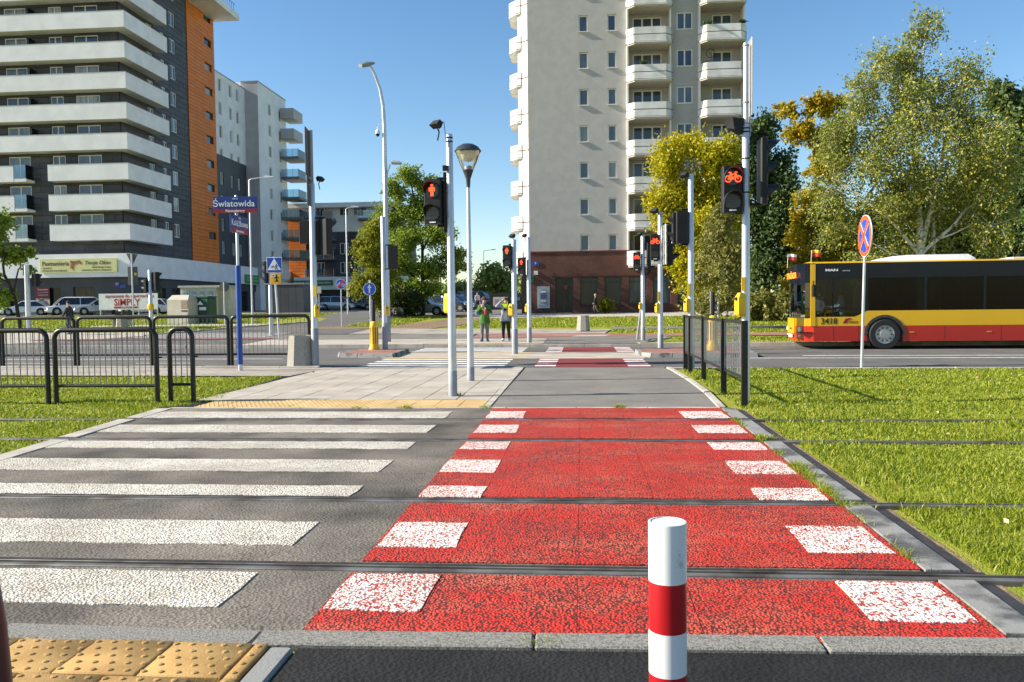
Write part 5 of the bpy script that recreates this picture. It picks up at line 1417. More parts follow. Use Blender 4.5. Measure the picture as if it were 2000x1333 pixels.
# --- city bus: local x backwards from the front, y away from the camera side
bus = thing('city_bus', 'yellow and red city bus with white roof unit driving along the far lane', 'bus', (6.72, 25.98, 0), math.atan(-.045))
by = mat('bus_yellow', (.70, .40, .006), .3, col2=(.66, .37, .006), scale=.6, coat=.5); br = mat('bus_red', (.42, .007, .009), .3, col2=(.38, .006, .008), scale=.6, coat=.5)
bo_ = mat('bus_orange_red', (.62, .03, .008), .3, coat=.5); bd = mat('bus_black_gloss', (.006, .009, .016), .2, col2=(.005, .007, .012), spec=.25); bi = mat('bus_interior', (.16, .16, .165), .7); bseat = mat('bus_seat', (.16, .02, .025), .8)
bglass = glassmat('bus_tinted_glass', (.34, .36, .37), .012); bfront = glassmat('bus_windscreen', (.42, .45, .45), .12)
bcab = glassmat('bus_cab_glass', (.62, .65, .66), .02)
BL, BW = 11.8, 2.45
m = MB(); m.box(.40, BL, 0, .05, .25, .72); m.box(.40, BL, BW-.05, BW, .25, .72); m.box(BL-.05, BL, .051, BW-.051, .25, .72); m.build('lower_skirt', br, bus)
# yellow belt with the dip below the driver's window
P = [(.40, .722), (BL, .722), (BL, 1.18), (1.98, 1.18), (1.75, 1.06), (1.62, 1.0), (.40, 1.0)]
m = MB(); m.prism(P, 0, .05, plane='xz'); m.box(.40, BL, BW-.05, BW, .722, 1.18); m.box(BL-.05, BL, .051, BW-.051, .722, 2.6); m.build('yellow_belt', by, bus)
# black band over the windows, pillars
MB().box(.40, BL, 0, .05, 2.18, 2.644).build('window_header', bd, bus); MB().box(.40, BL, BW-.05, BW, 2.18, 2.644).build('window_header', bd, bus)
for x in (.40, 1.93, 3.62, 5.3, 5.45+1.45, 8.5, 10.1, BL-.1):
    MB().box(x, x+.07, .002, .05, 1.18 if x > 1.9 else 1.0, 2.18).build('window_pillar', bd, bus); MB().box(x, x+.07, BW-.05, BW-.002, 1.18, 2.18).build('window_pillar', bd, bus)
MB().box(.95, .985, .004, .05, 1.0, 2.18).build('window_pillar', bd, bus); MB().box(1.0, 1.93, .004, .048, 1.24, 1.30).build('window_rail', bd, bus)
xs2 = [.47, 2.0, 3.69, 5.37, 6.97, 8.57, 10.17, BL-.1]
for i in range(7):
    m = MB(); zb = 1.0 if i == 0 else 1.181
    if i == 0: m.prism([(.471, 1.003), (1.62, 1.003), (1.75, 1.064), (1.92, 1.15), (1.929, 2.179), (.471, 2.179)], .02, .03, plane='xz')
    else: m.box(xs2[i]+.001, xs2[i+1]-.071, .02, .03, zb, 2.179)
    m.build('side_window', bcab if i == 0 else bglass, bus)
    MB().box(xs2[i]+.001, xs2[i+1]-.071, BW-.03, BW-.02, 1.181, 2.179).build('side_window', bglass, bus)
MB().box(2.62, 3.15, -.004, -.001, 2.30, 2.46).build('vent_grille', arch_m, bus)
# roof
def ell(x, z0): return [(x, 0, z0), (x, .02, z0+.03), (x, .16, z0+.055), (x, BW-.16, z0+.055), (x, BW-.02, z0+.03), (x, BW, z0)]
MB().loft([ell(.30, 2.645), ell(BL, 2.645)]).build('roof', by, bus)
m = MB(); m.loft([[(2.30, .5, 2.69), (2.30, BW-.5, 2.69), (2.30, BW-.5, 2.70), (2.30, .5, 2.70)], [(2.80, .35, 2.69), (2.80, BW-.35, 2.69), (2.80, BW-.5, 2.84), (2.80, .5, 2.84)], [(3.30, .35, 2.69), (3.30, BW-.35, 2.69), (3.30, BW-.5, 2.88), (3.30, .5, 2.88)], [(5.05, .35, 2.69), (5.05, BW-.35, 2.69), (5.05, BW-.5, 2.88), (5.05, .5, 2.88)], [(5.25, .4, 2.69), (5.25, BW-.4, 2.69), (5.25, BW-.55, 2.78), (5.25, .55, 2.78)]]); m.build('roof_unit', white_paint, bus, smooth=True)
MB().box(6.3, 8.6, .4, BW-.4, 2.70, 2.76).build('roof_hatch', white_paint, bus)
# front end: rounded in plan
def fr(z0, z1, mt, nm, d=0., x0=.40, bulge=.40, parent=None, off=0.):
    n = 9; m = MB()
    prof = []
    for i in range(n+1):
        a = math.pi*i/n; prof.append((x0-(bulge+off)*math.sin(a)**.45, BW/2-(BW/2+off)*math.cos(a)))
    for i in range(n):
        p, q = prof[i], prof[i+1]
        m.quad((p[0]+d*z0, p[1], z0), (q[0]+d*z0, q[1], z0), (q[0]+d*z1, q[1], z1), (p[0]+d*z1, p[1], z1))
    return m.build(nm, mt, parent or bus)
fr(.25, .55, bo_, 'front_bumper'); fr(.551, .72, bo_, 'front_bumper_upper'); fr(.721, .96, by, 'front_panel'); fr(.961, 2.05, bfront, 'windscreen'); fr(2.051, 2.60, bd, 'destination_box')
MB().prism([(.38-.40*0, 0)]+[(.40-.40*math.sin(math.pi*i/9)**.45, BW/2-BW/2*math.cos(math.pi*i/9)) for i in range(10)], 2.60, 2.66).build('front_roof', bd, bus)
MB().box(.30, .44, -.012, .03, .72, 2.62).build('corner_pillar', by, bus)
# yellow chin panel with plate
MB().box(-.03, .02, .75, 1.75, .48, .96).build('yellow_chin', by, bus)
MB().box(-.05, -.031, .95, 1.5, .34, .45).build('number_plate', plate_m, bus)
for y in (.22, BW-.5):
    MB().bbox(.02, .10, y, y+.28, .55, .68, .02).build('headlight', lamp_clear, bus); MB().box(.03, .08, y+.05, y+.2, .38, .44).build('fog_light', lamp_clear, bus)
MB().box(-.02, .36, -.012, .55, .50, .535).build('rub_strip', bd, bus)
# destination display
led = mat('led_display', (.9, .22, .02), .5, emit=1.2)
o = text('STRAŻACKA', .25, led, bus, (-.03, 1.2, 2.30), rz=-90, depth=.002, bold=.006)
# lettering on the side
text('3418', .26, sign_black, bus, (.85, -.006, .86), depth=.002, w=.95, bold=.004); text('mzo', .15, mat('bus_logo_red', (.25, .01, .02), .5), bus, (1.55, -.006, .85), depth=.002, shear=.3)
MB().prism([(1.25, .80), (1.33, .80), (1.42, .95), (1.34, .95)], -.006, -.002, plane='xz').prism([(1.30, .80), (1.37, .80), (1.44, .92), (1.52, .92), (1.5, .96), (1.40, .96)], -.008, -.0065, plane='xz').build('logo', mat('bus_logo_red', (.25, .01, .02), .5), bus)
text('MAN', .10, sign_white, bus, (.92, -.006, 2.43), depth=.002, w=1.7, bold=.004); text('MAN', .08, sign_black, bus, (-.034, 1.25, .62), rz=-90, depth=.002, w=1.5)
text('Lion’s City', .05, sign_white, bus, (1.35, -.006, 2.41), depth=.002)
# skirt panel seams, marker lamps
for x in (.98, 1.72, 4.2, 5.8, 7.4): MB().box(x, x+.008, -.003, -.0005, .26, .715).build('panel_seam', arch_m, bus)
for x in (1.85, 3.2, 5.4, 7.6): MB().bbox(x, x+.14, -.014, -.001, .50, .535, .004).build('marker_lamp', mat('amber_lamp', (.75, .20, .02), .3), bus)
# wheels
for x in (2.48, 8.3):
    for y, s in ((.085, -1), (BW-.085, 1)):
        w = put('wheel', MB().lathe([(.28, -.13), (.43, -.13), (.455, -.10), (.455, .10), (.43, .13), (.28, .13)], 30, (0, 0, 0), 'y', cap=False).mesh('wheel', tyre_m, True), bus, (x, y, .455))
        MB().lathe([(.285, s*.05), (.285, s*.128), (.265, s*.126), (.25, s*.10), (.16, s*.095), (.14, s*.15), (.05, s*.155), (.004, s*.157)], 30, (0, 0, 0), 'y', cap=False).build('rim', rim_m, w, smooth=True)
        for i in range(10):
            a = 2*math.pi*i/10; MB().lathe([(.024, s*.094), (.024, s*.112)], 8, (.205*math.cos(a), 0, .205*math.sin(a)), 'y').build('rim_hole', arch_m, w)
    m = MB(); k = 16
    for i in range(k):
        a, b = math.pi*i/k, math.pi*(i+1)/k
        for y0, y1 in ((-.02, .04),):
            m.prism([(.60*math.cos(a), .60*math.sin(a)), (.60*math.cos(b), .60*math.sin(b)), (.52*math.cos(b), .52*math.sin(b)), (.52*math.cos(a), .52*math.sin(a))], y0, y1, plane='xz')
    m.build('arch_trim', rubber, bus, (x, 0, .45))
    MB().prism([(.52*math.cos(t_), .52*math.sin(t_)) for t_ in np.linspace(0, math.pi, 17)]+[(-.52, -.21), (.52, -.21)], -.0035, -.0015, plane='xz').build('wheel_well', arch_m, bus, (x, 0, .45))
# mirrors, wiper, flags
MB().bbox(.33, .42, -.16, -.02, 1.62, 2.0, .03).build('mirror', bd, bus); MB().tube([(.38, -.02, 2.1), (.37, -.1, 2.08), (.37, -.1, 1.98)], .018, 6).build('mirror_arm', bd, bus)
MB().tube([(-.03, 1.2, .98), (-.04, 1.1, 1.5), (-.03, 1.15, 1.75)], .014, 5).build('wiper', bd, bus)
def flag(x, y, c1, c2):
    MB().tube([(x, y, 2.6), (x+.02, y, 3.06)], .008, 5).build('flag_stick', white_paint, bus)
    for z0, z1, m_ in ((2.97, 3.06, c1), (2.86, 2.968, c2)):
        m = MB()
        for i in range(6):
            def p(i, z): return (x+.03+i*.045, y+.03*math.sin(i*1.1), z+.012*math.sin(i*.9))
            m.quad(p(i, z0), p(i+1, z0), p(i+1, z1), p(i, z1))
        o_ = m.build('flag', m_, bus)
flag(.02, 2.1, sign_white, sign_red); flag(.33, .1, mat('flag_yellow', (.85, .45, .02), .6), mat('flag_red', (.7, .03, .02), .6))
# inside: floor, seats, poles, driver's partition
MB().box(.3, BL-.1, .06, BW-.06, .30, .36).build('floor', bi, bus); MB().box(.3, BL-.1, .06, BW-.06, 2.50, 2.55).build('ceiling', bi, bus)
MB().box(1.9, 1.95, .1, 1.3, .36, 2.0).build('partition', bi, bus)
MB().box(0.15, .45, .3, BW-.3, .8, 1.02).build('dashboard', bi, bus)
MB().lathe([(.20, 0), (.22, .02), (.20, .04)], 18).build('steering_wheel', bd, bus, (.75, .65, 1.06)).rotation_euler = (0, R(-35), 0)
bp = mat('bus_handrail_yellow', (.60, .33, .01), .4)
for x in (2.6, 4.3, 5.0, 7.0, 7.6): MB().tube([(x, .7, .36), (x, .7, 2.5)], .02, 6).build('grab_pole', bp, bus)
for x0, x1 in ((4.3, 5.0), (5.2, 6.8), (7.0, 7.6)): MB().tube([(x0, .2, 1.28), (x1, .2, 1.28)], .018, 6).build('hand_rail', bp, bus)
for x in (3.4, 4.4, 5.6, 6.4, 9.0, 9.8):
    for y in (.3, 1.75): MB().bbox(x, x+.12, y, y+.42, .75, 1.45, .03).build('seat_back', bseat, bus); MB().bbox(x-.4, x, y, y+.42, .70, .78, .03).build('seat', bseat, bus)
# ------------------------------------------------------------ people
skin_m = mat('skin', (.55, .33, .24), .55, col2=(.48, .28, .20), scale=20); 
def skin_body(name, V_, E_, rad, mt, parent, sub=1):
    me = bpy.data.meshes.new(name); me.from_pydata(V_, E_, []); me.materials.append(mt)
    o = put(name, me, parent)
    md = o.modifiers.new('skin', 'SKIN'); md.use_smooth_shade = True
    if not me.skin_vertices: me.attributes
    sv = me.skin_vertices[0].data if me.skin_vertices else None
    if sv is None:
        bpy.context.view_layer.objects.active = o; o.select_set(True); bpy.ops.mesh.customdata_skin_add(); o.select_set(False); sv = me.skin_vertices[0].data
    for i, r_ in enumerate(rad): sv[i].radius = r_ if isinstance(r_, tuple) else (r_, r_)
    for i in range(len(V_)): sv[i].use_root = (i == 0)
    s_ = o.modifiers.new('sub', 'SUBSURF'); s_.levels = sub; s_.render_levels = sub
    return o
def ellring(cx, cy, z, rx, ry, n=14): return [(cx+rx*math.cos(2*math.pi*i/n), cy+ry*math.sin(2*math.pi*i/n), z) for i in range(n)]
def person(label, x, y, rz, h, arms, legs, coat, trousers, shoes, hair, z=None, coat_len=.62, hair_r=1.0, seated=False, head_tilt=(0, 0), shoe_c=None):
    """facing local -y; arms = [(elbow, hand) left, right] in metres for a 1.65 m figure"""
    t = thing('person', label, 'person', (x, y, gz(x, y)+.012 if z is None else z), rz)
    t.scale = (h/1.65,)*3
    hx, hy = head_tilt
    (el, hl), (er, hr) = arms
    (kl, al), (kr, ar) = legs
    V_ = [(0, 0, .90), (0, 0, 1.08), (0, .01, 1.26), (0, .012, 1.36), (hx*.3, hy*.3, 1.43), (hx, hy-.005, 1.50), (hx, hy-.01, 1.585),
          (-.155, .01, 1.335), el, hl, (.155, .01, 1.335), er, hr, (-.085, 0, .84), kl, al, (.085, 0, .84), kr, ar]
    E_ = [(0, 1), (1, 2), (2, 3), (3, 4), (4, 5), (5, 6), (3, 7), (7, 8), (8, 9), (3, 10), (10, 11), (11, 12), (0, 13), (13, 14), (14, 15), (0, 16), (16, 17), (17, 18)]
    rad = [(.125, .095), (.115, .085), (.135, .095), (.09, .07), (.048, .05), (.072, .085), (.066, .08), .058, .042, .028, .058, .042, .028, .078, .055, .038, .078, .055, .038]
    skin_body('body', V_, E_, rad, skin_m, t)
    # nose, ears and eyes on the head
    m = MB(); m.loft([[(hx-.012, hy-.088, 1.525), (hx+.012, hy-.088, 1.525), (hx+.006, hy-.086, 1.56), (hx-.006, hy-.086, 1.56)], [(hx-.008, hy-.108, 1.528), (hx+.008, hy-.108, 1.528), (hx+.004, hy-.09, 1.556), (hx-.004, hy-.09, 1.556)]])
    for s in (-1, 1): m.lathe([(.018, 0), (.012, s*.012)], 8, (hx+s*.074, hy, 1.54), 'x')
    m.build('face_features', skin_m, t)
    m = MB()
    for s in (-1, 1): m.lathe([(.010, -.004), (.006, -.012)], 8, (hx+s*.03, hy-.078, 1.562), 'y')
    m.box(hx-.02, hx+.02, hy-.088, hy-.078, 1.492, 1.499); m.build('eyes_and_mouth', mat('eye_dark', (.03, .02, .02), .4), t)
    # hands with five fingers
    for e_, h_, s in ((el, hl, -1), (er, hr, 1)):
        d = (Vector(h_)-Vector(e_)).normalized(); side = d.cross(Vector((0, 1, 0)))
        side = side.normalized() if side.length > .1 else Vector((1, 0, 0)); nn = side.cross(d)
        b = Vector(h_); m = MB()
        m.tube([b-d*.01, b+d*.035, b+d*.075], [.026, .034, .03], 8)
        for i in range(4):
            o_ = side*(i-1.5)*.015; l = (.055, .065, .06, .045)[i]
            m.tube([b+d*.07+o_, b+d*(.07+l*.6)+o_+nn*.008, b+d*(.07+l)+o_+nn*.03], [.009, .008, .006], 5)
        m.tube([b+d*.02+side*s*.03, b+d*.05+side*s*.05, b+d*.075+side*s*.055], [.010, .009, .007], 5)
        m.build('hand', skin_m, t)
    if trousers:
        m = MB()
        for hp, k_, a_ in (((-.085, 0, .90), kl, al), ((.085, 0, .90), kr, ar)):
            k2 = Vector(k_); h2 = Vector(hp); a2 = Vector(a_)
            m.tube([h2, h2.lerp(k2, .5), k2, k2.lerp(a2, .35), a2+Vector((0, 0, .02))], [.098, .088, .068, .060, .048], 10)
        m.build('trousers', trousers, t, smooth=True)
    m = MB()
    for a_ in (al, ar):
        cx, cy, cz = a_; sx = math.copysign(.02, cx)
        m.loft([[(cx-.042, cy+.055, cz-.08), (cx+.042, cy+.055, cz-.08), (cx+.05+sx, cy-.12, cz-.08), (cx+.03+sx, cy-.19, cz-.08), (cx-.03+sx, cy-.19, cz-.08), (cx-.05+sx, cy-.12, cz-.08)], [(cx-.045, cy+.06, cz-.03), (cx+.045, cy+.06, cz-.03), (cx+.05+sx, cy-.10, cz-.04), (cx+.028+sx, cy-.185, cz-.055), (cx-.028+sx, cy-.185, cz-.055), (cx-.05+sx, cy-.10, cz-.04)], [(cx-.038, cy+.05, cz+.02), (cx+.038, cy+.05, cz+.02), (cx+.03, cy-.03, cz+.015), (cx+.02, cy-.05, cz+.01), (cx-.02, cy-.05, cz+.01), (cx-.03, cy-.03, cz+.015)]])
    m.build('shoes', shoes, t, smooth=True)
    if coat:
        m = MB(); hem = .90+.48-coat_len-.0
        m.loft([ellring(0, .01, hem, .215, .155), ellring(0, .01, hem+.12, .205, .15), ellring(0, 0, 1.0, .175, .13), ellring(0, .005, 1.18, .178, .125), ellring(0, .01, 1.31, .185, .115), ellring(0, .012, 1.375, .13, .09), ellring(0, .012, 1.42, .075, .07)])
        for s_, e_, h_ in (((-.15, .01, 1.345), el, hl), ((.15, .01, 1.345), er, hr)):
            s2, e2, h2 = Vector(s_), Vector(e_), Vector(h_)
            m.tube([s2, s2.lerp(e2, .5), e2, e2.lerp(h2, .5), e2.lerp(h2, .93)], [.078, .068, .058, .05, .046], 10)
        m.build('coat', coat, t, smooth=True)
    m = MB(); rng = random.Random(int(x*100)); R0 = .098*hair_r
    for lat in range(5):
        pass
    rings = []
    for k_ in range(7):
        a = R(-18)+R(108)*k_/6
        rr = R0*math.cos(a)*(1+rng.uniform(-.06, .06)); zz = 1.575+R0*1.05*math.sin(a)
        rings.append([(hx+rr*1.0*math.cos(2*math.pi*i/12)*(1+rng.uniform(-.07, .07)*hair_r), hy+.018+rr*1.08*math.sin(2*math.pi*i/12)*(1+rng.uniform(-.07, .07)), zz+(.03 if math.sin(2*math.pi*i/12) < -.3 and k_ < 3 else 0)) for i in range(12)])
    m.loft(rings); m.build('hair', hair, t, smooth=True)
    return t
std_legs = [((-.095, -.01, .46), (-.10, .02, .09)), ((.095, -.01, .46), (.10, .02, .09))]
green_c = mat('green_coat', (.055, .17, .022), .8, col2=(.035, .115, .015), scale=6, bump=.4, bscale=18); grey_l = mat('grey_leggings', (.16, .17, .19), .85, col2=(.11, .115, .13), scale=9); navy_s = mat('navy_shoes', (.02, .03, .08), .7)
brown_h = mat('brown_hair', (.11, .05, .025), .7, col2=(.06, .027, .014), scale=40); grey_j = mat('pale_grey_jacket', (.30, .32, .42), .85, col2=(.22, .235, .32), scale=7, bump=.3, bscale=20); black_l = mat('black_leggings', (.012, .012, .013), .8)
neon = mat('neon_yellow_scarf', (.62, .85, .01), .7, col2=(.50, .72, .01), scale=9)
p1 = person('person in a green coat and grey leggings holding a red bottle at the far kerb', -3.57, 30.1, R(4), 1.62, [((-.26, -.06, 1.10), (-.10, -.20, 1.30)), ((.25, -.05, 1.08), (.06, -.22, 1.16))], std_legs, green_c, grey_l, navy_s, brown_h, coat_len=.70, hair_r=1.22, head_tilt=(.0, -.03))
m = MB(); m.lathe([(.085, 1.385), (.10, 1.41), (.085, 1.45), (.06, 1.46)], 14, (0, -.01, 0)); m.build('scarf', mat('blue_grey_scarf', (.10, .14, .20), .85), p1, smooth=True)
for s in (-1, 1): MB().lathe([(.064, .44), (.068, .47), (.062, .51)], 12, (s*.096, -.008, 0)).build('knee_patch', black_l, p1)
MB().lathe([(.10, .0), (.12, .09), (.10, .2)], 12, (-.24, .06, 1.0)).build('bag', mat('blue_bag', (.10, .16, .28), .8), p1, smooth=True)
bt = thing('drink_bottle', 'red bottle held by the person in the green coat', 'bottle', (-3.50, 29.86, 1.14))
MB().lathe([(.045, 0), (.048, .02), (.048, .17), (.02, .22)], 14).build('bottle_body', mat('red_bottle', (.45, .01, .05), .35), bt, smooth=True); MB().lathe([(.022, .221), (.022, .25)], 12).build('cap', sign_white, bt)
p2 = person('person in a pale grey jacket and neon yellow scarf shading the eyes with one hand', -2.80, 30.35, R(-4), 1.60, [((-.36, -.05, 1.33), (-.12, -.16, 1.545)), ((.24, .0, 1.08), (.25, -.06, .86))], [((-.10, -.01, .46), (-.115, .02, .09)), ((.10, -.01, .46), (.12, .02, .09))], grey_j, black_l, mat('white_trainers', (.60, .60, .58), .7), brown_h, coat_len=.62, hair_r=1.02)
MB().loft([[(-.11, -.10, 1.40), (.11, -.10, 1.40), (.09, .08, 1.40), (-.09, .08, 1.40)], [(-.10, -.11, 1.47), (.10, -.11, 1.47), (.07, .06, 1.46), (-.07, .06, 1.46)]]).prism([(-.12, 1.42), (.12, 1.42), (.03, 1.25), (-.03, 1.25)], -.165, -.13, plane='xz').build('scarf', neon, p2)
MB().prism([(-.075, .82), (.075, .82), (.085, 1.26), (-.085, 1.26)], -.163, -.135, plane='xz').build('shirt', mat('spotted_shirt', (.52, .49, .45), .85, col2=(.05, .05, .05), scale=26, detail=1, lo=.36, hi=.42), p2)
MB().lathe([(.06, -.19), (.06, -.167)], 12, (.0, 0, 1.2), 'y').build('camera_strap_pouch', black_pl, p2)
p3 = person('man in a dark jacket carrying a blue bag, walking along the far left pavement', -25.4, 38.8, R(-80), 1.66, [((-.2, .12, 1.08), (-.2, .05, .85)), ((.2, -.1, 1.08), (.2, -.2, .9))], [((-.09, -.12, .48), (-.09, .02, .10)), ((.09, .06, .46), (.09, .3, .16))], mat('dark_jacket', (.03, .028, .025), .8), mat('dark_jeans', (.03, .045, .08), .85), black_l, mat('dark_hair', (.015, .012, .01), .7), coat_len=.55)
MB().bbox(-.34, -.2, -.1, .15, .82, 1.08, .04).build('bag', mat('blue_sport_bag', (.03, .12, .30), .7), p3)
p4 = person('grey-haired person in dark clothes walking past the brick ground floor', 1.0, 60.0, R(-85), 1.45, [((-.2, .1, 1.08), (-.2, .02, .86)), ((.2, -.08, 1.08), (.2, -.18, .9))], [((-.08, -.13, .48), (-.08, -.05, .10)), ((.08, .05, .46), (.08, .26, .14))], mat('black_cardigan', (.015, .015, .017), .85), mat('brown_skirt', (.16, .11, .08), .85), black_l, mat('grey_hair', (.40, .36, .30), .8), coat_len=.66)
p5 = person('person in a pale shirt standing beside the blue people carrier', -9.4, 74.0, R(30), 1.62, [((-.22, 0, 1.08), (-.2, -.06, .86)), ((.22, 0, 1.08), (.2, -.06, .86))], std_legs, mat('pale_shirt', (.5, .45, .48), .85), black_l, black_l, brown_h, coat_len=.45)
# two people in the driver's cab
def inbus(lx, ly, lz):
    a = bus.rotation_euler[2]; return (bus.location.x+lx*math.cos(a)-ly*math.sin(a), bus.location.y+lx*math.sin(a)+ly*math.cos(a), lz)
sit = [((-.10, -.42, .88), (-.10, -.40, .47)), ((.10, -.42, .88), (.10, -.40, .47))]
bxy = inbus(1.35, .62, 0)
person('bus driver in a pale blue shirt behind the wheel', bxy[0], bxy[1], R(-93), 1.5, [((-.22, -.16, 1.12), (-.12, -.42, 1.16)), ((.22, -.16, 1.12), (.12, -.42, 1.16))], sit, mat('driver_shirt', (.34, .44, .56), .8), mat('driver_trousers', (.03, .03, .04), .8), black_l, mat('driver_hair', (.03, .022, .018), .7), z=.25, coat_len=.5)
bxy = inbus(.95, 1.6, 0)
person('second person in a pale shirt standing at the front of the bus', bxy[0], bxy[1], R(-60), 1.5, [((-.22, 0, 1.08), (-.2, -.1, .86)), ((.22, 0, 1.08), (.2, -.1, .86))], std_legs, mat('dark_shirt', (.08, .09, .11), .8), black_l, black_l, mat('driver_hair', (.03, .022, .018), .7), z=.36, coat_len=.5)
# ------------------------------------------------------------ trees and shrubs
TR = {
'birch': ((15.90, 40), [(-1.5, 12.14, 1.5, 1.5), (0.09, 13.72, 1.05, 1.25), (1.59, 11.1, 1.75, 2.0), (-2.41, 10.17, 1.25, 1.37), (-3.68, 9.26, 1.37, 1.12), (-2.85, 7.46, 2.0, 1.5), (-0.55, 8.82, 2.0, 1.75), (1.74, 8.05, 2.0, 2.0), (3.23, 7.31, 1.25, 2.0), (-4.24, 6.18, 1.75, 1.12), (-1.91, 5.29, 2.0, 1.5), (0.63, 5.24, 2.25, 1.75), (2.92, 4.49, 1.5, 1.5), (-3.76, 4.61, 1.5, 1.0), (-0.96, 3.6, 1.75, 0.75), (-0.34, 11.17, 1.25, 1.5), (1.12, 2.38, 1.75, 1.0), (-2.58, 2.91, 1.5, 1.0), (-1.6, 8.6, 1.6, 1.4), (.6, 6.9, 2.0, 1.5), (2.4, 6.2, 1.5, 1.5), (-.6, 6.4, 1.8, 1.4), (3.4, 5.2, 1.2, 1.5), (1.0, 9.6, 1.5, 1.4), (2.6, 9.3, 1.3, 1.4), (-3.3, 8.0, 1.3, 1.1), (-2.7, 11.0, 1.2, 1.1), (-1.0, 10.4, 1.5, 1.3), (-3.9, 8.6, 1.2, 1.0), (-.5, 12.6, 1.0, 1.0)]),
'yellow': ((7.30, 48), [(-2.09, 8.96, 1.26, 1.44), (-0.99, 9.95, 1.08, 0.96), (0.15, 9.19, 1.2, 1.5), (-2.74, 6.79, 0.96, 1.14), (-1.29, 7.19, 1.8, 1.5), (0.44, 7.01, 1.5, 1.8), (-1.0, 5.15, 1.8, 1.2), (1.3, 5.98, 0.9, 1.8), (1.01, 9.46, 0.84, 1.08), (-2.45, 5.47, 0.84, 0.9), (0.15, 4.25, 1.5, 1.2), (-1.3, 3.1, 1.08, 0.78), (-.6, 2.2, 1.3, 1.2), (.6, 2.6, 1.3, 1.3), (-1.9, 3.9, 1.1, 1.0), (1.2, 3.4, 1.0, 1.4)]),
'dark': ((12.38, 56), [(-0.62, 11.85, 1.33, 1.92), (-0.02, 9.55, 1.75, 2.1), (0.98, 7.18, 1.4, 2.1), (-0.34, 6.19, 1.75, 2.1), (1.32, 4.47, 1.4, 2.1), (0.0, 3.14, 1.75, 1.75), (-1.18, 8.91, 0.87, 1.75), (-2.18, 10.11, 1.05, 1.4)]),
'orange': ((13.73, 50), [(-1.52, 12.18, 0.87, 0.69), (-0.06, 12.31, 1.19, 0.81), (1.11, 12.48, 0.78, 0.78), (-0.93, 10.67, 1.09, 0.87), (0.83, 10.5, 1.25, 1.25), (0.26, 6.69, 1.4, 1.25), (-0.62, 5.21, 1.25, 1.25), (1.15, 5.48, 1.25, 1.25), (-0.31, 3.4, 1.25, 1.25), (-1.13, 1.9, 0.69, 1.12), (0.25, 8.64, 1.19, 0.87), (1.74, 3.67, 1.25, 0.94)]),
'rdark': ((27.68, 55), [(-0.67, 13.76, 1.24, 1.37), (0.59, 12.6, 1.72, 2.06), (-0.14, 9.74, 1.37, 2.4), (0.06, 6.5, 1.37, 2.4), (-0.85, 4.9, 1.37, 1.37), (1.56, 9.37, 2.06, 2.74)]),
'backA': ((26.60, 60), [(-0.44, 8.39, 2.25, 2.99), (1.29, 5.87, 2.25, 2.25), (-1.44, 5.21, 2.25, 1.87), (2.62, 8.32, 1.87, 2.62), (0.64, 3.39, 2.62, 1.5), (3.37, 3.35, 1.87, 1.87)]),
'backB': ((20.35, 60), [(-0.74, 4.88, 2.25, 1.87), (1.34, 6.27, 1.87, 2.25), (-2.14, 4.18, 1.87, 1.87), (0.67, 3.06, 2.25, 1.5), (2.75, 4.1, 2.25, 2.25)]),
'sapling': ((6.36, 39), [(-0.07, 4.87, 0.73, 0.88), (-0.31, 3.69, 0.85, 0.97), (0.4, 3.44, 0.85, 1.22), (-0.07, 2.26, 0.97, 0.97), (-0.54, 1.2, 0.61, 0.85), (0.68, 1.42, 0.73, 0.85)]),
'locust': ((-11.70, 60), [(-0.83, 10.29, 0.97, 0.82), (-2.0, 9.19, 0.94, 0.82), (0.38, 9.51, 1.12, 0.82), (-2.41, 7.51, 1.31, 0.9), (-0.3, 7.85, 1.5, 1.05), (1.04, 8.19, 0.94, 1.05), (-3.02, 6.02, 1.5, 1.05), (-0.91, 5.6, 1.87, 1.12), (1.39, 5.94, 1.31, 1.12), (2.32, 4.42, 1.12, 0.75), (-2.09, 3.74, 1.68, 1.12), (0.59, 3.42, 1.7, 0.95), (2.87, 3.48, 0.94, 0.52), (-1.36, 1.84, 1.68, 1.05), (0.7, 1.9, 1.0, 0.6)]),
'locy': ((-14.67, 56), [(0.58, 5.93, 0.84, 0.91), (-0.06, 4.53, 0.98, 1.05), (0.78, 3.11, 0.98, 1.05), (-0.32, 2.24, 0.84, 0.87), (0.86, 1.34, 0.77, 0.84), (-0.7, 5.07, 0.56, 0.42)]),
'left': ((-31.99, 44), [(-0.38, 5.87, 0.82, 0.96), (0.63, 4.27, 0.69, 0.49), (-0.38, 4.29, 0.82, 0.69), (-1.47, 5.46, 1.1, 1.65), (0.75, 3.46, 0.49, 0.33), (-0.6, 1.84, 0.6, 0.77), (-1.41, 3.15, 0.96, 1.1)]),
'farA': ((-10.48, 100), [(-0.46, 3.63, 1.75, 1.62), (1.1, 2.86, 1.56, 1.75), (-1.74, 1.96, 1.25, 1.56), (0.45, 0.99, 1.87, 0.75)]),
'farB': ((-15.98, 112), [(-0.19, 2.4, 1.4, 1.12), (1.22, 1.47, 1.75, 0.98), (-1.41, 1.29, 1.26, 0.98)]),
'bush1180': ((1.74, 61), [(-0.15, 0.83, 0.42, 0.38), (0.22, 0.53, 0.49, 0.42), (-0.38, 0.46, 0.34, 0.34)]),
'locbush': ((-12.11, 59), [(-.5, .97, 1.2, .81), (-1.5, .68, .8, .6), (-.9, 1.6, .9, .6)]),
'shrubs': ((10.31, 46), [(-0.83, 0.77, 0.52, 0.69), (-0.14, 0.9, 0.57, 0.8), (0.68, 1.03, 0.57, 0.98), (-1.37, 0.49, 0.46, 0.46)]),
}
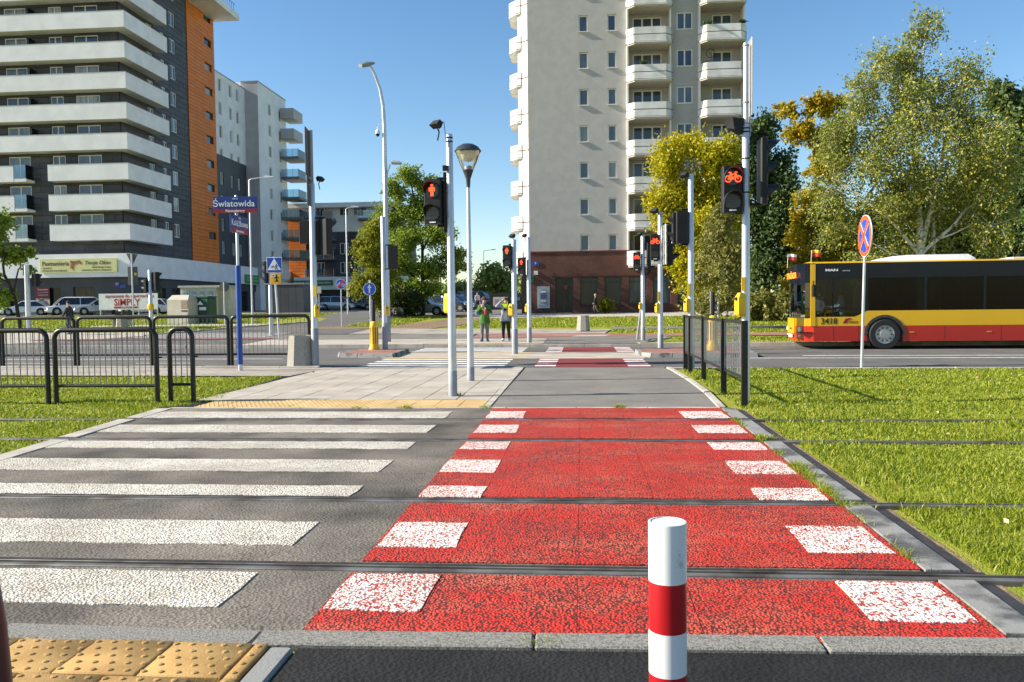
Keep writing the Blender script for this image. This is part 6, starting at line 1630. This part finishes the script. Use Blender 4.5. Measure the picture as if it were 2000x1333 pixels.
bark_d = mat('dark_bark', (.07, .055, .042), .95, col2=(.035, .028, .022), scale=9, detail=6, bump=.8, bscale=30, spec=.1)
bark_b = mat('birch_bark', (.66, .63, .57), .8, col2=(.16, .14, .12), scale=5, detail=5, bump=.4, bscale=30, spec=.15, lo=.36, hi=.46)
lf_birch = leafmat('birch_leaves', [(0, (0.125, 0.175, 0.036)), (.45, (0.216, 0.260, 0.051)), (.8, (0.388, 0.384, 0.064)), (.97, (0.684, 0.517, 0.057)), (1, (0.228, 0.273, 0.051))], .35)
lf_yel = leafmat('yellow_leaves', [(0, (0.170, 0.208, 0.011)), (.35, (0.382, 0.381, 0.011)), (.75, (0.594, 0.493, 0.011)), (.95, (0.737, 0.508, 0.014)), (1, (0.454, 0.430, 0.011))], .4)
lf_dark = leafmat('dark_leaves', [(0, (0.027, 0.057, 0.020)), (.6, (0.061, 0.111, 0.032)), (1, (0.111, 0.165, 0.046))], .25)
lf_or = leafmat('orange_leaves', [(0, (0.173, 0.185, 0.014)), (.3, (0.367, 0.290, 0.012)), (.7, (0.510, 0.343, 0.010)), (.95, (0.561, 0.290, 0.014)), (1, (0.347, 0.330, 0.014))], .4)
lf_olive = leafmat('olive_leaves', [(0, (0.066, 0.095, 0.022)), (.6, (0.133, 0.161, 0.034)), (1, (0.227, 0.217, 0.042))], .3)
lf_loc = leafmat('locust_leaves', [(0, (0.099, 0.166, 0.023)), (.5, (0.208, 0.295, 0.032)), (.85, (0.359, 0.422, 0.032)), (1, (0.234, 0.320, 0.032))], .35)
lf_locy = leafmat('locust_yellow_leaves', [(0, (0.111, 0.146, 0.013)), (.5, (0.243, 0.265, 0.016)), (.85, (0.376, 0.332, 0.018)), (1, (0.265, 0.278, 0.016))], .4)
lf_far = leafmat('far_leaves', [(0, (0.138, 0.208, 0.060)), (.6, (0.248, 0.330, 0.083)), (1, (0.385, 0.440, 0.110))], .3)
lf_sap = leafmat('sapling_leaves', [(0, (0.120, 0.138, 0.030)), (.5, (0.228, 0.228, 0.060)), (.85, (0.360, 0.312, 0.072)), (1, (0.240, 0.240, 0.060))], .35)
lf_bush = leafmat('bush_leaves', [(0, (0.021, 0.036, 0.012)), (.6, (0.045, 0.063, 0.018)), (1, (0.083, 0.098, 0.024))], .2)
def leaves(name, P, size, mt, parent, rng, aspect=1.7, droop=.0):
    n = len(P)
    d = rng.normal(size=(n, 3)); d[:, 2] -= droop; d /= np.linalg.norm(d, axis=1, keepdims=True)
    u = np.cross(d, rng.normal(size=(n, 3))); u /= np.linalg.norm(u, axis=1, keepdims=True)
    s = size*rng.uniform(.6, 1.3, (n, 1))
    a = d*s*aspect/2; b = u*s/2
    co = np.stack([P-a, P+b-a*.1, P+a, P-b-a*.1], 1).reshape(-1, 3)
    me = bpy.data.meshes.new(name)
    me.vertices.add(4*n); me.vertices.foreach_set('co', co.astype(np.float32).ravel())
    me.loops.add(4*n); me.loops.foreach_set('vertex_index', np.arange(4*n, dtype=np.int32))
    me.polygons.add(n); me.polygons.foreach_set('loop_start', np.arange(0, 4*n, 4, dtype=np.int32)); me.polygons.foreach_set('loop_total', np.full(n, 4, np.int32))
    me.materials.append(mt); me.update(calc_edges=True)
    return put(name, me, parent)
def tree(name, label, key, stems, leafm, barkm, nleaf, lsize, seed, r0=.16, depth=.75, sig=.30, droop=0., cat='tree', twigs=16, group=None, twig_r=.022, sink=None):
    rng = np.random.default_rng(seed)
    (x0, y0), lumps = TR[key]
    t = thing(name, label, cat, (x0, y0, gz(x0, y0)), 0, group)
    m = MB()
    pts = []
    for st, ra, rb in stems:
        P = [Vector(p) for p in st]; n = len(P)
        # finer, slightly wandering stem
        Q = []
        for i in range(n-1):
            for k in range(4): Q.append(P[i].lerp(P[i+1], k/4)+Vector(rng.normal(0, .025*(i+.4), 3)))
        Q.append(P[-1])
        rr = [ra+(rb-ra)*(i/(len(Q)-1))**.8 for i in range(len(Q))]
        m.tube(Q, rr, 9); pts += [(q, r_) for q, r_ in zip(Q, rr)]
    W = np.array([l[2]*l[3] for l in lumps]); W = W/W.sum()
    allP = []
    for (lx, lz, rx, rz), w in zip(lumps, W):
        c = Vector((lx, rng.uniform(-1, 1)*depth*rx, lz)); ry = rx*depth+.15
        # nearest lower stem point feeds the lump
        best = min(pts, key=lambda q: (q[0]-c).length+max(0, q[0].z-c.z+.3*rz)*2.5)
        a = best[0]; b = a.lerp(c, .55)+Vector((0, 0, .12*(c-a).length))
        rb_ = min(best[1]*.6, .02+.012*(c-a).length)
        m.tube([a, a.lerp(b, .5)+Vector(rng.normal(0, .05, 3)), b, c], [rb_, rb_*.8, rb_*.65, rb_*.4], 6)
        k = twigs; nl = int(nleaf*w)
        for i in range(k):
            v = rng.normal(size=3); v /= np.linalg.norm(v); q = rng.uniform(.55, 1.0)**.6
            e = c+Vector((v[0]*rx*q, v[1]*ry*q, v[2]*rz*q))
            s = c.lerp(b, rng.uniform(0, .4))
            mid = s.lerp(e, .55)+Vector(rng.normal(0, .08*rx, 3))+Vector((0, 0, .08*rz))
            e.z -= droop*rng.uniform(.2, 1)*rz*.7
            m.tube([s, mid, e], [min(rb_*.45, twig_r), min(rb_*.3, twig_r*.7), twig_r*.25], 4, cap=False)
            nn = max(3, nl//k)
            tt = rng.uniform(.25, 1.05, nn)[:, None]
            base = (1-tt)**2*np.array(s)+2*(1-tt)*tt*np.array(mid)+tt**2*np.array(e)
            # clumps of leaves along the twig
            nc = max(2, nn//14); cc = rng.integers(0, nc, nn); co = rng.normal(0, sig*min(rx, rz)*.55, (nc, 3))[cc]
            allP.append(base+co+rng.normal(0, sig*min(rx, rz)*.28, (nn, 3)))
    m.build('trunk', barkm, t, smooth=True)
    P = np.concatenate(allP); P = P[P[:, 2] > .05]
    leaves('crown', P, lsize, leafm, t, rng, droop=droop)
    return t
tree('birch_tree', 'big multi-stemmed birch with white limbs behind the bus', 'birch', [
    ([(0, 0, -.2), (-.1, 0, 4), (-.25, .1, 7.6), (-.9, .2, 10.6), (-1.4, .2, 12.6)], .20, .03), ([(-.05, 0, 3.6), (.7, -.2, 7.4), (1.3, -.2, 10.2), (1.6, -.1, 11.6)], .13, .03),
    ([(0, 0, 3.4), (1.2, -.3, 4.6), (2.3, -.4, 5.9), (3.6, -.4, 8.0)], .10, .02), ([(-.05, 0, 3.2), (-1.6, -.3, 5.0), (-3.2, -.4, 6.2), (-4.2, -.3, 6.9)], .10, .02),
    ([(-.25, .1, 7.2), (-.1, .1, 10.4), (.15, .2, 13.8)], .09, .02), ([(-.15, 0, 5.6), (-1.8, .2, 7.6), (-2.6, .3, 9.6), (-3.0, .3, 10.6)], .09, .02), ([(.5, .3, -.2), (.6, .2, 3.5), (.5, .3, 7)], .13, .05), ([(0, 0, 2.6), (-1.2, -.5, 3.2), (-2.6, -.6, 3.9)], .07, .02)],
    lf_birch, bark_b, 72000, .08, 1, depth=.7, sig=.34, droop=.55, twigs=22, twig_r=.018)
tree('yellow_tree', 'bright yellow autumn tree in front of the right half of the tower', 'yellow', [([(0, 0, -.2), (-.1, 0, 2.5), (-.4, 0, 5.0), (-.7, 0, 8.4)], .16, .04), ([(-.15, 0, 2.8), (.6, .1, 5.6), (.6, .1, 8.6)], .10, .03), ([(-.2, 0, 2.8), (-1.5, .1, 5.2), (-2.2, .1, 8.0)], .10, .03)], lf_yel, bark_d, 54000, .11, 2, sig=.42, twigs=20)
tree('dark_green_tree', 'dark green tree between the tower and the orange tree', 'dark', [([(0, 0, -.2), (0, 0, 4), (-.2, 0, 8), (-.5, 0, 12)], .2, .04)], lf_dark, bark_d, 32000, .16, 3, sig=.38, twigs=16)
tree('orange_tree', 'sparse orange and yellow autumn tree above the front of the bus', 'orange', [([(0, 0, -.2), (.1, 0, 4), (0, 0, 8.5), (-.1, 0, 10.2)], .15, .06), ([(-.1, 0, 9.8), (-.7, 0, 11), (-1.5, 0, 12)], .06, .02), ([(-.1, 0, 9.8), (.5, 0, 11), (1.0, 0, 12.2)], .06, .02), ([(.1, 0, 3.5), (1.2, 0, 5), (1.6, 0, 6)], .07, .02)], lf_or, bark_d, 28000, .125, 4, sig=.36, twigs=14)
tree('dark_edge_tree', 'dark tree at the right picture edge', 'rdark', [([(0, 0, -.2), (.1, 0, 5), (0, 0, 9), (-.2, 0, 13)], .25, .05)], lf_dark, bark_d, 18000, .21, 5, sig=.38)
tree('dense_tree', 'dense olive tree right behind the birch', 'backA', [([(0, 0, -.2), (0, 0, 3), (.2, 0, 7)], .2, .05)], lf_olive, bark_d, 20000, .22, 6, sig=.45)
tree('dense_tree', 'dense low olive tree left behind the birch and above the bus', 'backB', [([(0, 0, -.2), (0, 0, 3), (.2, 0, 5)], .2, .05)], lf_olive, bark_d, 16000, .22, 7, sig=.45)
tree('birch_sapling', 'slender pale birch sapling behind the dark railing', 'sapling', [([(0, 0, -.2), (0, 0, 2.0), (.05, 0, 4.9)], .06, .015)], lf_sap, bark_b, 13000, .085, 8, sig=.36, droop=.5, twigs=16, twig_r=.012)
tree('locust_tree', 'feathery locust tree left of the park lamp', 'locust', [([(0, 0, -.2), (0, 0, 2.2), (.05, 0, 5.2), (-.4, 0, 8.2), (-.8, 0, 10.2)], .19, .04), ([(0, 0, 2.2), (-1.3, 0, 3.6), (-2.6, 0, 5.6)], .10, .03), ([(0, 0, 2.6), (1.2, 0, 3.4), (2.4, 0, 4.2)], .09, .03), ([(.05, 0, 4.8), (.8, 0, 6.6), (1.0, 0, 8.2)], .09, .03)], lf_loc, bark_d, 52000, .11, 9, sig=.46, twigs=20)
tree('young_locust_tree', 'young yellow-green locust beside the tall curved lamp', 'locy', [([(0, 0, -.2), (.2, 0, 2), (.4, 0, 4), (.5, 0, 5.8)], .09, .03)], lf_locy, bark_d, 17000, .105, 10, sig=.46, twigs=18)
tree('small_tree', 'small thin tree at the left picture edge before the shops', 'left', [([(.35, 0, -.2), (.1, 0, 1.4), (-.4, 0, 3.2), (-.7, 0, 5.2)], .13, .04), ([(-.1, 0, 2.0), (.3, 0, 3.4), (.6, 0, 4.1)], .06, .02)], lf_loc, bark_d, 9000, .12, 11, sig=.34)
tree('far_tree', 'round green tree far behind the two waiting people', 'farA', [([(0, 0, -.2), (0, 0, 1.5), (0, 0, 3)], .2, .06)], lf_far, bark_d, 9000, .25, 12, sig=.42)
tree('far_tree', 'low green trees at the end of the parking lane', 'farB', [([(0, 0, -.2), (0, 0, 1.2), (0, 0, 2)], .2, .06)], lf_far, bark_d, 7000, .27, 13, sig=.42)
tree('low_bush', 'small round bush in front of the brick ground floor', 'bush1180', [([(0, 0, -.1), (0, 0, .5)], .04, .02)], lf_locy, bark_d, 3000, .08, 14, sig=.45, cat='bush')
tree('dark_bush', 'large dark bush at the foot of the locust tree', 'locbush', [([(0, 0, -.1), (0, 0, .8)], .08, .03)], lf_bush, bark_d, 16000, .13, 15, sig=.5, cat='bush', twigs=20)
tree('fence_shrub', 'broad-leaved shrub growing along the iron fence before the bus', 'shrubs', [([(-.6, 0, -.1), (-.6, 0, .8)], .04, .02), ([(.5, 0, -.1), (.5, 0, .9)], .04, .02)], lf_sap, bark_d, 6000, .12, 16, sig=.5, cat='bush')
TR['flower'] = ((-13.6, 57.5), [(0, .45, .55, .4), (.5, .4, .45, .35), (-.4, .35, .4, .3)])
tree('flowering_bush', 'pale silvery bush in front of the dark bush', 'flower', [([(0, 0, -.1), (0, 0, .4)], .04, .02)], leafmat('silver_leaves', [(0, (.10, .12, .07)), (.6, (.25, .27, .2)), (1, (.42, .42, .36))], .2), bark_d, 4000, .09, 17, sig=.5, cat='bush')
# more shrubs closing the view behind the bus and along the far verge
for i, (x, y, rx, rz, lab) in enumerate([(15.5, 50, 1.6, 1.6, 'dark shrub behind the front of the bus'), (20.0, 50, 1.8, 1.9, 'dark shrub behind the middle of the bus'), (24.5, 50, 1.8, 1.9, 'dark shrub behind the rear of the bus'), (12.6, 48, 1.1, 1.5, 'dark shrub left of the bus windscreen')]):
    TR['sh%d' % i] = ((x, y), [(0, rz*.8, rx, rz), (-.9*rx, rz*.6, rx*.8, rz*.7), (.9*rx, rz*.6, rx*.8, rz*.7)])
    tree('verge_shrub', lab, 'sh%d' % i, [([(0, 0, -.1), (0, 0, rz)], .06, .03)], lf_dark if i < 3 else lf_or, bark_d, 7000, .17, 30+i, sig=.5, cat='bush')
# iron fence behind the shrubs
t = thing('iron_fence', 'black iron fence on a low brick base behind the shrubs', 'fence', (9.0, 47.6, gz(9, 47.6)))
MB().box(0, 18, -.12, .12, -.1, .35).build('base_wall', brick_m, t)
for z in (.45, 1.35): MB().box(0, 18, -.02, .02, z, z+.05).build('rail', black_mt, t)
bm_ = MB().box(-.012, .012, -.012, .012, .35, 1.5).mesh('bar', black_mt)
for i in range(90): put('bar', bm_, t, (.1+i*.2, 0, 0))

# ------------------------------------------------------------ grass
lf_grass = leafmat('grass_blades', [(0, (0.128, 0.192, 0.016)), (.35, (0.218, 0.288, 0.018)), (.7, (0.333, 0.371, 0.023)), (.94, (0.512, 0.461, 0.081)), (1, (0.256, 0.307, 0.021))], .4, .5)
rng = np.random.default_rng(77)
def blades(name, label, xy, hmin, hmax, wf):
    n = len(xy); x, y = xy[:, 0], xy[:, 1]
    dist = np.hypot(x, y)
    s_ = y+.055*x; z = np.interp(s_, PY, PZ)-.022
    h = rng.uniform(hmin, hmax, n)*(.55+.9*np.clip(.5+.5*np.sin(x*1.7+np.sin(y*2.1)*2)*np.cos(y*1.3+x*.4), 0, 1))
    w = wf*np.maximum(dist, 4.)*rng.uniform(.7, 1.3, n)
    a = rng.uniform(0, 2*np.pi, n); lean = rng.normal(0, .45, (n, 2))*h[:, None]
    ca, sa = np.cos(a)*w, np.sin(a)*w
    v = np.zeros((n, 5, 3))
    v[:, 0] = np.stack([x-ca, y-sa, z], 1); v[:, 1] = np.stack([x+ca, y+sa, z], 1)
    mx, my = x+lean[:, 0]*.4, y+lean[:, 1]*.4
    v[:, 2] = np.stack([mx+ca*.75, my+sa*.75, z+h*.6], 1); v[:, 3] = np.stack([mx-ca*.75, my-sa*.75, z+h*.6], 1)
    v[:, 4] = np.stack([x+lean[:, 0], y+lean[:, 1], z+h*rng.uniform(.85, 1.05, n)], 1)
    me = bpy.data.meshes.new(name)
    me.vertices.add(5*n); me.vertices.foreach_set('co', v.astype(np.float32).ravel())
    idx = (np.arange(n)*5)[:, None]+np.array([[0, 1, 2, 3, 3, 2, 4]]); me.loops.add(7*n); me.loops.foreach_set('vertex_index', idx.astype(np.int32).ravel())
    ls = np.stack([np.arange(n)*7, np.arange(n)*7+4], 1).ravel(); lt = np.tile([4, 3], n)
    me.polygons.add(2*n); me.polygons.foreach_set('loop_start', ls.astype(np.int32)); me.polygons.foreach_set('loop_total', lt.astype(np.int32))
    me.materials.append(lf_grass); me.update(calc_edges=True)
    return tag(put(name, me), label, 'grass', kind='stuff')
def scatter(x0, x1, y0, y1, n, dens, keep):
    x = rng.uniform(x0, x1, n); y = rng.uniform(y0, y1, n)
    k = (rng.uniform(0, 1, n) < dens(x, y)) & keep(x, y)
    for r_ in RAILS: k &= (np.abs(y-r_) > .055)
    # worn, thin patches
    pat = np.sin(x*2.3+np.sin(y*1.1)*3)*np.sin(y*1.9+np.cos(x*.9)*2)
    k &= (rng.uniform(0, 1, n) < np.where(pat < -.55, .35, 1.))
    return np.stack([x[k], y[k]], 1)
d2 = lambda x, y: np.minimum(1, (5.2/np.maximum(y, 3))**1.6)
R1 = scatter(2.2, 15.5, 3.0, 18.75, 980000, d2, lambda x, y: (x > np.where(y < 11.5, 2.13+.013*(y-3.6)+.03*np.sin(y*9)*np.sin(y*3.1), 2.10+.02*np.sin(y*7))) & (x < .72*y+1.6) & (y < 18.75-.055*x))
blades('grass', 'sunlit lawn and grassed tram track right of the crossing', R1, .025, .062, .00072)
L1_ = scatter(-17, -5.5, 4.6, 17.2, 700000, d2, lambda x, y: (x < np.interp(y, [3.6, 11.4, 12.4, 14.5, 16.8], [-5.46, -6.17, -5.75, -6.05, -6.35])+.05*np.sin(y*8)) & (x > -.9*y-1.2) & (y < 16.95))
blades('grass', 'sunlit lawn and grassed tram track left of the crossing', L1_, .025, .06, .00072)
d3 = lambda x, y: np.full_like(x, 1.)
F1 = scatter(-8, 30, 28.6, 54, 90000, d3, lambda x, y: (((x > 3.6) & (y+.055*x > 28.8) & (y < 32.8-.05*x+.15)) | ((x > 1.5) & (y > 35.9-.045*x) & (y < 39.1-.05*(x-1.4))) | ((y > 41.6-.03*x) & (x > -6.5) & (y > 39.5-.3*(x+0))) ) & (x < .6*y) )
blades('grass', 'mown grass strips beyond the far kerb', F1, .05, .10, .00065)
F2 = scatter(-50, -19.5, 38, 70, 70000, d3, lambda x, y: (x > -.8*y) & (x < -20.6) & ~((y > 47.2) & (y < 49.6) & (x > -30)) & (y > 40.2-.11*(x+22)))
blades('grass', 'mown lawn in front of the parked cars on the left', F2, .05, .10, .0007)
F3 = scatter(-16, -9, 42, 60, 16000, d3, lambda x, y: (x > -13.1+.1*np.sin(y)) & (y > 44.0) & (x < -10.2))
blades('grass', 'dry grass around the foot of the locust tree', F3, .05, .12, .0007)
# weeds in the joints beside the right edge slabs
wx = []
for i in range(26):
    yy = rng.uniform(3.8, 11.3); wx.append(np.stack([rng.normal(1.80+.0128*(yy-3.6), .02, 60), rng.normal(yy, .10, 60)], 1))
for (px, py) in [(-2.0, 13.0), (1.9, 5.9), (1.95, 8.8), (-1.35, 11.46), (.5, 11.44), (-.2, 3.42), (-3.2, 11.45), (-2.5, 11.45), (2.05, 13.4), (2.0, 11.5)]:
    wx.append(np.stack([rng.normal(px, .05, 70), rng.normal(py, .025, 70)], 1))
blades('weeds', 'weeds growing in the joints along the crossing', np.concatenate(wx), .045, .085, .0006)
# fallen leaves
n = 260; P = np.stack([rng.uniform(-6, 9, n), rng.uniform(3.8, 19, n), np.full(n, .03)], 1); P = P[(P[:, 0] < .55*P[:, 1])]
o = leaves('fallen_leaves', P[(P[:, 0] > 2.3) | (P[:, 0] < -5.9)], .035, leafmat('fallen_leaf', [(0, (.25, .15, .05)), (.6, (.42, .30, .14)), (1, (.6, .5, .35))], .1), None, rng)
tag(o, 'scattered dry fallen leaves on the lawns', 'leaves', kind='stuff')

# far-off trees closing the horizon, one mass that nobody could count
rng = np.random.default_rng(5); P = []
for i in range(150):
    cx = -190+i*2.6+rng.normal(0, 1.5); cy = rng.uniform(170, 215); h = rng.uniform(3.5, 7.5); r_ = rng.uniform(2.2, 4.0)
    v = rng.normal(size=(260, 3)); v /= np.linalg.norm(v, axis=1, keepdims=True); v *= rng.uniform(.45, 1, (260, 1))
    P.append(np.stack([cx+v[:, 0]*r_, cy+v[:, 1]*r_, 1.2+h*.5+v[:, 2]*h*.55], 1))
P = np.concatenate(P); P = P[P[:, 2] > 1.0]
tag(leaves('distant_trees', P, .75, lf_far, None, rng), 'distant green tree line along the horizon', 'trees', kind='stuff')

# things kept on the tower balconies
t = thing('bicycle', 'bicycle stored upright on a right-hand balcony of the tower', 'bicycle', (9.55, 62.75, 18.75))
for nm, c in (('wheel', (.12, 1.25)), ('wheel', (-.05, .38))):
    MB().tube([(c[0]+.32*math.cos(a), 0, c[1]+.32*math.sin(a)) for a in np.linspace(0, 2*math.pi, 21)], .022, 6).build(nm, black_mt, t)
MB().tube([(.12, 0, 1.25), (.25, 0, .85), (-.05, 0, .38), (.32, 0, .5), (.25, 0, .85)], .02, 6).build('frame', black_mt, t)
MB().tube([(.28, -.2, 1.0), (.30, 0, 1.05), (.28, .2, 1.0)], .015, 6).build('handlebar', black_mt, t)
for k_, (px_, pz_) in enumerate([(9.3, 21.95), (11.75, 21.95), (4.6, 19.2)]):
    TR['bp%d' % k_] = ((px_, 62.25), [(0, .12, .22, .16), (.25, .1, .2, .13)])
    o = tree('balcony_plant', ['dark plant at the left end of an upper right tower balcony', 'dark plant at the right end of an upper right tower balcony', 'small plant on a left-hand tower balcony'][k_], 'bp%d' % k_, [([(0, 0, -.12), (0, 0, .1)], .03, .02)], lf_dark, bark_d, 700, .07, 60+k_, sig=.5, cat='plant')
    o.location.z = pz_
